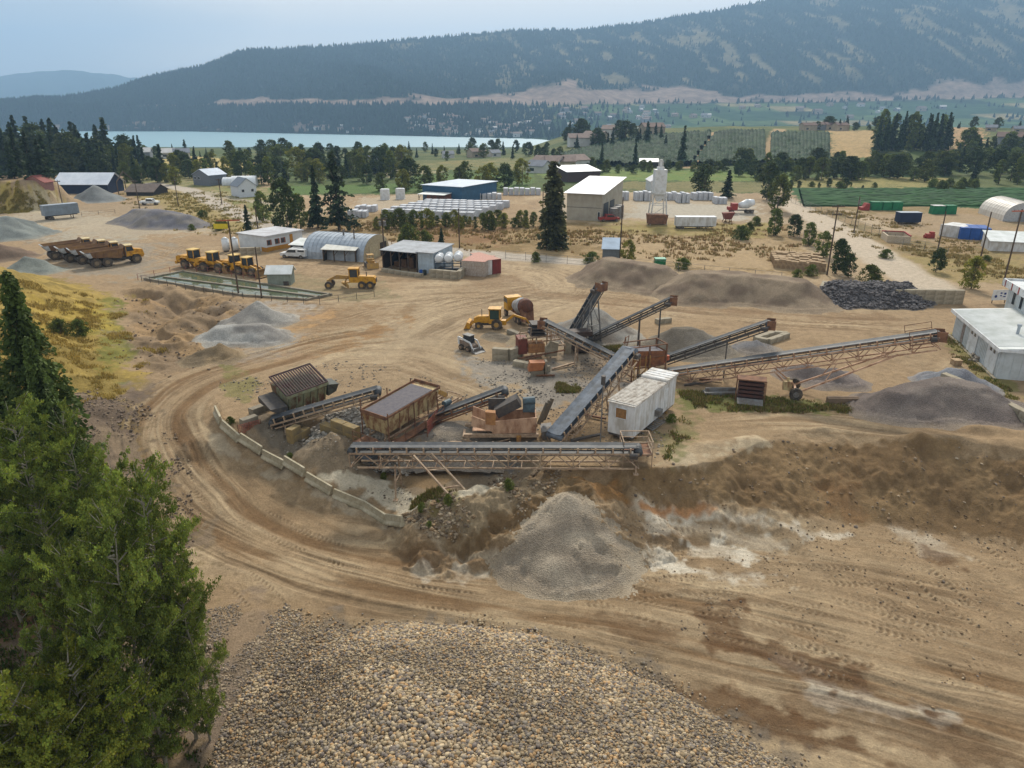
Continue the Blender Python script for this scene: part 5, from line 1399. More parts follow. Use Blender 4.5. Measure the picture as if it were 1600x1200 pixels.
# fallen frame under the level conveyor
a, b = P(660, 738), P(700, 775)
o_ = thing('fallen_support', 'rusty two beam support frame leaning from the level conveyor into the silt', 'steel frame', (b[0], b[1], b[2]))
m_ = MB(); m_.bar((0, 0, .1), (-3.0, 2.9, 2.0), .14); m_.bar((1.3, .6, .1), (-1.6, 3.3, 2.0), .14); m_.bar((-.4, .5, .3), (.9, .9, .3), .12); m_.bar((-1.8, 1.8, 1.2), (-.4, 2.1, 1.2), .08); m_.build('beams', TAN, o_)

# ================================================================== vehicles (x forward)
def hauler(label, loc, rz):
    o = thing('dump_truck', label, 'dump truck', loc, rz, 'articulated dump trucks parked in a row')
    m = MB()
    m.add([(-4.2, -1.2, 2.0), (1.4, -1.2, 1.3), (1.4, 1.2, 1.3), (-4.2, 1.2, 2.0), (-4.6, -1.5, 2.9), (1.8, -1.5, 3.1), (1.8, 1.5, 3.1), (-4.6, 1.5, 2.9)], [(0, 3, 2, 1), (0, 1, 5, 4), (1, 2, 6, 5), (2, 3, 7, 6)])
    m.add([(-4.2, -1.0, 2.1), (1.3, -1.0, 1.5), (1.3, 1.0, 1.5), (-4.2, 1.0, 2.1), (-4.6, -1.42, 2.9), (1.7, -1.42, 3.1), (1.7, 1.42, 3.1), (-4.6, 1.42, 2.9)], [(0, 1, 2, 3), (0, 4, 5, 1), (1, 5, 6, 2), (2, 6, 7, 3)])
    m.bar((-4.6, -1.5, 2.95), (1.8, -1.5, 3.15), .12, .14); m.bar((-4.6, 1.5, 2.95), (1.8, 1.5, 3.15), .12, .14)
    for x in (-3, -1.6, -.2, 1): m.bar((x, -1.25, 1.7), (x, -1.54, 3.0), .1, .12); m.bar((x, 1.25, 1.7), (x, 1.54, 3.0), .1, .12)
    m.add([(1.7, -1.5, 3.1), (1.7, 1.5, 3.1), (2.1, 1.2, 3.7), (2.1, -1.2, 3.7), (1.8, -1.5, 3.1), (1.8, 1.5, 3.1), (2.2, 1.2, 3.7), (2.2, -1.2, 3.7)], [(0, 1, 2, 3), (7, 6, 5, 4), (0, 3, 7, 4), (1, 5, 6, 2), (3, 2, 6, 7)])
    m.build('dump_body', mat('rusty_dump_body', (112, 84, 64), (140, 108, 66), .9, .8), o)
    m = MB(); m.add([(-4.25, -1.15, 1.95), (-4.25, 1.15, 1.95), (-5.0, 1.5, 3.0), (-5.0, -1.5, 3.0), (-4.15, -1.15, 1.95), (-4.15, 1.15, 1.95), (-4.8, 1.5, 3.05), (-4.8, -1.5, 3.05)], [(0, 3, 2, 1), (4, 5, 6, 7), (0, 4, 7, 3), (1, 2, 6, 5), (3, 7, 6, 2), (0, 1, 5, 4)])
    m.prism([(-4.9, 2.95), (-4.15, 1.95), (-3.6, 2.0), (-3.9, 3.0)], -1.56, -1.5); m.prism([(-4.9, 2.95), (-4.15, 1.95), (-3.6, 2.0), (-3.9, 3.0)], 1.5, 1.56)
    m.build('tailgate', mat('scraped_steel', (180, 182, 184), (150, 148, 144), 2, .5), o)
    m = MB(); m.bx(-4.0, 2.4, -.45, .45, .9, 1.3); m.bx(2.3, 5.0, -.5, .5, .8, 1.3); m.build('chassis', DSTEEL, o)
    m = MB(); m.prism([(3.4, 1.2), (5.3, 1.0), (5.6, 1.4), (5.4, 2.5), (3.9, 2.75), (3.4, 2.75)], -.75, .75); m.prism([(3.0, 1.6), (3.3, 1.95), (4.4, 1.95), (4.9, 1.5), (4.9, 1.35), (4.3, 1.8), (3.3, 1.8), (3.1, 1.5)], -1.5, -.75); m.prism([(3.0, 1.6), (3.3, 1.95), (4.4, 1.95), (4.9, 1.5), (4.9, 1.35), (4.3, 1.8), (3.3, 1.8), (3.1, 1.5)], .75, 1.5)
    m.build('hood', YEL, o)
    m = MB(); m.prism([(2.3, 1.4), (3.7, 1.4), (3.9, 2.4), (3.6, 3.4), (2.3, 3.4)], -.85, .85); m.build('cab', YEL, o)
    m = MB(); m.prism([(2.5, 2.35), (3.80, 2.4), (3.55, 3.25), (2.5, 3.25)], -.87, .87); m.build('window', GLASS, o)
    m = MB(); m.bx(2.15, 3.8, -.95, .95, 3.4, 3.55); m.build('cab_roof', mat('cream_roof', (206, 190, 150), (180, 160, 116)), o)
    m = MB(); m.cyl((2.2, -1.1, 1.6), (2.2, -1.1, 3.5), .09, .09, 8); m.build('exhaust', DSTEEL, o)
    for x in (-3.1, -1.25, 3.95):
        for y in (-1.15, 1.15): wheel(o, x, y, .86, .62, mat('dusty_rim', (140, 122, 96), (112, 98, 78)))
    return o
ha, hb = P(158, 416), P(204, 410)
hz = head(ha, hb)
h0 = hauler('nearest dump truck of the four, its whole side and rusty open body in view', (ha[0] + 2.2 * math.cos(hz), ha[1] + 2.2 * math.sin(hz), ha[2] - .02), hz)
for (px, py, lb) in ((136, 411, 'second dump truck from the camera, mostly hidden by the nearest one'), (117, 408, 'third dump truck from the camera between two others'), (93, 404, 'farthest dump truck of the four, tail by the grey pile')):
    q = P(px, py); copy_tree(h0, loc=(q[0] + 2.2 * math.cos(hz), q[1] + 2.2 * math.sin(hz), q[2] - .02), rz=hz + random.uniform(-.03, .03), label=lb)

def loader(label, loc, rz, s_=1.0):
    o = thing('wheel_loader', label, 'wheel loader', loc, rz, 'yellow wheel loaders parked by the pond', s_)
    m = MB(); m.prism([(-3.9, 1.0), (-1.0, 1.0), (-.9, 2.3), (-3.3, 2.25), (-3.9, 2.0)], -.85, .85); m.bx(-3.95, -3.5, -1.15, 1.15, .75, 1.25); m.prism([(-2.6, 1.5), (-2.2, 1.95), (-.9, 1.95), (-.6, 1.5), (-.5, 1.6), (-.8, 2.08), (-2.3, 2.08), (-2.75, 1.6)], -1.35, -.85); m.prism([(-2.6, 1.5), (-2.2, 1.95), (-.9, 1.95), (-.6, 1.5), (-.5, 1.6), (-.8, 2.08), (-2.3, 2.08), (-2.75, 1.6)], .85, 1.35)
    m.build('hood', YEL, o)
    m = MB(); m.bx(-3.93, -3.89, -.7, .7, 1.1, 1.95); m.build('grille', DSTEEL, o)
    m = MB(); m.bx(-1.0, .45, -.8, .8, 1.3, 1.9)
    for x in (-.98, .40):
        for y in (-.74, .74): m.bx(x - .06, x + .06, y - .06, y + .06, 1.9, 3.35)
    m.build('cab', YEL, o)
    m = MB(); m.prism([(-.95, 1.9), (.5, 1.9), (.38, 3.25), (-.95, 3.25)], -.72, .72); m.build('window', GLASS, o)
    m = MB(); m.bx(-1.15, .55, -.9, .9, 3.33, 3.48); m.build('cab_roof', mat('yellow_white_roof', (214, 184, 120), (190, 160, 96)), o)
    m = MB(); m.bx(.4, 1.9, -.5, .5, .8, 1.6); m.bx(-1, .6, -.4, .4, .7, 1.1); m.build('chassis', YELD, o)
    m = MB()
    for y in (-.6, .6): m.bar((.9, y, 1.9), (2.2, y, 1.5), .2, .35); m.bar((2.2, y, 1.5), (3.0, y, .7), .2, .35)
    m.bar((1.2, 0, 1.6), (2.6, 0, 1.2), .15, .2); m.build('lift_arm', YEL, o)
    m = MB(); m.prism([(2.9, .1), (4.1, .05), (4.1, .15), (3.1, .35), (3.0, .9), (3.4, 1.5), (3.3, 1.55), (2.8, 1.0)], -1.45, 1.45); m.prism([(2.9, .1), (4.0, .1), (3.4, 1.5), (2.8, 1.0)], -1.5, -1.42); m.prism([(2.9, .1), (4.0, .1), (3.4, 1.5), (2.8, 1.0)], 1.42, 1.5); m.build('bucket', mat('dusty_bucket', (150, 116, 60), (120, 100, 76)), o)
    m = MB(); m.cyl((-1.9, .4, 2.2), (-1.9, .4, 3.0), .08, .08, 8); m.build('exhaust', DSTEEL, o)
    for x in (-1.65, 1.65):
        for y in (-1.05, 1.05): wheel(o, x, y, .82, .58, mat('dusty_rim', (140, 122, 96)))
    return o
lz = -.42
l0 = loader('yellow wheel loader at the left end of the row behind the pond', P(308, 419) + np.array([0, 0, -.02]), lz, 1.05)
copy_tree(l0, loc=P(338, 424), rz=lz + .03, label='yellow wheel loader second from the left behind the pond')
copy_tree(l0, loc=P(371, 426), rz=lz - .04, label='dusty wheel loader partly hidden by the pole with the orange crossarm', scale=.95)
copy_tree(l0, loc=P(391, 430), rz=lz - .05, label='rightmost wheel loader of the row, beside the small white roofed hut', scale=.95)

# grader
ga, gb = P(582, 450), P(523, 450)
o_ = thing('road_grader', 'yellow road grader with a tall cab standing alone in the middle of the yard', 'grader', (ga + gb) / 2, head(ga, gb))
m = MB(); m.prism([(-.3, 1.4), (-.2, 2.0), (2.6, 2.2), (4.0, 1.5), (4.0, 1.2), (3.0, 1.5), (.6, 1.5)], -.18, .18); m.bx(3.7, 4.3, -.3, .3, .8, 1.4); m.build('main_frame', YELD, o_)
m = MB(); m.prism([(-3.9, .9), (-1.1, .9), (-1.1, 2.1), (-3.6, 2.0), (-3.9, 1.7)], -.65, .65); m.build('hood', YEL, o_)
m = MB(); m.bx(-3.94, -3.88, -.55, .55, 1.0, 1.7); m.build('grille', DSTEEL, o_)
m = MB(); m.bx(-1.1, .5, -.7, .7, 1.0, 1.9); 
for x in (-1.0, .42):
    for y in (-.66, .66): m.bx(x - .07, x + .07, y - .07, y + .07, 1.9, 3.2)
m.bx(-1.15, .6, -.8, .8, 3.2, 3.38); m.build('cab', YEL, o_)
m = MB(); m.prism([(-.95, 1.9), (.4, 1.9), (.4, 3.2), (-.95, 3.2)], -.62, .62); m.build('window', GLASS, o_)
m = MB(); m.box((1.3, 0, .55), (.12, 3.6, .6), rz=.5); m.cyl((1.3, 0, .85), (1.3, 0, 1.0), .7, .7, 14); m.bar((1.3, .3, 1.0), (.9, .4, 1.9), .12); m.bar((1.3, -.3, 1.0), (.9, -.4, 1.9), .12); m.build('blade', YELD, o_)
m = MB(); m.cyl((-2.4, .35, 2.0), (-2.4, .35, 2.8), .07, .07, 8); m.build('exhaust', DSTEEL, o_)
for x in (-3.0, -1.6, 3.9):
    for y in (-.95, .95): wheel(o_, x, y, .62, .36, YELD)

# backhoe loader
q = P(768, 513); bz_ = math.pi - .12
o_ = thing('backhoe_loader', 'yellow backhoe loader parked behind the small grey sand heap', 'backhoe', q, bz_, None, .92)
m = MB(); m.prism([(.2, .9), (2.6, .8), (2.6, 1.5), (1.9, 1.85), (.2, 1.95)], -.5, .5); m.build('hood', YEL, o_)
m = MB(); m.bx(-1.5, .3, -.75, .75, .8, 1.5)
for x in (-1.3, .2):
    for y in (-.7, .7): m.bx(x - .06, x + .06, y - .06, y + .06, 1.5, 3.0)
m.build('cab', YEL, o_)
m = MB(); m.prism([(-1.25, 1.5), (.25, 1.5), (.15, 2.9), (-1.25, 2.9)], -.66, .66); m.build('window', mat('green_tint_glass', (44, 66, 60), (54, 72, 66), 2, .15), o_)
m = MB(); m.bx(-1.5, .4, -.85, .85, 2.98, 3.12); m.build('cab_roof', mat('machine_yellow', (198, 146, 40)), o_)
m = MB()
for y in (-.6, .6): m.bar((1.0, y, 1.3), (2.4, y, 1.0), .15, .25); m.bar((2.4, y, 1.0), (3.2, y, .5), .15, .22)
m.build('lift_arm', YEL, o_)
m = MB(); m.prism([(3.1, .1), (4.0, .05), (4.0, .12), (3.3, .3), (3.25, .8), (3.5, 1.1), (3.1, .9)], -1.15, 1.15); m.prism([(3.1, .1), (3.95, .1), (3.5, 1.1), (3.05, .8)], -1.2, -1.14); m.prism([(3.1, .1), (3.95, .1), (3.5, 1.1), (3.05, .8)], 1.14, 1.2); m.build('front_bucket', YEL, o_)
m = MB(); m.bar((-1.9, 0, .9), (-3.4, .1, 2.1), .26, .34); m.bar((-3.4, .1, 2.1), (-5.2, .2, 1.6), .22, .28); m.bar((-5.2, .2, 1.6), (-5.9, .25, .7), .16, .2); m.bx(-2.2, -1.5, -.5, .5, .6, 1.3); m.build('boom', YEL, o_)
m = MB(); m.prism([(-6.4, .5), (-5.7, .1), (-5.5, .6), (-5.9, .9)], -.1, .6); m.build('rear_bucket', RUST, o_)
m = MB(); m.bx(-1.5, 2.4, -.4, .4, .5, .9); m.build('chassis', DSTEEL, o_)
for (x, r_, w2) in ((-.9, .78, .45), (1.8, .52, .34)):
    for y in (-.9, .9): wheel(o_, x, y, r_, w2, YELD)
m = MB(); m.cyl((1.4, .2, 1.8), (1.4, .2, 2.9), .05, .05, 6); m.build('exhaust', DSTEEL, o_)

# skid steer
o_ = thing('skid_steer', 'small white and grey skid steer loader with its bucket down', 'skid steer', P(733, 547), -.75, None, .95)
m = MB(); m.prism([(-1.3, .4), (1.0, .4), (1.1, .9), (.6, 1.1), (-1.3, 1.3)], -.5, .5); m.build('body', mat('skid_body', (150, 130, 112), (110, 100, 92)), o_)
m = MB(); m.prism([(-.7, 1.1), (.7, .95), (.55, 2.0), (-.6, 2.05)], -.42, .42); m.build('cage', mat('cage_dark', (44, 46, 48), (60, 60, 60)), o_)
m = MB(); m.bx(-.75, .65, -.48, .48, 2.03, 2.12); m.build('cab_roof', GSTEEL, o_)
m = MB()
for y in (-.66, .66): m.bar((-1.3, y, 1.7), (.9, y, 1.3), .12, .2); m.bar((.9, y, 1.3), (1.5, y, .35), .12, .2); m.bar((-1.3, y, 1.7), (-1.2, y, .7), .12, .25)
m.build('lift_arm', WHITE_P, o_)
m = MB(); m.prism([(1.4, .06), (2.2, .03), (2.2, .08), (1.55, .2), (1.5, .55), (1.35, .6)], -.9, .9); m.prism([(1.4, .06), (2.15, .05), (1.5, .55), (1.35, .6)], -.93, -.88); m.prism([(1.4, .06), (2.15, .05), (1.5, .55), (1.35, .6)], .88, .93); m.build('bucket', GSTEEL, o_)
for x in (-.75, .55):
    for y in (-.7, .7): wheel(o_, x, y, .38, .28, TAN)

# old cement mixer
q = P(812, 500); o_ = thing('mixer_truck', 'old cement mixer truck with a grey and rusty drum seen from behind', 'mixer truck', q, 1.95, None, 1.0)
m = MB(); n_ = 16
m.cyl((-2.9, 0, 2.75), (-1.9, 0, 2.5), .85, 1.15, n_); m.build('drum_rear', mat('rust_drum', (104, 66, 48), (80, 54, 44)), o_, True)
m = MB(); m.cyl((-1.9, 0, 2.5), (-.6, 0, 2.2), 1.15, 1.2, n_); m.cyl((-.6, 0, 2.2), (1.4, 0, 1.9), 1.2, .7, n_); m.build('drum', mat('drum_grey', (164, 168, 170), (132, 120, 108), .8), o_, True)
m = MB(); m.bx(-3.0, 3.8, -.4, .4, .8, 1.1); m.prism([(-3.1, .6), (-2.3, .6), (-2.2, 2.2), (-2.8, 2.4)], -.9, .9); m.bar((1.3, -.5, 1), (1.3, -.3, 2), .2); m.bar((1.3, .5, 1), (1.3, .3, 2), .2); m.build('chassis', RUST, o_)
m = MB(); m.bx(1.9, 3.4, -1.1, 1.1, 1.0, 2.9); m.build('cab', YEL, o_); m = MB(); m.bx(2.0, 3.42, -1.12, 1.12, 2.05, 2.7); m.build('window', GLASS, o_)
m = MB(); m.bar((-2.9, .4, 1.9), (-3.9, .9, .8), .35, .08); m.build('chute', RUST, o_)
for x in (-2.0, -.9, 2.9):
    for y in (-.95, .95): wheel(o_, x, y, .5, .32, TAN)

# small yellow loader seen from the front
o_ = thing('track_loader', 'small dirty yellow loader facing the camera beside the machinery shed', 'track loader', P(580, 417), -1.2, None, .9)
m = MB(); m.bx(-1.8, 1.2, -.6, .6, .5, 1.5); m.bx(-1.0, .2, -.7, .7, 1.5, 1.7); m.build('body', YELD, o_)
m = MB(); m.bx(-2, 1.6, -1.15, -.65, .02, .9); m.bx(-2, 1.6, .65, 1.15, .02, .9); m.build('track', DSTEEL, o_)
m = MB(); m.prism([(1.7, .1), (2.7, .1), (2.2, 1.2), (1.7, 1.1)], -1.2, 1.2); m.build('bucket', YELD, o_)
m = MB(); m.bar((-.2, -.62, 1.4), (1.8, -.62, .9), .16, .22); m.bar((-.2, .62, 1.4), (1.8, .62, .9), .16, .22); m.build('lift_arm', YEL, o_)
m = MB()
for x in (-1.0, .2):
    for y in (-.6, .6): m.bar((x, y, 1.6), (x, y, 2.5), .07)
m.bx(-1.2, .4, -.7, .7, 2.5, 2.6); m.build('canopy', YELD, o_)

def pickup(label, loc, rz, m_body=WHITE_P, canopy=False, s_=1.0, name='pickup_truck'):
    o = thing(name, label, 'pickup truck', loc, rz, None, s_)
    m = MB(); m.prism([(-2.8, .5), (2.7, .5), (2.75, 1.05), (1.5, 1.2), (.9, 1.85), (-.9, 1.9), (-1.0, 1.2), (-2.8, 1.2)], -.95, .95)
    m.build('body', m_body, o)
    m = MB(); m.prism([(-.8, 1.25), (1.32, 1.22), (.82, 1.76), (-.75, 1.78)], -.962, .962); m.prism([(1.46, 1.22), (1.50, 1.22), (.95, 1.8), (.90, 1.8)], -.8, .8); m.build('window', GLASS, o)
    if canopy:
        m = MB(); m.bx(-2.8, -1.0, -.92, .92, 1.21, 1.85)
        for y in (-.8, .8): m.bar((-2.7, y, 2.05), (.6, y, 2.05), .07)
        for x in (-2.6, -1.2, .4): m.bar((x, -.8, 2.05), (x, .8, 2.05), .07); m.bar((x, -.8, 1.8), (x, -.8, 2.05), .05)
        m.build('canopy', m_body, o); m = MB(); m.bx(-2.6, -1.2, -.935, .935, 1.4, 1.75); m.build('canopy_window', GLASS, o)
    for x in (-1.8, 1.8):
        for y in (-.86, .86): wheel(o, x, y, .4, .26, GSTEEL, 12)
    return o
a, b = P(478, 404), P(444, 402)
pickup('white pickup truck with a canopy and roof rack by the arched shed', (a + b) / 2, head(a, b), canopy=True)
pickup('white pickup truck far up the yard near the wide dark stone pile', P(235, 320), .1)
pickup('small white pickup parked by the gravel road lot on the right', P(1532, 392), .3) if False else None

# semi trailer
def boxvan(label, a, b, width, h0, h1, mt, name='semi_trailer', cat='trailer', group=None, wheels=(.12, .2), doors=True, s_z=0, ribs=True):
    a = np.array(a); b = np.array(b); o = thing(name, label, cat, (a[0], a[1], min(a[2], b[2]) + s_z), head(a, b), group); Lx = dist(a, b)
    m = MB(); m.bx(0, Lx, 0, width, h0, h1)
    if ribs:
        k = int(Lx / .55)
        for i in range(k): m.bx(.2 + i * (Lx - .3) / k, .3 + i * (Lx - .3) / k, -.03, width + .03, h0 + .08, h1 - .08)
    m.build('box', mt, o)
    m = MB(); m.bx(-.03, Lx + .03, -.03, width + .03, h1 - .02, h1 + .05); m.build('roof', mt if name != 'semi_trailer' else GALV, o)
    if doors:
        for sx in (0, 1):
            x = Lx + .02 if sx else -.02
        d_ = MB()
        for y0, y1 in ((.08, width / 2 - .03), (width / 2 + .03, width - .08)): d_.bx(Lx + .002, Lx + .05, y0, y1, h0 + .1, h1 - .1)
        d_.build('door', mt, o)
    if wheels:
        for f_ in wheels:
            for y in (.2, width - .2): wheel(o, Lx * f_, y, .48, .3, GSTEEL, 12)
        m = MB(); m.bx(Lx * .05, Lx * .95, .4, width - .4, h0 - .25, h0 - .002); m.bx(Lx * .8, Lx * .82, .3, .4, 0, h0); m.bx(Lx * .8, Lx * .82, width - .4, width - .3, 0, h0); m.build('chassis', DSTEEL, o)
    return o, Lx
boxvan('grey blue semi trailer parked alone behind the grey gravel piles', P(72, 345), P(126, 340), 2.5, 1.2, 3.9, mat('trailer_grey', (130, 142, 152), (112, 118, 124), .6, .6))
boxvan('dark trailer with a pale roof in the dirt lot right of the gravel road', P(1404, 351), P(1438, 351), 2.5, .6, 3.0, NAVY, wheels=(.2, .8), ribs=False)

# containers
def container(label, a, b, mt, h=2.6, w_=2.45, group=None, name='shipping_container', roofm=None):
    o, Lx = boxvan(label, a, b, w_, 0.02, h, mt, name, 'container', group, None)
    if roofm:
        m = MB(); m.bx(-.02, Lx + .02, -.02, w_ + .02, h + .05, h + .1); m.build('roof_sheet', roofm, o)
    return o
GC = 'blue containers in a row'
a, b = P(1498, 374), P(1546, 376)
for i in range(3):
    t0, t1 = i / 3 + .01, (i + 1) / 3 - .01
    container('bright blue container in the row of three standing side by side', a + (b - a) * t0, a + (b - a) * t1, BLUEC, w_=6, group=GC)
a, b = P(1466, 368), P(1502, 373)
for i in range(2): container(('white container at the left end of the row, ', 'white container touching the blue ones, ')[i] + 'in the dirt lot', a + (b - a) * (i / 2 + .01), a + (b - a) * ((i + 1) / 2 - .01), WHITE_D, w_=6)
container('long pale pink roofed container beside the white tanks', P(722, 430), P(758, 433), mat('pale_container', (178, 168, 156), (150, 134, 120)), w_=6.0, roofm=mat('pink_roof', (186, 140, 124), (160, 116, 100)))
container('white end container between the pink roofed one and the maroon one', P(760, 430), P(769, 429), WHITE_D, w_=7.5, roofm=mat('pink_roof', (186, 140, 124)))
container('dark maroon shipping container at the right end of the shed row', P(770, 429), P(783, 427), MAROON, w_=7.5, roofm=mat('pink_roof', (186, 140, 124)))
for i, (px, py, pw_, lb) in enumerate(((1361, 329, 17, 'green bin next to the red one in the dirt lot'), (1379, 329, 14, 'middle green bin in the row beyond the dirt lot'), (1394, 329, 16, 'green bin at the right end of the row by the crop field'), (1456, 335, 20, 'green bin with a pale lid nearer the plastic greenhouse'), (1477, 335, 17, 'dark green bin nearest the plastic greenhouse'))):
    a, b = P(px, py), P(px + pw_, py); o = thing('green_bin', lb, 'bin', a, head(a, b)); Lx = dist(a, b)
    m = MB(); m.prism([(0, 0), (Lx, 0), (Lx - .15, 2.3), (.15, 2.3)], 0, 2.2); m.build('bin', GREENB, o); m = MB(); m.bx(.1, Lx - .1, -.05, 2.25, 2.3, 2.42); m.build('lid', GREENB if i != 3 else WHITE_D, o)
a = P(1352, 329); m = MB(); m.prism([(-1.2, 0), (1.2, 0), (1.1, 2.0), (.2, 2.1), (-.4, 1.0), (-1.2, .9)], 0, 2); tag(m.build('red_bin', REDP, None, loc=tuple(a)), 'small red skip at the left end of the green bins', 'bin')
a, b = P(1024, 416), P(1040, 416); o = thing('green_shed', 'small green box with a pale lid by the fence', 'storage box', a, head(a, b)); Lx = dist(a, b)
m = MB(); m.bx(0, Lx, 0, 1.6, 0, 1.25); m.build('body', GREENB, o); m = MB(); m.bx(-.05, Lx + .05, -.05, 1.65, 1.25, 1.4); m.build('lid', mat('pale_green', (150, 190, 166), (130, 170, 150)), o)

# ================================================================== buildings
def building(name, label, A, B, depth, h, wall, roof, kind='gable', rise=1.5, over=.3, cat='building', windows=(), doors=(), group=None, end_windows=(), trimm=None, hz0=0.0, ribs=False):
    A = np.array(A); B = np.array(B); Lx = dist(A, B)
    zb = min(A[2], B[2]) - .15
    o = thing(name, label, cat, (A[0], A[1], zb), head(A, B), group)
    m = MB(); D = depth
    if kind == 'gable': m.prismx([(0, 0), (D, 0), (D, h), (D / 2, h + rise), (0, h)], 0, Lx)
    elif kind == 'gable_x':   # ridge runs away from the camera
        m.prism([(0, 0), (Lx, 0), (Lx, h), (Lx / 2, h + rise), (0, h)], 0, D)
    elif kind == 'mono': m.prismx([(0, 0), (D, 0), (D, h + rise), (0, h)], 0, Lx)
    else: m.bx(0, Lx, 0, D, 0, h)
    if ribs:
        k = int(Lx / .5)
        for i in range(k): m.bx(.15 + i * (Lx - .2) / k, .23 + i * (Lx - .2) / k, -.03, 0, .1, h - .02)
        k = int(D / .5)
        for i in range(k): m.bx(Lx, Lx + .03, .15 + i * (D - .2) / k, .23 + i * (D - .2) / k, .1, h - .02); m.bx(-.03, 0, .15 + i * (D - .2) / k, .23 + i * (D - .2) / k, .1, h - .02)
    m.build('wall', wall, o)
    m = MB(); t = .12; v = over
    if kind == 'gable':
        s_ = rise / (D / 2)
        m.prismx([(-v, h - v * s_ + .01), (D / 2, h + rise + .01), (D + v, h - v * s_ + .01), (D + v, h - v * s_ + t), (D / 2, h + rise + t + .05), (-v, h - v * s_ + t)], -v, Lx + v)
    elif kind == 'gable_x':
        s_ = rise / (Lx / 2)
        m.prism([(-v, h - v * s_ + .01), (Lx / 2, h + rise + .01), (Lx + v, h - v * s_ + .01), (Lx + v, h - v * s_ + t), (Lx / 2, h + rise + t + .05), (-v, h - v * s_ + t)], -v, D + v)
    elif kind == 'mono':
        s_ = rise / D
        m.prismx([(-v, h - v * s_ + .01), (D + v, h + rise + v * s_ + .01), (D + v, h + rise + v * s_ + t), (-v, h - v * s_ + t)], -v, Lx + v)
    else: m.bx(-v, Lx + v, -v, D + v, h + .002, h + t)
    m.build('roof', roof, o)
    for (x, z, w_, hh_) in windows:
        q = MB(); q.bx(x, x + w_, -.05, -.002, z, z + hh_); f_ = q.build('window', trimm or WHITE_P, o); q = MB(); q.bx(x + .08, x + w_ - .08, -.07, -.052, z + .08, z + hh_ - .08); q.build('pane', GLASS, f_)
    for (x, w_, hh_, mt) in doors:
        q = MB(); q.bx(x, x + w_, -.07, -.002, .05, hh_); q.build('door', mt, o)
    for (y, z, w_, hh_) in end_windows:
        q = MB(); q.bx(Lx + .002, Lx + .05, y, y + w_, z, z + hh_); f_ = q.build('window', trimm or WHITE_P, o); q = MB(); q.bx(Lx + .052, Lx + .07, y + .08, y + w_ - .08, z + .08, z + hh_ - .08); q.build('pane', GLASS, f_)
    return o, Lx
# open barn
bo, bL = building('barn', 'long open barn with a white metal roof and dark blue wall', W(88, 303, 0), W(170, 303, 0), 11, 3.6, NAVY, mat('barn_roof', (212, 216, 222), (190, 196, 204), .3, .5), rise=3.2, over=.6)
m = MB()
for y in (0, 5.5, 11): m.bar((bL + 3.5, y, -.2), (bL + 3.5, y, 4.2), .25)
m.bar((bL + 3.5, 0, 4.2), (bL + 3.5, 5.5, 7.3), .25); m.bar((bL + 3.5, 5.5, 7.3), (bL + 3.5, 11, 4.2), .25); m.build('post', WOOD, bo)
building('shed', 'low brown roofed shed just right of the open barn', P(198, 306), P(240, 306), 9, 1.6, mat('dark_wood_wall', (60, 54, 48), (50, 44, 40)), BROWNR, rise=2.0, over=.5)
building('house', 'small red roofed house left of the open barn', P(72, 298), P(86, 298), 7, 2.6, mat('pinkish_wall', (150, 110, 100), (130, 96, 88)), mat('red_shingle', (140, 76, 66), (120, 66, 58)), rise=1.8)
o_, _ = building('house', 'grey house with a pale blue roof near the tree belt', P(303, 289), P(328, 291), 8, 4.2, mat('grey_house_wall', (120, 124, 130), (100, 104, 110)), BLUER, rise=2.0, windows=((1.0, 2.4, 1.2, 1.0), (3.4, 2.4, 1.2, 1.0)), kind='gable_x')
o_, _ = building('house', 'white and grey gabled house beside the white plastic tunnels', P(374, 309), P(402, 307), 8, 3.8, mat('white_house_wall', (206, 210, 214), (186, 190, 194)), mat('grey_shingle', (118, 126, 136), (100, 108, 116)), rise=2.4, windows=((1.0, 1.8, 1.0, 1.0), (4.2, 1.8, 1.0, 1.0)), kind='gable_x')
def tunnel(label, A, B, w_, h, mt, endm=None, name='greenhouse', cat='greenhouse', ribs=10, openend=False):
    """barrel roof whose long side runs A to B"""
    A = np.array(A); B = np.array(B); Lx = dist(A, B); o = thing(name, label, cat, (A[0], A[1], min(A[2], B[2]) - .1), head(A, B))
    n = 14; prof = [(w_ / 2 - w_ / 2 * math.cos(math.pi * k / n), h * math.sin(math.pi * k / n) ** .75) for k in range(n + 1)]
    m = MB(); vs = [(x, y, z) for x in (0, Lx) for (y, z) in prof]; k_ = n + 1
    m.add(vs, [(k, k + 1, k_ + k + 1, k_ + k) for k in range(n)])
    for i in range(ribs + 1):
        x = i * Lx / ribs
        for k in range(n): m.bar((x, prof[k][0], prof[k][1] + .03), (x, prof[k + 1][0], prof[k + 1][1] + .03), .07)
    m.build('cover', mt, o)
    for x in ((0, Lx) if not openend else (0,)):
        m = MB(); m.add([(x, y, z) for (y, z) in prof] + [(x + .05, y, z) for (y, z) in prof], [tuple(range(n + 1)), tuple(range(2 * n + 1, n, -1))]); m.build('end_wall', endm or mt, o)
    return o, Lx
tunnel('left of the two white plastic tunnels by the white house', P(347, 290), P(368, 290), 6, 3, PLASTIC)
tunnel('larger right one of the two white plastic tunnels behind the white house', P(362, 293), P(400, 292), 8, 4, PLASTIC)
to_, tl_ = tunnel('white plastic greenhouse at the right beyond the blue containers', P(1528, 333), P(1566, 346), 10, 5, mat('translucent_plastic', (206, 200, 190), (186, 178, 166), .4, .4), mat('greenhouse_end', (178, 180, 180), (150, 150, 150)))
m = MB(); m.bx(tl_ + .06, tl_ + .12, 3.6, 6.4, 0, 2.8); m.build('door', mat('greenhouse_door', (140, 140, 140)), to_)
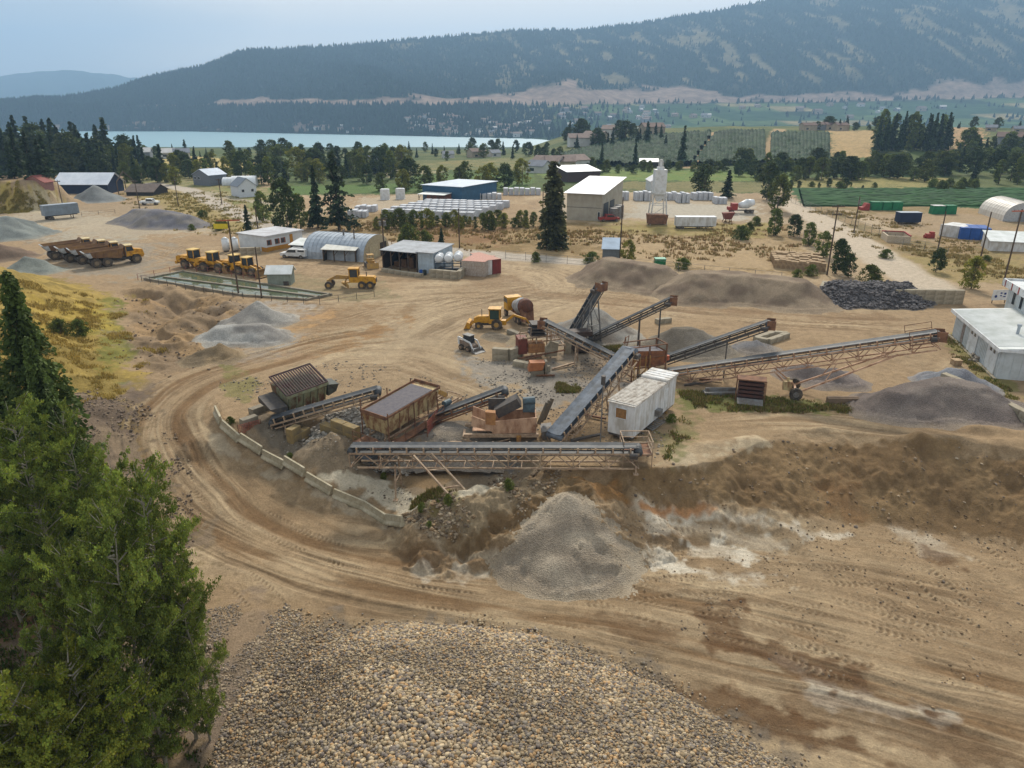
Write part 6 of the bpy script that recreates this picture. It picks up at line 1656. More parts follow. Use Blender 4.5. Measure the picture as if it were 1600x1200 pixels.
# office and arched workshop
a, b = P(417, 394), P(474, 383)
o_, Lx = building('office_building', 'white site office with an ochre yellow base band and door', a, b, 8.5, 3.4, mat('office_white', (206, 210, 212), (186, 190, 192), .6, .6), mat('office_roof', (160, 158, 160), (190, 192, 194), .5), 'flat', over=.35)
m = MB(); m.bx(-.0, Lx * .78, -.04, -.002, .02, 1.1); m.bx(-.04, -.002, 0, 1.5, .02, 1.1); m.build('base_band', OCHRE, o_)
m = MB(); m.bx(Lx * .64, Lx * .72, -.09, -.045, .1, 3.0); m.build('door', OCHRE, o_)
for x in (.03, .24, .40):
    m = MB(); m.bx(Lx * x, Lx * x + 1.2, -.07, -.003, 1.5, 2.6); f_ = m.build('window', mat('shutter_brown', (140, 84, 60)), o_); m = MB(); m.bx(Lx * x + .1, Lx * x + .8, -.09, -.072, 1.6, 2.5); m.build('pane', GLASS, f_)
m = MB(); m.bx(-.3, Lx + .3, -.33, -.25, 3.3, 3.55); m.build('fascia', WHITE_P, o_)
o_, Lx = building('office_annex', 'low white annex left of the site office', P(396, 389), P(417, 393), 6, 3.0, mat('office_white', (206, 210, 212)), GALV, 'flat')
qo, ql = tunnel('long grey arched steel workshop with a beige end wall', P(474, 404), P(568, 410), 11, 4.6, GALV, mat('beige_end_wall', (186, 172, 140), (160, 146, 118)), 'arched_workshop', 'workshop', 14)
m = MB(); m.bx(ql + .06, ql + .14, 2.4, 5.8, 0, 2.9); m.build('door', mat('roller_door_cream', (196, 184, 150), (170, 158, 128)), qo); 
m = MB(); m.bx(ql + .06, ql + .14, 7.0, 9.6, 0, 2.8); m.build('door', mat('doorway_shade', (70, 62, 52)), qo)  # flat dark panel standing in for the shade inside the open doorway
m = MB(); m.bx(ql * .52, ql * .54, 4, 4.2, 4.4, 5.6); m.build('vent_pipe', GSTEEL, qo)
def leanto(label, A, B, depth, h, drop, roofm, posts=4, back=None, side=None, name='lean_to_shed'):
    A = np.array(A); B = np.array(B); Lx = dist(A, B); o = thing(name, label, 'shed', (A[0], A[1], min(A[2], B[2]) - .1), head(A, B))
    m = MB(); m.prismx([(-.5, h - drop), (depth, h), (depth, h + .1), (-.5, h - drop + .1)], -.3, Lx + .3); m.build('roof', roofm, o)
    for i in range(posts): 
        m = MB(); m.bar((i * Lx / (posts - 1), 0, 0), (i * Lx / (posts - 1), 0, h - drop), .18)
        m.bar((i * Lx / (posts - 1), 0, h - drop - 1.2), (min(Lx, i * Lx / (posts - 1) + .9), 0, h - drop - .1), .1); m.build('post', WOOD, o)
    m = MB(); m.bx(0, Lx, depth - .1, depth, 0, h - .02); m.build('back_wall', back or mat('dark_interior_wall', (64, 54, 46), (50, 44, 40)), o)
    if side: m = MB(); m.bx(0, .1, 0, depth - .12, 0, h - drop - .05); m.bx(Lx - .1, Lx, 0, depth - .12, 0, h - drop - .05); m.build('side_wall', side, o)
    return o, Lx
leanto('small lean to with a pale roof at the left end of the arched workshop', P(456, 399), P(484, 401), 4, 3.0, .7, ROOFW, 3, side=mat('dark_wood_wall', (60, 54, 48)))
leanto('wider lean to with a pale sheet roof in front of the arched workshop', P(506, 408), P(556, 410), 4, 3.2, .8, mat('pale_sheet_roof', (206, 204, 196), (180, 178, 168), .7), 4, side=mat('dark_wood_wall', (60, 54, 48)))
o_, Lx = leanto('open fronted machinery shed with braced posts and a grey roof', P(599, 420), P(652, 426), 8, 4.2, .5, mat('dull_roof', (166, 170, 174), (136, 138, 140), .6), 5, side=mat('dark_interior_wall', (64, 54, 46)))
for i in range(5):
    m = MB(); m.bx(.8 + i * 1.6, 1.9 + i * 1.6, 2.5, 5, 0, 1.2 + .5 * (i % 3)); m.build('stored_goods', mat('stored_brown', (120, 88, 60), (92, 70, 52)), o_)
a, b = P(654, 426), P(678, 428)
o_, Lx = building('shed', 'closed pale blue panelled end of the machinery shed row', a, b, 7.5, 3.9, mat('pale_blue_panel', (176, 190, 200), (150, 160, 166), .8), mat('dull_roof', (166, 170, 174)), 'mono', rise=.4, over=.3, ribs=True)
# small hut
o_, Lx = building('hut', 'small grey green hut with a white roof beside the pond', P(419, 447), P(455, 446), 3.0, 2.3, mat('hut_wall', (150, 158, 146), (128, 134, 122), .9), ROOFW, 'gable', rise=.9, over=.35, ribs=True, doors=((2.6, .9, .9, DSTEEL),))
# tanks on a rack
a = P(700, 428); o_ = thing('tank_rack', 'blue steel rack carrying the white tanks', 'rack', a, .0)
m = MB()
for x in (-2.2, -.7, .8, 2.3):
    for y in (0, 2.2): m.bar((x, y, 0), (x, y, 1.9), .12)
    m.bar((x, 0, 1.9), (x, 2.2, 1.9), .14); m.bar((x, 0, .9), (x, 2.2, .9), .1)
for y in (0, 2.2): m.bar((-2.3, y, 1.9), (2.4, y, 1.9), .14); m.bar((-2.3, y, .9), (2.4, y, .9), .1)
m.build('frame', mat('blue_rack', (70, 92, 112), (60, 72, 84)), o_); m = MB(); m.bx(-2, 2, .2, 2, .1, .8); m.build('pump_box', DSTEEL, o_)
for i, (dx, lb) in enumerate(((-1.6, 'left white poly tank on the blue rack'), (.15, 'middle white poly tank on the blue rack'), (1.9, 'right white poly tank on the blue rack, set slightly higher'))):
    o = thing('water_tank', lb, 'tank', (a[0] + dx, a[1] + .3, a[2] + 2.0 + (.2 if i == 2 else 0)), .0)
    m = MB(); m.cyl((0, -.4, .75), (0, 2.3, .75), .78, .78, 18); m.cyl((0, -.6, .75), (0, -.4, .75), .6, .78, 18); 
    for y in (0, .6, 1.2, 1.8): m.cyl((0, y, .75), (0, y + .1, .75), .81, .81, 18)
    m.build('tank', PLASTIC, o, True); m = MB(); m.cyl((0, .9, 1.5), (0, .9, 1.66), .2, .2, 10); m.bx(-.7, .7, -.2, .0, -.05, .12); m.bx(-.7, .7, 1.8, 2.0, -.05, .12); m.build('lid', PLASTIC, o)
for (px, mt, lb) in ((658, BLUEC, 'blue drum at the corner of the machinery shed'), (664, mat('dark_drum', (60, 66, 60)), 'dark drum next to the blue one')):
    q = P(px, 430); m = MB(); m.cyl((0, 0, 0), (0, 0, .95), .32, .32, 12); m.cyl((0, 0, .3), (0, 0, .34), .34, .34, 12); m.cyl((0, 0, .6), (0, 0, .64), .34, .34, 12); tag(m.build('drum', mt, None, loc=tuple(q)), lb, 'drum')
# silos of the wash plant
for i, (px, lb) in enumerate(((354, 'left white steel tank behind the loaders'), (368, 'right white steel tank behind the loaders'))):
    q = P(px, 393); o = thing('storage_tank', lb, 'tank', q); m = MB(); m.cyl((0, 0, .3), (0, 0, 2.6), .75, .75, 16); m.cyl((0, 0, 2.6), (0, 0, 3.0), .75, .2, 16); m.build('tank', PLASTIC, o, True); m = MB(); m.cyl((0, 0, -.1), (0, 0, .3), .55, .55, 10); m.build('base', DSTEEL, o)
block_wall([P(376, 398), P(408, 397)], 2, 'grey block of the low wall behind the loaders', 'blocks behind the loaders')
# works beyond the road
a, b = P(885, 343), P(939, 346)
o_, Lx = building('warehouse', 'large beige warehouse with a pale low pitched roof behind the tall spruce', a, b, 24, 7.2, BEIGE, mat('pale_roof', (206, 206, 208), (190, 190, 192), .2, .5), 'mono', rise=2.2, over=.8, windows=((8.6, .6, .7, 2.0),))
m = MB(); m.bx(-.05, Lx + .05, -.05, -.002, 3.5, 3.6); m.build('wall_trim', DSTEEL, o_)
m = MB(); m.bx(Lx + .01, Lx + .1, 2, 7, .1, 4.5); m.bx(Lx + .01, Lx + .1, 9, 14, .1, 4.5); m.build('door', mat('dark_grey_door', (84, 86, 86)), o_)  # two plain dark grey doors on the end wall
m = MB()
for i in range(3): m.cyl((Lx + 2.5, 3 + i * 3.6, .2), (Lx + 2.5, 3 + i * 3.6, 3.4), 1.2, 1.2, 12)
m.build('process_tank', GSTEEL, o_)
a, b = P(661, 314), P(722, 318)
o_, Lx = building('factory', 'blue walled factory with a pale flat roof behind the rows of white pallets', a, b, 22, 5.2, BLUEB, BLUER, 'flat', over=.5, doors=((Lx * 0 + 6.5, 1.6, 2.4, NAVY),))
leanto('flat canopy in front of the blue factory with a brick coloured front', P(655, 318), P(694, 320), 5, 3.2, .2, ROOFW, 5, back=mat('brick_front', (150, 100, 84), (124, 90, 76)))
building('shed', 'small dark brown building with a pale roof behind the beige warehouse', P(886, 285), P(937, 283), 12, 4.2, mat('dark_brown_wall', (84, 66, 62), (70, 56, 54)), mat('pale_roof', (206, 206, 208)), 'mono', rise=1.6, over=.5)
# tower silo
q = P(1026, 350); o_ = thing('batch_tower', 'white batch tower standing on legs over a rusty hopper', 'tower', q)
m = MB(); m.bx(-1.5, 1.5, -1.5, 1.5, 7.6, 13.6); m.prism([(-1.5, 7.6), (1.5, 7.6), (.5, 5.8), (-.5, 5.8)], -.9, .9); m.bx(-.8, .8, -.8, .8, 13.6, 14.2); m.build('silo', WHITE_P, o_)
m = MB(); m.cyl((0, 0, 14.2), (0, 0, 16), .4, .4, 8); m.bar((-.6, 0, 14.2), (-.6, 0, 15.6), .1); m.bar((.6, 0, 14.2), (.6, 0, 15.6), .1); m.bar((-.6, 0, 15.6), (.6, 0, 15.6), .1); m.build('vent', WHITE_D, o_)
m = MB()
for x in (-1.7, 1.7):
    for y in (-1.7, 1.7): m.bar((x * 1.25, y * 1.25, 0), (x * .9, y * .9, 8), .26)
for z in (2.5, 5): m.bar((-1.9, -1.9, z), (1.9, -1.9, z), .16); m.bar((-1.9, 1.9, z), (1.9, 1.9, z), .16); m.bar((-1.9, -1.9, z), (1.9, -1.9, z + 2.4), .12)
m.build('leg_frame', WHITE_D, o_)
m = MB(); m.prism([(-2.6, .3), (2.0, .3), (2.4, 2.6), (-3.0, 2.8)], -2.4, -.2); m.build('hopper', RUST, o_)
o_, _ = building('shed', 'white gabled shed behind the batch tower', P(1016, 300), P(1040, 300), 10, 3.8, WHITE_P, mat('pale_roof', (206, 206, 208)), 'gable_x', rise=1.6)
boxvan('long white semi trailer beside the batch tower', P(1056, 358), P(1118, 359), 2.6, .8, 3.0, WHITE_D, wheels=(.08, .16), ribs=False)
building('field_shed', 'long low white roofed shed at the foot of the orchard hill', P(999, 262), P(1028, 262), 6, 3.0, mat('dark_wood_wall', (60, 54, 48)), ROOFW, 'mono', rise=1.2)
# small grey shed by the gravel pile
building('shed', 'small grey shed with a blue grey roof beside a yellow green bush', P(941, 407), P(967, 407), 4.5, 2.4, mat('grey_shed_wall', (120, 126, 130), (104, 108, 110)), mat('bluegrey_roof', (150, 168, 186), (132, 148, 164), .5), 'mono', rise=1.3, over=.25, ribs=True)
# far mixer and rusty loader
q = P(1160, 333); o_ = thing('mixer_truck', 'far cement mixer truck with a red cab and white drum', 'mixer truck', q, math.pi)
m = MB(); m.cyl((-3.0, 0, 3.1), (-1.0, 0, 2.6), .8, 1.35, 12); m.cyl((-1.0, 0, 2.6), (1.3, 0, 2.1), 1.35, .7, 12); m.build('drum', PLASTIC, o_, True)
m = MB(); m.bx(1.8, 3.4, -1.1, 1.1, .9, 2.8); m.bx(3.4, 4.4, -.9, .9, .9, 1.8); m.build('cab', REDP, o_); m = MB(); m.bx(-3.2, 4.0, -.4, .4, .7, .98); m.build('chassis', DSTEEL, o_)
for x in (-2.4, -1.2, 3.2):
    for y in (-.95, .95): wheel(o_, x, y, .5, .32, GSTEEL, 10)
q = P(1136, 347); o_ = thing('scrap_hopper', 'rusty red scrap hopper in the works yard', 'hopper', q)
m = MB(); m.prism([(-.8, .8), (.8, .8), (1.6, 2.6), (-1.4, 2.4)], -1, 1); m.build('bin', mat('red_rust', (128, 66, 50), (96, 58, 48)), o_); m = MB(); m.bar((-1, -1, 0), (-.6, -1, 1), .15); m.bar((1, -1, 0), (.6, -1, 1), .15); m.bar((-1, 1, 0), (-.6, 1, 1), .15); m.bar((1, 1, 0), (.6, 1, 1), .15); m.build('legs', RUST, o_)
pickup('red pickup truck parked at the foot of the beige warehouse', P(951, 346), .2, REDP)
# white steel building at the right
A_ = P(1487, 525); B_ = P(1556, 592); rzb = head(A_, B_); LB = dist(A_, B_); DB = 15.0
o_ = thing('workshop_building', 'white ribbed steel workshop with garage doors at the right edge', 'workshop', (A_[0], A_[1], -.1), rzb)
H1 = 3.6
m = MB(); m.prismx([(0, 0), (DB, 0), (DB, H1 + 1.3), (0, H1)], 0, LB)
for i in range(int(LB / .45)): m.bx(.1 + i * .45, .17 + i * .45, -.035, 0, .3, H1 - .05)
for i in range(int(DB / .9)): m.bx(LB, LB + .035, .3 + i * .9, .37 + i * .9, .3, H1 - .05 + i * .05)
m.build('wall', SIDEW, o_)
m = MB(); m.prismx([(-.5, H1 - .03), (DB, H1 + 1.28), (DB, H1 + 1.42), (-.5, H1 + .1)], -.5, LB + .5)
for i in range(int(LB / .45)): m.prismx([(-.5, H1 + .1), (6.5, H1 + .66), (6.5, H1 + .72), (-.5, H1 + .16)], .1 + i * .45, .15 + i * .45)
m.build('roof', ROOFW, o_)
m = MB(); m.bx(-.52, LB + .52, -.6, -.5, H1 - .3, H1 + .14); m.bx(LB + .5, LB + .6, -.6, DB, H1 - .2, H1 + .12); m.build('fascia', WHITE_P, o_)
for x in (LB * .36, LB * .76):
    m = MB(); m.bx(x, x + 3.0, -.09, -.04, .25, 3.1)
    for z in (.85, 1.45, 2.05): m.bx(x, x + 3.0, -.1, -.09, z, z + .03)
    d_ = m.build('garage_door', WHITE_P, o_)
    for k in (.7, 1.8): q = MB(); q.bx(x + k, x + k + .5, -.13, -.1, 2.5, 2.85); q.build('pane', GLASS, d_)
m = MB(); m.bx(LB + .04, LB + .1, 4.5, 5.8, 1.4, 2.5); m.build('window', GLASS, o_)
m = MB(); m.bx(LB * .2, LB * .2 + .9, -.07, -.036, .4, 3.3); m.build('rust_patch', mat('bare_patch', (150, 140, 132), (110, 96, 84)), o_)
m = MB(); m.bx(-.3, LB + .4, -.4, -.1, -.1, .3); m.build('footing', CONC, o_)
m = MB(); m.cyl((LB * .68, 3.0, H1 + .3), (LB * .68, 3.0, H1 + 1.3), .16, .16, 12); m.cyl((LB * .68, 3.0, H1 + 1.3), (LB * .68, 3.0, H1 + 1.55), .24, .24, 12); m.build('roof_vent', GALV, o_)
H2 = 7.0; y2 = 6.5
m = MB(); m.bx(-3.5, LB * .75, y2, DB + 6, 0, H2)
for i in range(int((LB * .75 + 3.5) / .5)): m.bx(-3.3 + i * .5, -3.22 + i * .5, y2 - .035, y2, H1 + .8, H2 - .05)
m.build('upper_wall', SIDEW, o_)
m = MB(); m.bx(-4.2, LB * .75 + .4, y2 - .7, y2 - .5, H2 - .55, H2 + .35); m.bx(-4.2, -4.0, y2 - .7, DB + 6, H2 - .55, H2 + .35); m.bx(-4.2, LB * .75 + .4, y2 - .5, DB + 6, H2 + .002, H2 + .1); m.build('parapet', WHITE_P, o_)
m = MB()
for i in range(7): m.bx(-3.2 + i * 2.2, -2.95 + i * 2.2, y2 - .74, y2 - .70, H2 - .55, H2 + .35)
m.build('red_stripes', REDP, o_)
for i in range(5): m = MB(); m.bx(-1.6 + i * 2.4, -.9 + i * 2.4, y2 - .06, y2 - .036, H1 + 1.0, H2 - .8); m.build('window', GLASS, o_)
q = P(1574, 588); m = MB(); m.prism([(-1.1, .1), (1.1, .1), (1.3, .75), (-1.3, .75)], -.5, .5); m.bx(-1.35, 1.35, -.58, .58, .75, .88); tag(m.build('black_trough', DSTEEL, None, loc=tuple(q)), 'black trough on the grass beside the white workshop corner', 'trough')
q = P(1530, 562); tag(link('rubble', mesh_np('rubble', *stones(rng.normal(0, .5, (50, 3)) * [1, 1, .3], .35 + .3 * rng.random(50), np.tile(S(140, 130, 116), (50, 1)))[:2], mat('rubble', (140, 130, 116), (110, 100, 88)))), 'small scrap and rubble heap by the garage doors', 'rubble heap').location = tuple(q + np.array([0, 0, .2]))
q = P(1559, 474); o_ = thing('sign_board', 'white sign board with blue marks beside the tall white workshop', 'sign', q, .1)
m = MB(); m.bx(-1.2, 1.4, 0, .06, .5, 2.1); m.build('board', WHITE_P, o_); [MB().bx(x_, x_ + .1, .06, .15, -.1, 2.0).build('post', WOOD, o_) for x_ in (-1.0, 1.1)]
SB = mat('sign_blue', (40, 60, 120)); m = MB(); m.cyl((-.6, -.02, 1.1), (-.6, -.001, 1.1), .22, .22, 12); m.build('mark', SB, o_)
for c_, d_ in (((.2, -.01, 1.6), (.3, .02, .22)), ((.85, -.01, 1.5), (.35, .02, .3)), ((.2, -.01, 1.2), (.28, .02, .18)), ((.8, -.01, 1.05), (.4, .02, .16))): m = MB(); m.box(c_, d_); m.build('mark', SB, o_)
q = P(1493, 570); m = MB(); m.box((0, 0, .3), (.9, .8, .6)); m.box((0, 0, .62), (1.0, .9, .06)); tag(m.build('crate', WOODL, None, loc=tuple(q)), 'small wooden crate at the end of the block wall', 'crate')
# white low building far right
building('shed', 'long low white roofed building at the right edge behind the poles', P(1545, 392), P(1640, 396), 6, 2.2, WHITE_D, ROOFW, 'mono', rise=1.2, ribs=True)
a, b = P(1385, 379), P(1422, 381)
o_ = thing('loading_pit', 'empty concrete loading pit with a faded red rim', 'loading pit', (a[0], a[1], a[2] - .1), head(a, b)); Lx = dist(a, b)
m = MB(); m.bx(0, Lx, 0, .3, 0, 1.6); m.bx(0, Lx, 6, 6.3, 0, 1.6); m.bx(0, .3, .3, 6, 0, 1.6); m.bx(Lx - .3, Lx, .3, 6, 0, 1.6); m.build('wall', mat('pale_concrete', (190, 176, 152), (164, 148, 126)), o_); m = MB(); m.bx(-.02, Lx + .02, 6, 6.32, 1.6, 1.85); m.bx(Lx - .32, Lx + .02, 0, 6, 1.6, 1.85); m.build('rim', REDP, o_)
q = P(1452, 372); m = MB(); m.box((0, 0, .5), (1.8, 1.2, 1.0)); m.box((.4, 0, 1.2), (.8, 1.0, .5)); m.cyl((-1.3, 0, .4), (-.9, 0, .4), .4, .4, 8); tag(m.build('compressor', REDP, None, loc=tuple(q)), 'small red machine left of the white containers', 'machine')
q = P(1545, 371); m = MB(); m.box((0, 0, .6), (1.6, 1.4, 1.2)); m.box((.9, .2, .3), (1.0, .6, .6)); tag(m.build('blue_box', BLUEC, None, loc=tuple(q)), 'small blue box right of the blue containers', 'box')

# ------------------------------------------------------------------ white block pallets in the works yard
def pallet_mesh(L_, W_, H_, name='block_pallet', layers=6):
    m = MB()
    h = (H_ - .15) / layers
    for l in range(layers): m.bx(-L_ / 2 + .03 * (l % 2), L_ / 2 - .03 * (l % 2), -W_ / 2 + .03 * (l % 2), W_ / 2 - .03 * (l % 2), .15 + l * h + .02, .15 + (l + 1) * h)
    for y in (-W_ / 2 + .1, 0, W_ / 2 - .1): m.bx(-L_ / 2, L_ / 2, y - .06, y + .06, 0, .15)
    return m.mesh(name, mat('pale_block', (196, 200, 206), (166, 166, 168), .9, .8))
PM = pallet_mesh(2.0, 2.3, 1.9)
a0, b0 = P(622, 338), P(690, 341); a1 = P(576, 320)
ex = (b0 - a0)[:2]; ey = (P(640, 316) - P(660, 338))[:2]
rzp = head(a0, b0)
for j in range(6):
    for i in range(12):
        st0 = a0[:2] + np.array([-math.sin(rzp), math.cos(rzp)]) * j * 5.0 + np.array([math.cos(rzp), math.sin(rzp)]) * (i * 2.25 - 3.5 + j * .7)
        o = link('block_pallet', PM, None, (st0[0], st0[1], G(*st0))); o.rotation_euler = (0, 0, rzp + random.uniform(-.02, .02)); o.scale = (1, 1, 1.0 + .06 * random.random())
        tag(o, 'stack of pale wrapped blocks in the dense rows before the blue factory', 'block pallet', 'pallets of blocks before the blue factory')
k = 0
for (px0, px1, py, n_, hh_, lb, g_) in ((545, 575, 339, 4, 1.0, 'loose pallet of white blocks at the left corner of the works yard', 'pallets at the left corner of the works yard'),
        (556, 590, 330, 4, .9, 'pale block pallet left of the dense rows', 'pallets left of the dense rows'),
        (745, 784, 311, 5, 1.0, 'grey block pallet right of the blue factory', 'pallets right of the blue factory'), (786, 845, 304, 7, 1.2, 'pale pallet in the far row between factory and warehouse', 'pallets between factory and warehouse'),
        (962, 982, 312, 3, 1.5, 'tall pallet stack just right of the beige warehouse', 'pallets beside the beige warehouse'), (990, 1018, 313, 4, 1.5, 'pale block stack left of the batch tower', 'pallets left of the batch tower'),
        (1034, 1056, 312, 3, 1.3, 'pale block stack right behind the batch tower', 'pallets right of the batch tower'), (1056, 1076, 316, 3, 1.6, 'tall white block stack in the middle of the far row', 'tall pallets in the far row'),
        (1080, 1112, 312, 4, 1.3, 'pale block stack under the round dark tree', 'pallets under the round tree'), (1114, 1134, 318, 3, 1.1, 'low block stack at the right end of the far row', 'pallets at the right end')):
    a, b = P(px0, py), P(px1, py)
    for i in range(n_):
        c = a + (b - a) * ((i + .5) / n_); o = link('block_pallet', PM, None, (c[0], c[1], c[2])); o.rotation_euler = (0, 0, random.uniform(-.05, .05)); o.scale = (dist(a, b) / n_ / 2.0 * .86, 1.6, hh_ * random.uniform(.9, 1.1))
        tag(o, lb, 'block pallet', g_)
for (px, py, lb) in ((602, 306, 'white wrapped cube left behind the dense rows'), (626, 305, 'white wrapped cube behind the dense rows near the factory')):
    c = P(px, py + 6); m = MB(); m.bx(-1.4, 1.4, -1.2, 1.2, .1, 3.4); m.bx(-1.2, 1.2, -1, 1, 3.4, 3.5); m.bx(-1.5, 1.5, -1.3, 1.3, 0, .12); tag(m.build('wrapped_load', WHITE_P, None, loc=tuple(c)), lb, 'wrapped load')
# wooden pallets
m = MB()
for l in range(9):
    z = l * .17
    m.bx(-.6, .6, -.55, .55, z + .11, z + .145)
    for y in (-.5, 0, .5): m.bx(-.6, .6, y - .05, y + .05, z, z + .11)
WPM = m.mesh('pallet_stack', WOODL)
a, b = P(1214, 418), P(1284, 424); rzp = head(a, b)
for j in range(6):
    for i in range(10):
        c = a[:2] + np.array([math.cos(rzp), math.sin(rzp)]) * (i * 1.45 - j * .5) * .72 * dist(a, b) / 9.4 + np.array([-math.sin(rzp), math.cos(rzp)]) * j * 1.7
        o = link('pallet_stack', WPM, None, (c[0], c[1], G(*c) - .03)); o.rotation_euler = (0, 0, rzp + random.uniform(-.1, .1)); o.scale = (1, 1, random.uniform(.9, 1.2))
        tag(o, 'stack of empty wooden pallets left of the gravel road', 'pallet stack', 'stacks of empty wooden pallets')

# ------------------------------------------------------------------ settling pond
pond = [P(228, 438), P(286, 426), P(516, 462), P(480, 470), P(380, 463)]
c = np.mean(pond, 0)
V = np.array([[p[0], p[1], 0.10] for p in pond]); 
V[:, 2] = np.max([G(p[0], p[1]) for p in pond]) + .12
wm = water_material('pond_water', (84, 92, 70), .05)
tag(link('pond', mesh_np('pond', V, np.array([[0, 4, 1], [1, 4, 2], [2, 4, 3]]), wm)), kind='structure')
zp_ = V[0, 2]
PN = ['far left edge', 'far edge', 'right end', 'near right edge', 'near edge']
for i in range(5):
    a, b = V[i], V[(i + 1) % 5]; o = thing('pond_kerb', 'dusty concrete kerb along the %s of the settling pond' % PN[i], 'kerb', (a[0], a[1], a[2] - .3), head(a, b)); m = MB(); m.bx(0, dist(a, b) + .3, -.2, .2, 0, .5); m.build('kerb', CONCD, o)
a, b = P(256, 435), P(500, 466)
o = thing('pond_wall', 'low divider wall running lengthwise down the pond', 'wall', (a[0], a[1], zp_ - .3), head(a, b)); m = MB(); m.bx(0, dist(a, b), -.2, .2, 0, .45); m.bx(0, dist(a, b), -.25, .25, .45, .5); m.build('wall', CONCD, o)
def rail_fence(label, pts, h, mt, sp=2.5, rails=(1.0, .5), name='rail_fence', wires=False, cat='fence', post=.07):
    pts = [np.array(p) for p in pts]; b0_ = pts[0]; o = thing(name, label, cat, b0_)
    for i in range(len(pts) - 1):
        a, b = pts[i], pts[i + 1]; n_ = max(1, int(dist(a, b) / sp)); prev = None
        for k in range(n_ + (i == len(pts) - 2)):
            c = a + (b - a) * k / n_; c = np.array([c[0], c[1], G(c[0], c[1])]) - b0_
            m = MB(); m.bar((0, 0, -.2), (0, 0, h), post); m.build('post', mt, o, loc=tuple(c))
    m = MB()
    for i in range(len(pts) - 1):
        a, b = pts[i], pts[i + 1]; n_ = max(1, int(dist(a, b) / 6))
        for k in range(n_):
            p = a + (b - a) * k / n_; q = a + (b - a) * (k + 1) / n_; zp, zq = G(p[0], p[1]), G(q[0], q[1])
            for r_ in rails: m.bar((p[0] - b0_[0], p[1] - b0_[1], zp - b0_[2] + r_ * h), (q[0] - b0_[0], q[1] - b0_[1], zq - b0_[2] + r_ * h), post * .5)
    m.build('rails', mt, o)
    return o
rail_fence('faded red rail fence behind the pond', [P(216, 438), P(290, 423), P(400, 438)], 1.1, mat('faded_red_rail', (150, 92, 78), (130, 84, 70)), 2.6)
rail_fence('dark rail fence along the near side of the pond', [P(222, 440), P(380, 467)], 1.1, DSTEEL, 2.2)
rail_fence('wire fence in front of the second pond', [P(400, 468), P(500, 476), P(585, 464)], 1.1, DSTEEL, 2.5)
rail_fence('long wire fence behind the brown gravel piles', [P(790, 404), P(920, 416), P(1020, 420), P(1100, 428), P(1220, 440)], 1.6, GSTEEL, 4, (1, .5, .1))
rail_fence('chain link fence along the right side of the gravel road', [P(1236, 316), P(1330, 352), P(1410, 385), P(1480, 400)], 1.9, GSTEEL, 4, (1, .75, .5, .25, .02))
rail_fence('chain link fence along the left side of the gravel road', [P(1244, 367), P(1285, 392), P(1320, 425)], 1.9, GSTEEL, 3, (1, .75, .5, .25, .02))
rail_fence('rough wooden fence beside the grey semi trailer', [P(128, 338), P(180, 333)], 1.1, WOOD, 3)

# ------------------------------------------------------------------ poles
def pole(label, base, hgt, arms=((.93, 1.1),), armm=WOOD, extra=None, tilt=0.0, r=.15):
    o = thing('utility_pole', label, 'utility pole', np.array(base) + [0, 0, -.1], .15)
    m = MB(); m.cyl((0, 0, 0), (0, 0, hgt), r, r * .7, 8); m.build('pole', WOOD, o)
    for (f_, hw) in arms:
        m = MB(); m.bx(-hw, hw, -.2, -.1, hgt * f_, hgt * f_ + .18)
        m.bx(-hw, hw, .1, .2, hgt * f_ - .02, hgt * f_ + .14) if armm is ORANGE else None
        x_ = m.build('crossarm', armm, o)
        q = MB()
        for k in (-.9, -.45, .45, .9): q.cyl((k * hw, -.15, hgt * f_ + .18), (k * hw, -.15, hgt * f_ + .36), .06, .04, 6)
        q.build('insulators', GSTEEL, x_)
    if extra:
        for k, x in enumerate(extra): m = MB(); m.cyl((x, -.1, hgt * .8), (x, -.1, hgt * .8 + .95), .28, .28, 10); m.build('transformer', GSTEEL, o)
    return o
pole('tall wooden pole with a wide orange crossarm at the edge of the pond', P(373, 461), 12.0, ((.985, 1.7),), ORANGE)
pole('slimmer pale pole standing right of the pond', P(409, 466), 8.2, (), r=.13)
pole('pole with two grey transformers behind the machinery shed', P(601, 404), 8.2, ((.95, 1.0),), extra=(-.45, .45))
pole('pole in front of the arched workshop', P(556, 404), 6.0, ())
pole('wooden pole beside the grey shed and yellow green bush', P(968, 410), 12.5, ())
pole('thin pole beside the row of green saplings', P(718, 388), 8.5, ())
pole('pole with a crossarm among the bushes left of the gravel road', P(1292, 430), 12.5, ((.97, 1.2), (.86, .9)))
pole('pole with a white box at the far end of the gravel road', P(1334, 364), 8.6, (), extra=(.0,))
pole('plain pole behind the small dark tree at the right', P(1464, 396), 8.6, ())
pole('plain pole rising behind the yellow green tree at the right', P(1528, 420), 10.5, ())
pole('tall pole with an orange crossarm at the right edge', P(1567, 446), 12.8, ((.97, 1.7),), ORANGE)
pole('pole beside the grey semi trailer', P(100, 330), 9, ((.94, .8),))
pole('pole by the white pickup at the far pile', P(219, 330), 9, ((.94, .8),))
pole('pole on the grassy bank beside the public road', P(279, 322), 8, ((.94, .8),))
pole('far pole across the public road', P(347, 320), 8, ((.94, .8),))
pole('pole by the conifers left of the arched workshop', P(405, 374), 7.5, ())
pole('lamp pole above the white office roof', P(452, 378), 6.0, ())
pole('grey pole left of the beige warehouse', P(848, 340), 9.0, ())
q = P(346, 363); o = thing('yellow_sign', 'yellow sign on posts below the grassy bank', 'sign', q); m = MB(); m.bx(-1.7, 1.7, 0, .08, .8, 2.0); m.build('board', mat('sign_yellow', (214, 196, 40), (196, 176, 40)), o); [MB().bx(x_, x_ + .1, .09, .16, -.1, 1.9).build('post', WOOD, o) for x_ in (-1.4, 1.3)]
q = P(1092, 200) if False else None

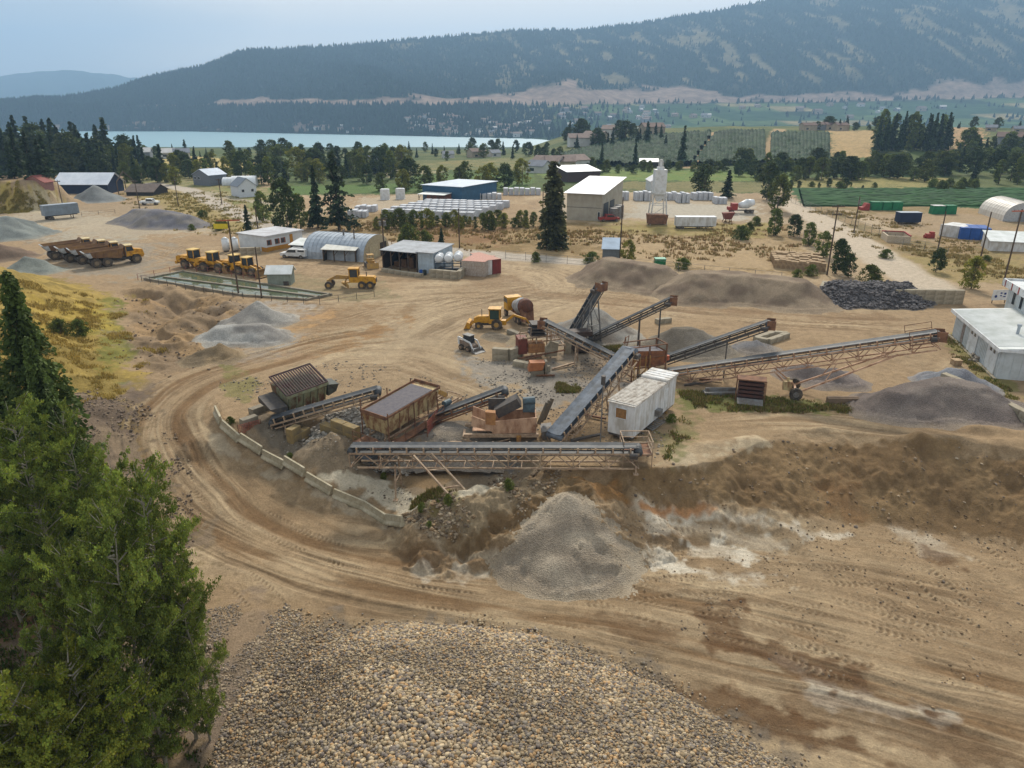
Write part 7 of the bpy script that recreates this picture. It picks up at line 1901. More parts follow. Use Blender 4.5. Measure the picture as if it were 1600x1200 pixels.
# ================================================================== trees and plants
LEAFM = {}
def leaf_mat(name, c, c2, rand=.18):
    return mat(name, c, c2, scale=.5, rough=.75, spec=.2, trans=.22, attr='Col', rand=rand)
M_CON = leaf_mat('conifer_needles', (64, 78, 46), (46, 60, 36))
M_CONW = leaf_mat('brownish_spruce_needles', (84, 84, 50), (60, 62, 38), .05)
M_DEC = leaf_mat('broad_leaves', (104, 118, 54), (78, 94, 42))
M_DECD = leaf_mat('dark_broad_leaves', (76, 92, 48), (56, 72, 38))
M_YEL = leaf_mat('yellowish_leaves', (128, 132, 50), (100, 110, 44), .08)
M_FG = leaf_mat('poplar_leaves', (122, 138, 58), (90, 108, 46), .08)
BARK = mat('bark', (104, 92, 78), (74, 64, 54), 3, .9, stretch=(1, 1, .3))
BARKP = mat('pale_bark', (150, 144, 126), (112, 104, 88), 3, .9, stretch=(1, 1, .3))
def quads(pos, size, rg, flat=0.0, elong=1.0, dirs=None):
    k = len(pos)
    a = rg.normal(size=(k, 3)); 
    if dirs is not None: a = dirs + a * .35
    a /= np.linalg.norm(a, axis=1)[:, None]
    b = rg.normal(size=(k, 3)); b[:, 2] *= (1 - flat); b -= (b * a).sum(1)[:, None] * a; b /= np.linalg.norm(b, axis=1)[:, None] + 1e-9
    s_ = size[:, None] * .5
    V = np.stack([pos - a * s_ * elong, pos + b * s_ * .8 + a * s_ * .1, pos + a * s_ * elong, pos - b * s_ * .8 + a * s_ * .1], 1)
    F = np.arange(4 * k).reshape(k, 4)
    return V.reshape(-1, 3), F
def conifer_mesh(seed, H=10.0, Rr=2.0, whorls=26, nb=8, nl=9, lsize=.5, gap=.15, ragged=.35, low=.08, power=.85, m=M_CON):
    rg = np.random.default_rng(seed); pos = []; dr = []; cl = []
    for i in range(whorls):
        z = low + (1 - low) * (i + rg.random() * .6) / whorls
        if z > .985: z = .985
        for k in range(max(3, int(nb * (1 - z * .5)))):
            if rg.random() < gap: continue
            a = rg.random() * 6.283; L_ = Rr * max(.05, (1 - z)) ** power * (1 - ragged + ragged * 1.7 * rg.random())
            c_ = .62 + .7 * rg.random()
            n_ = max(3, int(nl * (.4 + L_ / Rr)))
            t = (np.arange(n_) + rg.random(n_)) / n_
            x = np.cos(a) * L_ * t; y = np.sin(a) * L_ * t; zz = z * H - L_ * .32 * t ** 1.5 + L_ * .05 + rg.normal(0, .12, n_)
            side = rg.normal(0, .16 * L_ + .05, n_); x -= np.sin(a) * side * (1 - t * .5); y += np.cos(a) * side * (1 - t * .5)
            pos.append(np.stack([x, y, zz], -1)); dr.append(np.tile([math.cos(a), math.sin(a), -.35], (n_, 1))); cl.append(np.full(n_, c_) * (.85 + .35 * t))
    pos = np.concatenate(pos); dr = np.concatenate(dr); cl = np.concatenate(cl)
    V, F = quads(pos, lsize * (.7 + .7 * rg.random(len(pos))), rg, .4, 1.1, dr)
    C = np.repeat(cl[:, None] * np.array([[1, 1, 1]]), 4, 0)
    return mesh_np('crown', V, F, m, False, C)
def broad_mesh(seed, H=10.0, Rr=3.6, clumps=80, per=34, lsize=.42, low=.03, m=M_DEC, top=1.0, lobes=7, hollow=.55, cr=.9):
    rg = np.random.default_rng(seed); pos = []; cl = []
    lb = [(rg.random() * 6.283, rg.uniform(.25, .85), rg.uniform(.55, 1.0)) for _ in range(lobes)]
    for i in range(clumps):
        zf = rg.random() ** .8
        prof = math.sin(math.pi * min(1, (zf * .88 + .10))) ** .6
        a, _, _ = lb[rg.integers(lobes)]; a += rg.normal(0, .5)
        bulge = .7 + .5 * (math.sin(a * 2 + seed) * .5 + .5) * rg.random() + .1 * math.sin(a * 5 + zf * 9)
        r = Rr * prof * bulge * (hollow + (1 - hollow) * rg.random())
        c = np.array([math.cos(a) * r, math.sin(a) * r, (low + (top - low) * zf) * H])
        s_ = cr * rg.uniform(.6, 1.25) * Rr / 3.6
        n_ = int(per * rg.uniform(.7, 1.3))
        p = rg.normal(size=(n_, 3)); p /= np.linalg.norm(p, axis=1)[:, None]; p *= (rg.random(n_) ** .45)[:, None] * s_ * np.array([1.05, 1.05, .75])
        pos.append(c + p); g = .6 + .75 * rg.random(); cl.append(g * (.88 + .24 * rg.random(n_)))
    pos = np.concatenate(pos); cl = np.concatenate(cl)
    V, F = quads(pos, lsize * (.6 + .8 * rg.random(len(pos))), rg)
    hue = rg.random(len(cl)) * .25
    C = np.repeat(np.stack([cl * (1 + hue), cl, cl * (1 - hue * .5)], -1), 4, 0)
    return mesh_np('crown', V, F, m, False, C)
def trunk_mesh(H, r, limbs=6, seed=0, m=BARK, spread=.28, frac=.92):
    rg = random.Random(seed); b = MB(); pts = [Vector((0, 0, -.5))]
    n_ = 6
    for i in range(1, n_ + 1): pts.append(Vector((rg.uniform(-1, 1) * .012 * H * i * .4, rg.uniform(-1, 1) * .012 * H * i * .4, H * frac * i / n_)))
    for i in range(n_): b.cyl(pts[i], pts[i + 1], r * (1 - i / (n_ + .6)), r * (1 - (i + 1) / (n_ + .6)), 7, False)
    for k in range(limbs):
        z = rg.uniform(.25, .8); a = rg.uniform(0, 6.28); p = Vector((0, 0, z * H * frac)); L_ = H * spread * (1.1 - z * .6)
        q = p + Vector((math.cos(a) * L_, math.sin(a) * L_, L_ * .7)); mid = (p + q) / 2 + Vector((0, 0, -.1 * L_))
        b.cyl(p, mid, r * .4 * (1 - z * .5), r * .28 * (1 - z * .5), 5, False); b.cyl(mid, q, r * .28 * (1 - z * .5), r * .08, 5, False)
    return b.mesh('trunk', m, True)
KIND = {}
def proto(key, crown, trunk, H, Wd): KIND.setdefault(key, []).append((crown, trunk, H, Wd))
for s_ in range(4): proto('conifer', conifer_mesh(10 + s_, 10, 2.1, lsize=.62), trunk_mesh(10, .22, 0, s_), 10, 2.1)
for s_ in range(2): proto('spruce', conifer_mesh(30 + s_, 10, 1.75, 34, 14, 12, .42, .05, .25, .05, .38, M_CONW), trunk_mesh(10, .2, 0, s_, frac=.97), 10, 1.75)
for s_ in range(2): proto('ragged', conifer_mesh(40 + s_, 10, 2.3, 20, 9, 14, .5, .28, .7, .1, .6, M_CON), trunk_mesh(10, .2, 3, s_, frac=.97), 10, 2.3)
for s_ in range(5): proto('broad', broad_mesh(50 + s_, 10, 4.0, 95, 34, .5), trunk_mesh(10, .25, 6, s_), 10, 4.0)
for s_ in range(3): proto('dark', broad_mesh(60 + s_, 10, 4.2, 95, 34, .52, .08, M_DECD), trunk_mesh(10, .25, 6, s_), 10, 4.2)
for s_ in range(2): proto('tall', broad_mesh(70 + s_, 10, 2.5, 85, 34, .46, .06, M_DEC, 1.0, 6), trunk_mesh(10, .2, 6, s_), 10, 2.5)
for s_ in range(2): proto('yellow', broad_mesh(80 + s_, 10, 4.2, 95, 34, .5, .04, M_YEL), trunk_mesh(10, .25, 6, s_), 10, 4.2)
for s_ in range(2): proto('bush', broad_mesh(90 + s_, 10, 8.0, 90, 40, .8, -.05, M_DEC, .95, 9, .4, 1.0), trunk_mesh(6, .3, 7, s_, spread=.6), 10, 8.0)
trees = 0
def tree(kind, base, height, label, group=None, wf=1.0, cat=None, name=None, lean=0.0, parts=True):
    global trees
    pr = KIND[kind]; cr, tr, H, Wd = pr[trees % len(pr)]; trees += 1
    sc = height / H
    nm = name or {'conifer': 'conifer_tree', 'spruce': 'spruce_tree', 'ragged': 'conifer_tree', 'bush': 'shrub'}.get(kind, 'leafy_tree')
    o = bpy.data.objects.new(nm, None); COL.objects.link(o); o.location = (base[0], base[1], base[2] - .1); o.scale = (sc * wf, sc * wf, sc)
    o.rotation_euler = (lean, 0, random.uniform(0, 6.28))
    tag(o, label, cat or ('shrub' if nm == 'shrub' else 'tree'), group)
    link('trunk', tr, o); link('crown', cr, o)
    return o
def hpx(base, px_h):
    """metres for a height given in photo pixels, at this base"""
    dcam = base[1] * ct + (CAM_H - base[2]) * st
    return px_h * dcam / FPX / ct * .93
def T(kind, px, pyb, pyt, label, group=None, wf=1.0, **kw):
    b = P(px, pyb); return tree(kind, b, hpx(b, pyb - pyt), label, group, wf, **kw)
T('spruce', 863, 388, 258, 'tall dense brown green spruce standing alone before the beige warehouse', None, 1.0)
T('ragged', 530, 360, 240, 'tall ragged near black conifer above the arched workshop', None, 1.0)
T('conifer', 497, 356, 262, 'slender grey green conifer left of the ragged black one', None, .8)
T('dark', 445, 362, 285, 'broad dark tree behind the white site office', None, .8)
T('broad', 470, 358, 305, 'smaller green tree between the broad dark tree and the conifers', None, .8)
T('conifer', 388, 362, 320, 'small conifer beside the public road left of the site office', None, 1.0)
T('broad', 412, 345, 300, 'green tree beside the road behind the small conifer', None, .8)
T('dark', 1100, 305, 259, 'round dark tree above the far row of pallets', None, 1.1)
T('conifer', 1136, 309, 267, 'dark pointed conifer beside the round dark tree', None, 1.5)
T('dark', 1198, 312, 258, 'tall dark tree left of the far end of the gravel road', None, .75)
T('broad', 1214, 330, 275, 'leafy green tree by the far end of the gravel road', None, .9)
T('broad', 1208, 368, 327, 'green shrubby tree left of the gravel road fence', None, .9)
T('yellow', 980, 411, 375, 'yellow green bush tree right of the small grey shed', None, .9)
T('yellow', 1517, 452, 402, 'yellow green leafy tree at the right end of the block wall', None, .85)
T('dark', 1462, 425, 388, 'small dark tree with bare twigs by the right hand poles', None, .9)
T('broad', 872, 374, 330, 'light green tree just right of the tall spruce', None, .9)
T('bush', 926, 412, 394, 'light green bush left of the small grey shed', None, 1.0)
T('conifer', 690, 385, 356, 'small dark conifer on the bank behind the shed row', None, 1.3)
T('bush', 640, 388, 352, 'large green bush behind the machinery shed roof', None, .8)
T('bush', 660, 384, 360, 'green bush right behind the machinery shed, next to the larger one', None, .9)
T('bush', 836, 410, 394, 'single small bush on the verge of the public road', None, .7)
T('bush', 1064, 420, 402, 'low dark bush behind the brown gravel ridge', None, 1.0)
T('broad', 636, 404, 372, 'bright green shrub tree beside the transformers pole', None, .5)
T('bush', 1157, 374, 352, 'single bush on the dry lot before the works yard', None, .9)
T('bush', 1170, 360, 348, 'pale bush behind the single bush on the dry lot', None, .9)
for (px, b, t, k, w_, lb) in ((1240, 370, 336, 'dark', 1.0, 'dark tree at the top of the bush row left of the gravel road'), (1262, 384, 348, 'broad', .9, 'green tree second in the bush row left of the gravel road'), (1283, 402, 362, 'broad', .9, 'broad green tree in the middle of the bush row'),
        (1306, 428, 374, 'dark', .75, 'tallest dark tree of the bush row, beside the crossarm pole'), (1325, 434, 396, 'dark', .9, 'dark leafy tree at the near end of the bush row'), (1268, 432, 414, 'bush', .8, 'low bush in front of the wooden pallets'), (1246, 434, 420, 'bush', .8, 'lowest bush behind the brown gravel ridge end'),
        (1357, 440, 414, 'bush', .9, 'green bush by the near end of the gravel road'), (1180, 352, 338, 'bush', 1, 'bush by the red cab mixer truck'), (1385, 404, 390, 'bush', 1, 'small bush right of the gravel road'), (1540, 408, 398, 'bush', 1, 'small green bush on the dry lot at the right')):
    T(k, px, b, t, lb, None, w_)
# saplings on the bank behind the public road
for i in range(34):
    px = 592 + i * 8.4 + random.uniform(-5, 5); T(random.choice(['broad', 'yellow', 'tall', 'broad']), px, random.uniform(350, 360), random.uniform(326, 340), 'light green sapling in the row along the works yard', 'saplings along the works yard', random.uniform(.9, 1.3))
def belt(n_, x0, x1, b0, b1, h0, h1, kinds, label, group, wf=(.8, 1.15), slant=0.0):
    for i in range(n_):
        t = (i + random.random()) / n_; px = x0 + (x1 - x0) * t; pb = random.uniform(b0, b1) + slant * t
        T(random.choice(kinds), px, pb, pb - random.uniform(h0, h1), label, group, random.uniform(*wf))
belt(54, -60, 175, 256, 282, 46, 78, ['conifer', 'conifer', 'dark', 'conifer'], 'dark tree in the dense wood at the left behind the barn', 'trees of the wood behind the barn', (.9, 1.3))
belt(16, 150, 262, 270, 292, 28, 52, ['dark', 'broad', 'conifer'], 'tree in the loose group right of the barn', 'trees right of the barn')
belt(4, 200, 222, 248, 262, 36, 46, ['conifer', 'dark'], 'tall dark conifer standing against the lake', 'tall conifers against the lake')
belt(15, 170, 440, 240, 246, 8, 18, ['dark', 'broad', 'conifer'], 'small tree along the skyline of the lake shore', 'small trees along the lake shore')
T('conifer', 291, 245, 219, 'lone pointed conifer against the lake above the yellow field', None, 1.2)
belt(56, 262, 640, 262, 290, 24, 42, ['dark', 'tall', 'broad', 'conifer', 'dark', 'yellow', 'tall'], 'dark green tree in the thick belt between yard and lake', 'trees of the thick belt before the lake', (.9, 1.25))
belt(20, 400, 640, 242, 255, 14, 28, ['dark', 'dark', 'broad'], 'bushy dark tree of the belt close to the lake', 'trees of the belt close to the lake', (.9, 1.2))
belt(26, 630, 880, 238, 252, 10, 22, ['dark', 'broad', 'conifer'], 'small tree along the fields near the lake shore', 'trees along the fields near the lake')
belt(12, 570, 830, 284, 300, 26, 40, ['broad', 'dark', 'yellow'], 'leafy tree behind the blue factory', 'trees behind the blue factory', (.9, 1.2))
belt(22, 880, 1040, 214, 232, 18, 34, ['conifer', 'conifer', 'dark'], 'dark conifer on the crest left of the orchard hill', 'conifers on the crest left of the orchard', (.9, 1.3))
T('conifer', 1066, 256, 200, 'tall dark conifer standing in the orchard beside the dirt track', None, .9)
T('conifer', 992, 260, 218, 'slim conifer in the lower orchard', None, .7)
T('conifer', 940, 258, 222, 'slim dark conifer left in the lower orchard', None, .7)
belt(26, 840, 1180, 264, 272, 10, 20, ['dark', 'broad'], 'low leafy tree at the foot of the orchard hill', 'trees at the foot of the orchard hill', (1.0, 1.5))
belt(60, 1150, 1490, 264, 284, 18, 36, ['dark', 'broad', 'dark', 'tall'], 'leafy tree in the hedge line behind the green crop field', 'trees behind the green crop field', (1.0, 1.4))
belt(26, 1362, 1482, 228, 240, 36, 58, ['conifer', 'conifer', 'tall'], 'tall dark conifer in the stand on the dry slope', 'conifer stand on the dry slope', (.75, .95))
belt(24, 1275, 1610, 198, 206, 8, 20, ['conifer', 'dark', 'dark'], 'dark tree among the hilltop houses', 'trees among the hilltop houses', (1.0, 1.4))
belt(34, 1490, 1640, 236, 288, 22, 44, ['dark', 'broad', 'tall', 'conifer'], 'dark bushy tree in the wood at the right edge', 'trees of the wood at the right edge', (.9, 1.2))
belt(8, 1452, 1530, 292, 298, 13, 16, ['bush'], 'low hedge bush beside the green crop field', 'hedge beside the green crop field', (.8, 1.0))
belt(10, 1230, 1370, 290, 297, 6, 16, ['dark', 'bush'], 'small shrub at the edge of the crop field', 'shrubs at the crop field edge')
T('bush', 96, 522, 497, 'left dark green bush on the dry grass slope', None, .85)
T('bush', 124, 526, 500, 'right dark green bush on the dry grass slope', None, .75)
for (px, b, t) in ((300, 360, 350), (345, 360, 345), (318, 340, 328), (352, 356, 346)): T('bush', px, b, t, 'low olive bush on the grassy road bank', 'bushes on the grassy road bank', .9)
for (px, b, t, lb) in ((453, 718, 706, 'single green weed by the barriers'), (600, 748, 736, 'dark green weed in the silt'), (660, 800, 786, 'weed behind the last barriers'), (700, 788, 772, 'grassy weed at the sump edge'), (795, 765, 748, 'weed on the rubble ridge'), (1050, 660, 645, 'green weeds under the white trailer'), (670, 825, 815, 'weed at the foot of the rubble ridge'), (360, 662, 650, 'weed at the first barrier')):
    T('bush', px, b, t, lb, None, .8, name='weed', cat='weed')

# ---- foreground trees on the slope at the left
def fg_tree(key, seed, H, Rr, clumps, per, ls, m=M_FG, low=.05, cr=.62, lobes=9, hol=.35):
    KIND[key] = [(broad_mesh(seed, H, Rr, clumps, per, ls, low, m, 1.0, lobes, hol, cr * 3.6 / Rr * Rr / 3.6 * 1.0), trunk_mesh(H, H * .014, 14, seed, BARKP, .24), H, Rr)]
def poplar_mesh(seed, H=14.0, Rr=3.6, limbs=70, m=M_FG, ls=.105, dens=1.5):
    """leafy twigs set along upward limbs, uneven outline"""
    rg = np.random.default_rng(seed); pos = []; cl = []
    tb = MB(); prev = Vector((0, 0, -1)); n_ = 8
    ax_ = [prev]
    for i in range(1, n_ + 1): ax_.append(Vector((rg.normal() * .12 * i ** .5, rg.normal() * .12 * i ** .5, H * .96 * i / n_)))
    for i in range(n_): tb.cyl(ax_[i], ax_[i + 1], H * .012 * (1 - i / (n_ + .5)), H * .012 * (1 - (i + 1) / (n_ + .5)), 7, False)
    for k in range(limbs):
        zf = .04 + .9 * (k + rg.random()) / limbs; a = rg.random() * 6.283
        base = Vector((0, 0, zf * H * .96))
        L_ = Rr * (math.sin(math.pi * (zf * .8 + .16)) ** .7) * rg.uniform(.55, 1.25)
        up = rg.uniform(.25, .75)
        tip = base + Vector((math.cos(a) * L_, math.sin(a) * L_, L_ * up))
        tb.cyl(base, tip, .045, .012, 4, False)
        g0_ = rg.uniform(.5, 1.4)
        for j in range(int(L_ * 2.6) + 2):
            t = rg.uniform(.25, 1.02); p = np.array(base.lerp(tip, t)); tl = L_ * rg.uniform(.2, .5) * (1.2 - t * .5)
            d_ = rg.normal(size=3); d_[2] = abs(d_[2]) * .5 - .15; d_ /= np.linalg.norm(d_)
            nn = int((26 + 30 * tl) * dens)
            tt_ = rg.random(nn)[:, None]
            q = p + d_ * tl * tt_ + rg.normal(0, .075 + .04 * tl, (nn, 3)) * (1.15 - tt_ * .6)
            pos.append(q); cl.append(g0_ * rg.uniform(.75, 1.25) * (.85 + .3 * rg.random(nn)))
    pos = np.concatenate(pos); cl = np.concatenate(cl)
    V, F = quads(pos, ls * (.7 + .7 * rg.random(len(pos))), rg, 0, 1.0)
    hue = (rg.random(len(cl)) ** 3) * .5
    C = np.repeat(np.stack([cl * (1 + hue), cl * (1 + hue * .3), cl * (1 - hue * .3)], -1), 4, 0)
    print('leaves', len(pos))
    return mesh_np('crown', V, F, m, False, C), tb.mesh('trunk', BARKP, True)
M_FGD = leaf_mat('fir_green_leaves', (84, 98, 44), (62, 76, 36), .06)
M_FGY = leaf_mat('yellowing_leaves', (122, 130, 46), (90, 104, 40), .08)
pp = {}
pp['a'] = poplar_mesh(201, 14, 3.4, 95)
pp['b'] = poplar_mesh(202, 14, 3.0, 90)
pp['c'] = poplar_mesh(203, 9, 3.0, 60, M_FGY)
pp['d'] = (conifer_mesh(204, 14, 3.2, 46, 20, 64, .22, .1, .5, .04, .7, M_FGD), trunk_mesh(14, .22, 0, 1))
HH = {'a': 14, 'b': 14, 'c': 9, 'd': 14}
def FT(key, px, py, d, label, wf=1.0, m=None, nm='leafy_tree'):
    top = WD(px, py, d); g = G(top[0], top[1]); s_ = (top[2] - g + .3) / HH[key] / 1.02
    o = bpy.data.objects.new(nm, None); COL.objects.link(o); o.location = (top[0], top[1], g - .3); o.scale = (s_ * wf * .9, s_ * wf * .9, s_); o.rotation_euler = (0, 0, random.uniform(0, 6.28))
    tag(o, label, 'tree'); link('trunk', pp[key][1], o); link('crown', pp[key][0], o)
    return o
FT('d', 6, 415, 42, 'tall dark fir at the upper left edge, top above the dry grass slope', .85, nm='fir_tree')
FT('d', 40, 520, 40, 'dark fir right of the tallest one at the left edge', .7, nm='fir_tree')
FT('d', -60, 470, 42, 'dark fir cut off by the left edge', 1.0, nm='fir_tree')
FT('a', 5, 600, 34, 'leafy tree below the firs at the left edge', .7)
FT('b', 85, 610, 36, 'leafy tree whose top reaches the bare slope', .6)
FT('a', 160, 675, 31, 'leafy tree with a tip just above the large poplar', .6)
FT('a', 205, 690, 29, 'large poplar leaning over the haul road bend', .60)
FT('b', 150, 745, 27, 'large leafy poplar left of the one over the road', .65)
FT('b', 262, 830, 29, 'shorter poplar whose branch sticks out farthest over the road', .52)
FT('a', 80, 815, 27, 'leafy tree in the middle of the left thicket', .5)
FT('b', 130, 900, 25, 'low leafy tree on the road side of the thicket', .52)
FT('c', 95, 995, 24, 'yellowing small tree in the lower thicket', .72)
FT('b', 45, 945, 25, 'leafy young tree in front of the thicket', .55)
FT('c', 0, 1045, 22, 'small bright green tree in the lower left corner', .8)
FT('c', 60, 1085, 22, 'lowest small tree at the bottom left', .8)
FT('b', -60, 660, 33, 'leafy tree half outside the left edge', .7)
FT('c', -30, 1130, 21, 'young tree at the very bottom left corner', .9)

# ---- orchard rows, crop rows
def hedge_rows(lines, h, w_, name, label, m, seed=0, step_px=None):
    rg = np.random.default_rng(seed); Vs = []; Fs = []; Cs = []; off = 0
    for (a, b) in lines:
        Lr = dist(a, b); n_ = max(4, int(Lr / 2.2)); t = np.linspace(0, 1, n_)
        x = a[0] + (b[0] - a[0]) * t; y = a[1] + (b[1] - a[1]) * t; g = np.atleast_1d(G(x, y)); nx, ny = -(b[1] - a[1]) / Lr, (b[0] - a[0]) / Lr
        hh_ = h * (.75 + .45 * rg.random(n_)); ww = w_ * (.7 + .5 * rg.random(n_))
        ring = np.stack([np.stack([x + nx * ww * s1, y + ny * ww * s1, g + hh_ * s2], -1) for s1, s2 in ((-.5, 0), (-.45, .7), (0, 1), (.45, .7), (.5, 0))], 1)
        V = ring.reshape(-1, 3); idx = np.arange(n_ * 5).reshape(n_, 5)
        F = np.concatenate([np.stack([idx[:-1, k], idx[1:, k], idx[1:, k + 1], idx[:-1, k + 1]], -1) for k in range(4)])
        Vs.append(V); Fs.append(F + off); off += len(V); Cs.append(np.repeat((.7 + .6 * rg.random(n_))[:, None], 5, 0) * np.ones((1, 3)))
    o = link(name, mesh_np(name, np.concatenate(Vs), np.concatenate(Fs), m, False, np.concatenate([c.reshape(-1, 3) for c in Cs])))
    return tag(o, label, 'rows', kind='stuff')
OM = mat('orchard_leaves', (46, 68, 34), (34, 52, 28), scale=.1, rough=.9, attr='Col')
lines = []
for k, px in enumerate(np.arange(872, 1294, 5.6)):
    if 1194 < px < 1206: continue
    ytop = np.interp(px, [872, 950, 1000, 1110, 1200, 1290], [246, 226, 216, 209, 207, 209]); ybot = np.interp(px, [872, 1000, 1290], [256, 262, 255])
    if px > 1206: ytop = 211
    a = P(px, ybot); b = P(px + (800 - px) * -.0, ytop)
    if 1075 < px < 1122:
        ylane = 262 - (px - 1080) / 38 * 55
        if ylane - 4 > ytop + 2: lines.append((P(px, ylane - 5), P(px, ytop)))
        if ylane + 4 < ybot: lines.append((P(px, ybot), P(px, min(ylane + 5, ybot - 1))))
        continue
    lines.append((a, b))
hedge_rows(lines, 2.8, 3.0, 'orchard_rows', 'dark green orchard rows running up the hill', OM, 3)
lines = []
for d_ in np.arange(P(1400, 323)[1], P(1400, 297)[1], 2.6):
    x0, x1 = P(1245, 310)[0] + (d_ - 240) * .35, P(1660, 320)[0] + 60; lines.append((np.array([x0, d_]), np.array([x1, d_ + 4])))
hedge_rows(lines, .8, 1.5, 'crop_rows', 'rows of low green crop in the field at the right', mat('crop_leaves', (50, 86, 40), (40, 70, 34), scale=.2, rough=.9, attr='Col'), 5)

# ---- dry grass tufts
def tufts(npts, poly, h, cols, seed, name, label, fill=None, dens=None):
    rg = np.random.default_rng(seed); p = np.array([q_[:2] for q_ in poly])
    xy = rg.random((npts * 3, 2)) * (p.max(0) - p.min(0)) + p.min(0)
    s_ = sdf_poly(xy[:, 0], xy[:, 1], p); e_ = (p.max(0) - p.min(0)).min() * .25; ok = (s_ + (fbm(xy[:, 0] / 3, xy[:, 1] / 3, 600 + seed, 4) - .5) * e_ * 2.2) > e_ * .25 * rg.random(len(xy)); ok &= fbm(xy[:, 0] / 1.6, xy[:, 1] / 1.6, 620 + seed, 3) > .38 + .2 * rg.random(len(xy))
    if dens is not None: ok &= dens(xy[:, 0], xy[:, 1], rg)
    xy = xy[ok][:npts]; z = G(xy[:, 0], xy[:, 1]); nb = 5; k = len(xy)
    base = np.repeat(np.stack([xy[:, 0], xy[:, 1], z], -1), nb, 0) + rg.normal(0, .14, (k * nb, 3)) * [1, 1, 0]
    a = rg.random(k * nb) * 6.28; h = h * .5; hh_ = h * (.5 + rg.random(k * nb)); wv = .04 + h * .10
    tip = base + np.stack([np.cos(a) * hh_ * .4, np.sin(a) * hh_ * .4, hh_], -1); sd2 = np.stack([-np.sin(a), np.cos(a), a * 0], -1) * wv
    V = np.stack([base - sd2, base + sd2, tip], 1).reshape(-1, 3); F = np.arange(3 * k * nb).reshape(-1, 3)
    c = np.array(cols)[rg.integers(0, len(cols), k)] * (.75 + .5 * rg.random((k, 1))); C = np.repeat(np.repeat(c, nb, 0), 3, 0)
    return tag(link(name, mesh_np(name, V, F, mat('grass_blades', (255, 255, 255), (220, 220, 220), scale=.2, rough=.9, spec=.1, trans=.2, attr='Col'), False, C)), label, 'grass', kind='stuff')
HG = [P(20, 440), P(60, 445), P(120, 455), P(185, 470), P(175, 520), P(205, 570), P(200, 610), P(120, 640), P(60, 600), np.array([-80, 60]), np.array([-110, 100]), P(-60, 440)]
tufts(22000, HG, .55, [S(176, 152, 82), S(164, 140, 72), S(186, 164, 98), S(152, 130, 66)], 1, 'dry_grass', 'golden dry grass on the slope at the left')
GW = [S(96, 104, 48), S(120, 118, 60), S(140, 126, 76), S(128, 108, 74)]
tufts(1500, [P(1060, 612), P(1200, 618), P(1320, 628), P(1345, 650), P(1200, 645), P(1080, 638)], .5, GW, 2, 'weeds', 'green weeds on the strip in front of the long stacker', dens=lambda x, y, r: fbm(x / 3, y / 3, 61) > .45)
tufts(1200, [P(640, 790), P(690, 765), P(715, 780), P(690, 800)], .6, GW, 3, 'sump_weeds', 'weeds at the edge of the silt behind the last barriers')
tufts(700, [P(1030, 700), P(1070, 645), P(1100, 680), P(1040, 725)], .45, GW, 4, 'trailer_weeds', 'weeds on the ground right of the white trailer')
tufts(900, [P(935, 545), P(975, 540), P(975, 560), P(940, 560)], .6, GW, 5, 'plant_weeds', 'green weeds between the conveyors')
tufts(700, [P(870, 600), P(905, 600), P(905, 615), P(870, 615)], .5, GW, 6, 'bin_weeds', 'weeds right of the orange box')
tufts(1500, [P(1480, 525), P(1500, 525), P(1580, 600), P(1640, 650), P(1560, 620), P(1500, 560)], .4, GW, 7, 'verge_grass', 'thin grass along the white workshop')
tufts(9000, [P(200, 300), P(330, 300), P(420, 352), P(440, 372), P(350, 362), P(290, 340)], .8, [S(168, 146, 84), S(146, 130, 74), S(120, 116, 62)], 8, 'bank_grass', 'dry grass on the bank of the public road')
tufts(8000, [P(440, 345), P(620, 345), P(830, 350), P(1000, 352), P(1220, 352), P(1260, 410), P(1000, 400), P(780, 392), P(560, 368)], .9, [S(150, 126, 82), S(160, 136, 90), S(142, 112, 74), S(136, 126, 74)], 9, 'brush', 'dry brown brush on the lot behind the shed row', dens=lambda x, y, r: fbm(x / 9, y / 9, 62) > .5)
tufts(5000, [P(1250, 330), P(1330, 330), P(1640, 395), P(1640, 445), P(1500, 440), P(1400, 395)], .8, [S(156, 134, 84), S(166, 144, 94), S(136, 124, 74)], 10, 'lot_grass', 'dry grass on the lot right of the gravel road', dens=lambda x, y, r: fbm(x / 8, y / 8, 63) > .5)
tufts(6000, [P(0, 335), P(0, 300), P(40, 292), P(90, 312), P(70, 325)], .8, [S(176, 154, 80), S(150, 138, 66)], 11, 'mound_grass', 'dry grass on the mound beyond the grey piles')
# undergrowth on the slope below the trees
tufts(9000, [np.array([-32, 46]), np.array([-21, 34]), np.array([-16.5, 27]), np.array([-14.5, 22]), np.array([-13, 14]), np.array([-24, 10]), np.array([-38, 30])], .4, [S(84, 104, 46), S(110, 116, 50), S(100, 84, 56), S(70, 90, 40)], 12, 'undergrowth', 'low green and brown undergrowth below the left trees')

# ------------------------------------------------------------------ far houses
def house_mesh(k, wallm, roofm):
    w_, d_, h = (9, 8, 3.4) if k == 0 else (14, 9, 5)
    m = MB(); m.prismx([(-d_ / 2, -2), (d_ / 2, -2), (d_ / 2, h), (0, h + 2.2), (-d_ / 2, h)], -w_ / 2, w_ / 2); W_ = m.mesh('wall', wallm)
    m = MB(); s_ = 2.2 / (d_ / 2); v = .5
    m.prismx([(-d_ / 2 - v, h - v * s_ + .02), (0, h + 2.22), (d_ / 2 + v, h - v * s_ + .02), (d_ / 2 + v, h + .2 - v * s_), (0, h + 2.5), (-d_ / 2 - v, h + .2 - v * s_)], -w_ / 2 - v, w_ / 2 + v)
    q = MB()
    for x in (-.3,): q.bx(w_ * x, w_ * x + 2.4, -d_ / 2 - .05, -d_ / 2 - .002, 1, 2.4)
    return W_, m.mesh('roof', roofm), q.mesh('window', GLASS)
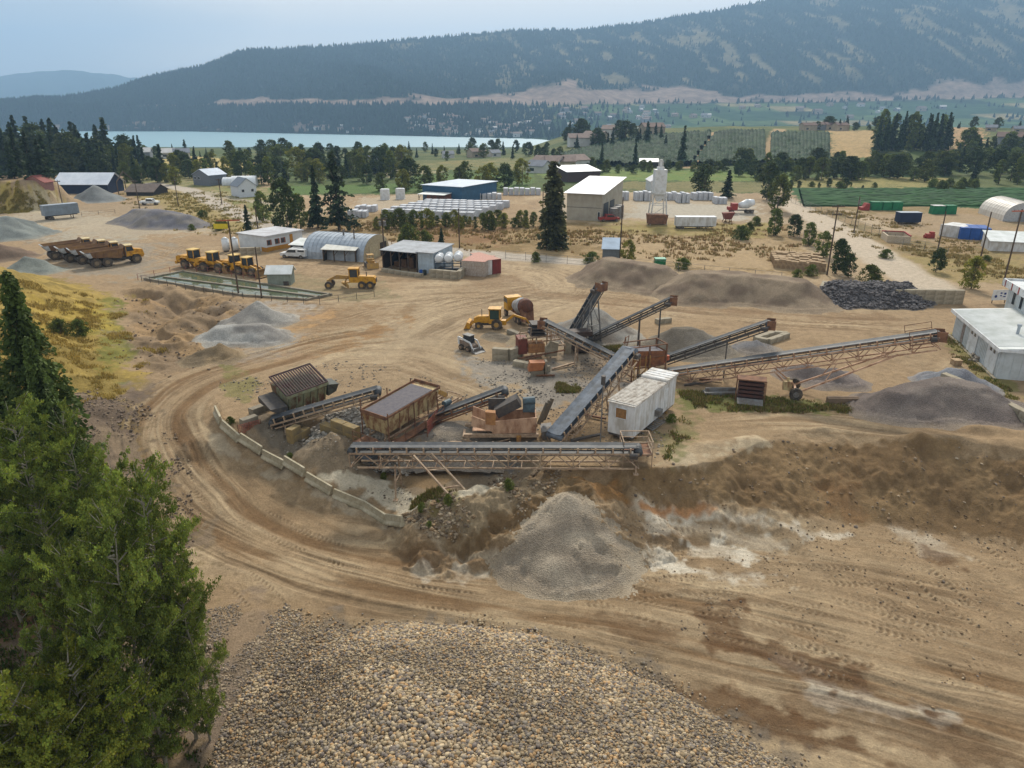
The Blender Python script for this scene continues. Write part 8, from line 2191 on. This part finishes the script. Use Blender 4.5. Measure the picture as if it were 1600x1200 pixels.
HWM = [mat('house_white', (206, 204, 198), (180, 178, 172), .2), mat('house_beige', (176, 160, 138), (150, 138, 120), .2), mat('house_grey', (140, 142, 146), (120, 122, 126), .2)]
HRM = [mat('roof_grey', (120, 124, 132), (100, 104, 110), .3), mat('roof_brown', (116, 92, 80), (96, 78, 70), .3), mat('roof_pale', (190, 188, 184), (170, 168, 164), .3), mat('roof_tile', (128, 108, 98), (108, 92, 84), .3)]
HM = [house_mesh(i % 2, HWM[i % 3], HRM[i % 4]) for i in range(8)]
def house(loc, label, group, s_=1.0, rz=None):
    o = bpy.data.objects.new('house', None); COL.objects.link(o); o.location = tuple(loc); o.scale = (s_,) * 3; o.rotation_euler = (0, 0, random.uniform(-.7, .7) if rz is None else rz)
    tag(o, label, 'house', group); hm_ = HM[random.randrange(8)]; link('wall', hm_[0], o); link('roof', hm_[1], o); link('window', hm_[2], o)
def on_mountain(px, t):
    i = np.interp(t, tt, np.arange(len(tt))); j = (px + 500) / 2800 * (NM - 1)
    x, y, z = MG(np.array([min(i, len(tt) - 2.01)]), np.array([j])); return (float(x[0]), float(y[0]), float(z[0]))
def town(n_, x0, x1, t0, t1, label, group, s0=1.0, s1=1.6):
    for i in range(n_): house(on_mountain(random.uniform(x0, x1), random.uniform(t0, t1)), label, group, random.uniform(s0, s1))
town(70, 635, 830, .05, .55, 'pale house in the lakeside town across the water', 'houses of the lakeside town')
town(16, 478, 570, .03, .2, 'small pale house on the far shore left of the lakeside town', 'houses on the far shore', .9, 1.3)
town(46, 830, 1060, .3, .9, 'pale house on the far slope above the orchard crest', 'houses on the far slope')
town(16, 1080, 1500, .55, .9, 'pale farm building among the far fields under the mountain', 'farm buildings under the mountain', 1.2, 2.0)
def local_houses(lst, label, group, s_=1.0):
    for (px, py) in lst: q = P(px, py); house(q, label, group, s_)
local_houses([(905, 228), (930, 224), (958, 214), (1018, 211)], 'house among the conifers left of the orchard crest', 'houses left of the orchard crest', 1.1)
local_houses([(1262, 204), (1280, 203), (1296, 203), (1312, 204)], 'low pale house on the crest above the dry slope', 'houses on the crest above the dry slope', .75)
local_houses([(1548, 205), (1590, 207)], 'grey roofed house at the top right among dark trees', 'houses at the top right', .8)
local_houses([(1578, 228)], 'large grey house on the slope at the right edge', None, 1.1)
local_houses([(1490, 197)], 'white shed on the skyline of the right hill', None, 1.0)
local_houses([(842, 270), (858, 268), (875, 268), (895, 266)], 'small farm building at the left foot of the orchard hill', 'farm buildings at the foot of the orchard', 1.0)
local_houses([(745, 246), (772, 245), (700, 247)], 'long pale building near the lake shore', 'pale buildings near the lake shore', .8)
local_houses([(225, 246), (262, 247), (285, 247)], 'small house on the skyline of the lake at the left', 'houses on the lake skyline', 1.0)
local_houses([(588, 262), (600, 260)], 'pale house half hidden in the tree belt', 'houses in the tree belt', 1.1)

# ------------------------------------------------------------------ loose stones and clods on the ground
def ico0():
    import bmesh
    bm = bmesh.new(); bmesh.ops.create_icosphere(bm, subdivisions=1, radius=1); bmesh.ops.decimate if False else None
    bm.free(); p = (1 + 5 ** .5) / 2
    v = np.array([(-1, p, 0), (1, p, 0), (-1, -p, 0), (1, -p, 0), (0, -1, p), (0, 1, p), (0, -1, -p), (0, 1, -p), (p, 0, -1), (p, 0, 1), (-p, 0, -1), (-p, 0, 1)], float) / math.sqrt(1 + p * p)
    f = np.array([(0, 11, 5), (0, 5, 1), (0, 1, 7), (0, 7, 10), (0, 10, 11), (1, 5, 9), (5, 11, 4), (11, 10, 2), (10, 7, 6), (7, 1, 8), (3, 9, 4), (3, 4, 2), (3, 2, 6), (3, 6, 8), (3, 8, 9), (4, 9, 5), (2, 4, 11), (6, 2, 10), (8, 6, 7), (9, 8, 1)])
    return v, f
ICO0 = ico0()
ls_pos = []; ls_size = []; ls_col = []
def scatter(n_, poly, s0, s1, cols, dens=None):
    p = np.array([q_[:2] for q_ in poly], float)
    xy = rng.random((n_ * 3, 2)) * (p.max(0) - p.min(0)) + p.min(0)
    ok = sdf_poly(xy[:, 0], xy[:, 1], p) > 0
    f_ = fbm(xy[:, 0] / 2.5, xy[:, 1] / 2.5, 701, 4)
    ok &= f_ > .42 + .16 * rng.random(len(xy))
    xy = xy[ok][:n_]; k = len(xy); sz = s0 + (s1 - s0) * rng.random(k) ** 3
    ls_pos.append(np.stack([xy[:, 0], xy[:, 1], G(xy[:, 0], xy[:, 1]) + sz * .12], -1)); ls_size.append(sz)
    ls_col.append(np.array([S(*c) for c in cols])[rng.integers(0, len(cols), k)] * (.7 + .6 * rng.random((k, 1))))
EARTH = [(150, 126, 96), (128, 106, 80), (168, 150, 124), (120, 108, 96)]
scatter(3000, [P(620, 815), P(700, 770), P(800, 745), P(880, 742), P(860, 790), P(740, 850), P(670, 845)], .10, .42, [(142, 126, 104), (126, 110, 92), (158, 142, 118), (146, 122, 92)])
scatter(500, [P(850, 740), P(1060, 725), P(1240, 680), P(1420, 686), P(1640, 706), P(1640, 860), P(1350, 830), P(1000, 790)], .08, .36, EARTH)
scatter(1800, [P(940, 775), P(1200, 800), P(1600, 850), P(1700, 1000), P(1600, 1150), P(1250, 1050), P(1000, 960), P(700, 900)], .06, .22, EARTH)
scatter(2200, [P(330, 600), P(560, 560), P(700, 600), P(860, 640), P(1040, 640), P(1040, 720), P(850, 700), P(560, 690), P(400, 660)], .08, .32, [(140, 132, 120), (122, 112, 100), (160, 150, 134)])
scatter(900, [P(400, 660), P(560, 690), P(850, 700), P(850, 740), P(640, 790), P(500, 745)], .08, .28, [(140, 128, 110), (168, 160, 148), (120, 106, 90)])
scatter(500, [P(180, 450), P(390, 470), P(380, 570), P(240, 600), P(170, 560)], .15, .55, [(126, 110, 92), (146, 126, 98), (112, 98, 84)])
scatter(3500, [P(240, 640), P(150, 600), P(60, 640), P(240, 800), P(300, 900), P(300, 700)], .08, .32, [(124, 108, 94), (110, 96, 84), (150, 132, 108)])
scatter(9000, [P(260, 960), P(420, 930), P(520, 980), P(430, 1060), P(340, 1200), P(230, 1240), P(180, 1100)], .05, .2, [(150, 134, 114), (128, 118, 108), (172, 154, 128)])
scatter(1500, [P(740, 560), P(1000, 560), P(1050, 640), P(860, 660), P(740, 600)], .08, .3, [(128, 122, 114), (112, 106, 98)])
V_, F_, C_ = stones(np.concatenate(ls_pos), np.concatenate(ls_size), np.concatenate(ls_col), ICO0)
tag(link('loose_stones', mesh_np('loose_stones', V_, F_, STONE, False, C_)), 'loose stones and clods scattered over the pit floor and banks', 'stones', kind='stuff')
# scrap steel lying about the plant
for i, (px, py, L_, a_, w_) in enumerate(((640, 690, 3.4, .4, .16), (700, 700, 2.6, -.3, .14), (760, 705, 3.8, .1, .2), (790, 698, 3.0, .5, .14), (900, 672, 2.6, 1.0, .16), (915, 690, 2.8, .2, .2), (930, 655, 2.2, -.6, .14), (905, 640, 2.0, .9, .14),
        (1000, 622, 2.6, .2, .18), (850, 590, 2.4, -.2, .16), (880, 575, 3.0, .5, .16), (1090, 604, 3.0, .1, .2), (1110, 596, 2.4, -.2, .16), (600, 700, 2.4, .9, .14), (1010, 606, 3.4, .05, .16), (960, 640, 2.0, 1.2, .14), (740, 640, 2.0, .3, .14), (775, 660, 2.4, -.5, .14))):
    q = P(px, py); m = MB(); m.bar((-L_ / 2, 0, .1), (L_ / 2, .1, .22 + .1 * (i % 3)), w_, w_ * .8); m.bar((-L_ / 2, 0, .2), (L_ / 2, .1, .32 + .1 * (i % 3)), w_ * 1.5, .04)
    o = m.build('scrap_steel', [RUST, TAN, DSTEEL][i % 3], None, loc=tuple(q)); o.rotation_euler = (0, 0, a_); tag(o, 'loose steel beam lying on the ground among the conveyors', 'scrap steel', 'loose steel on the plant floor')
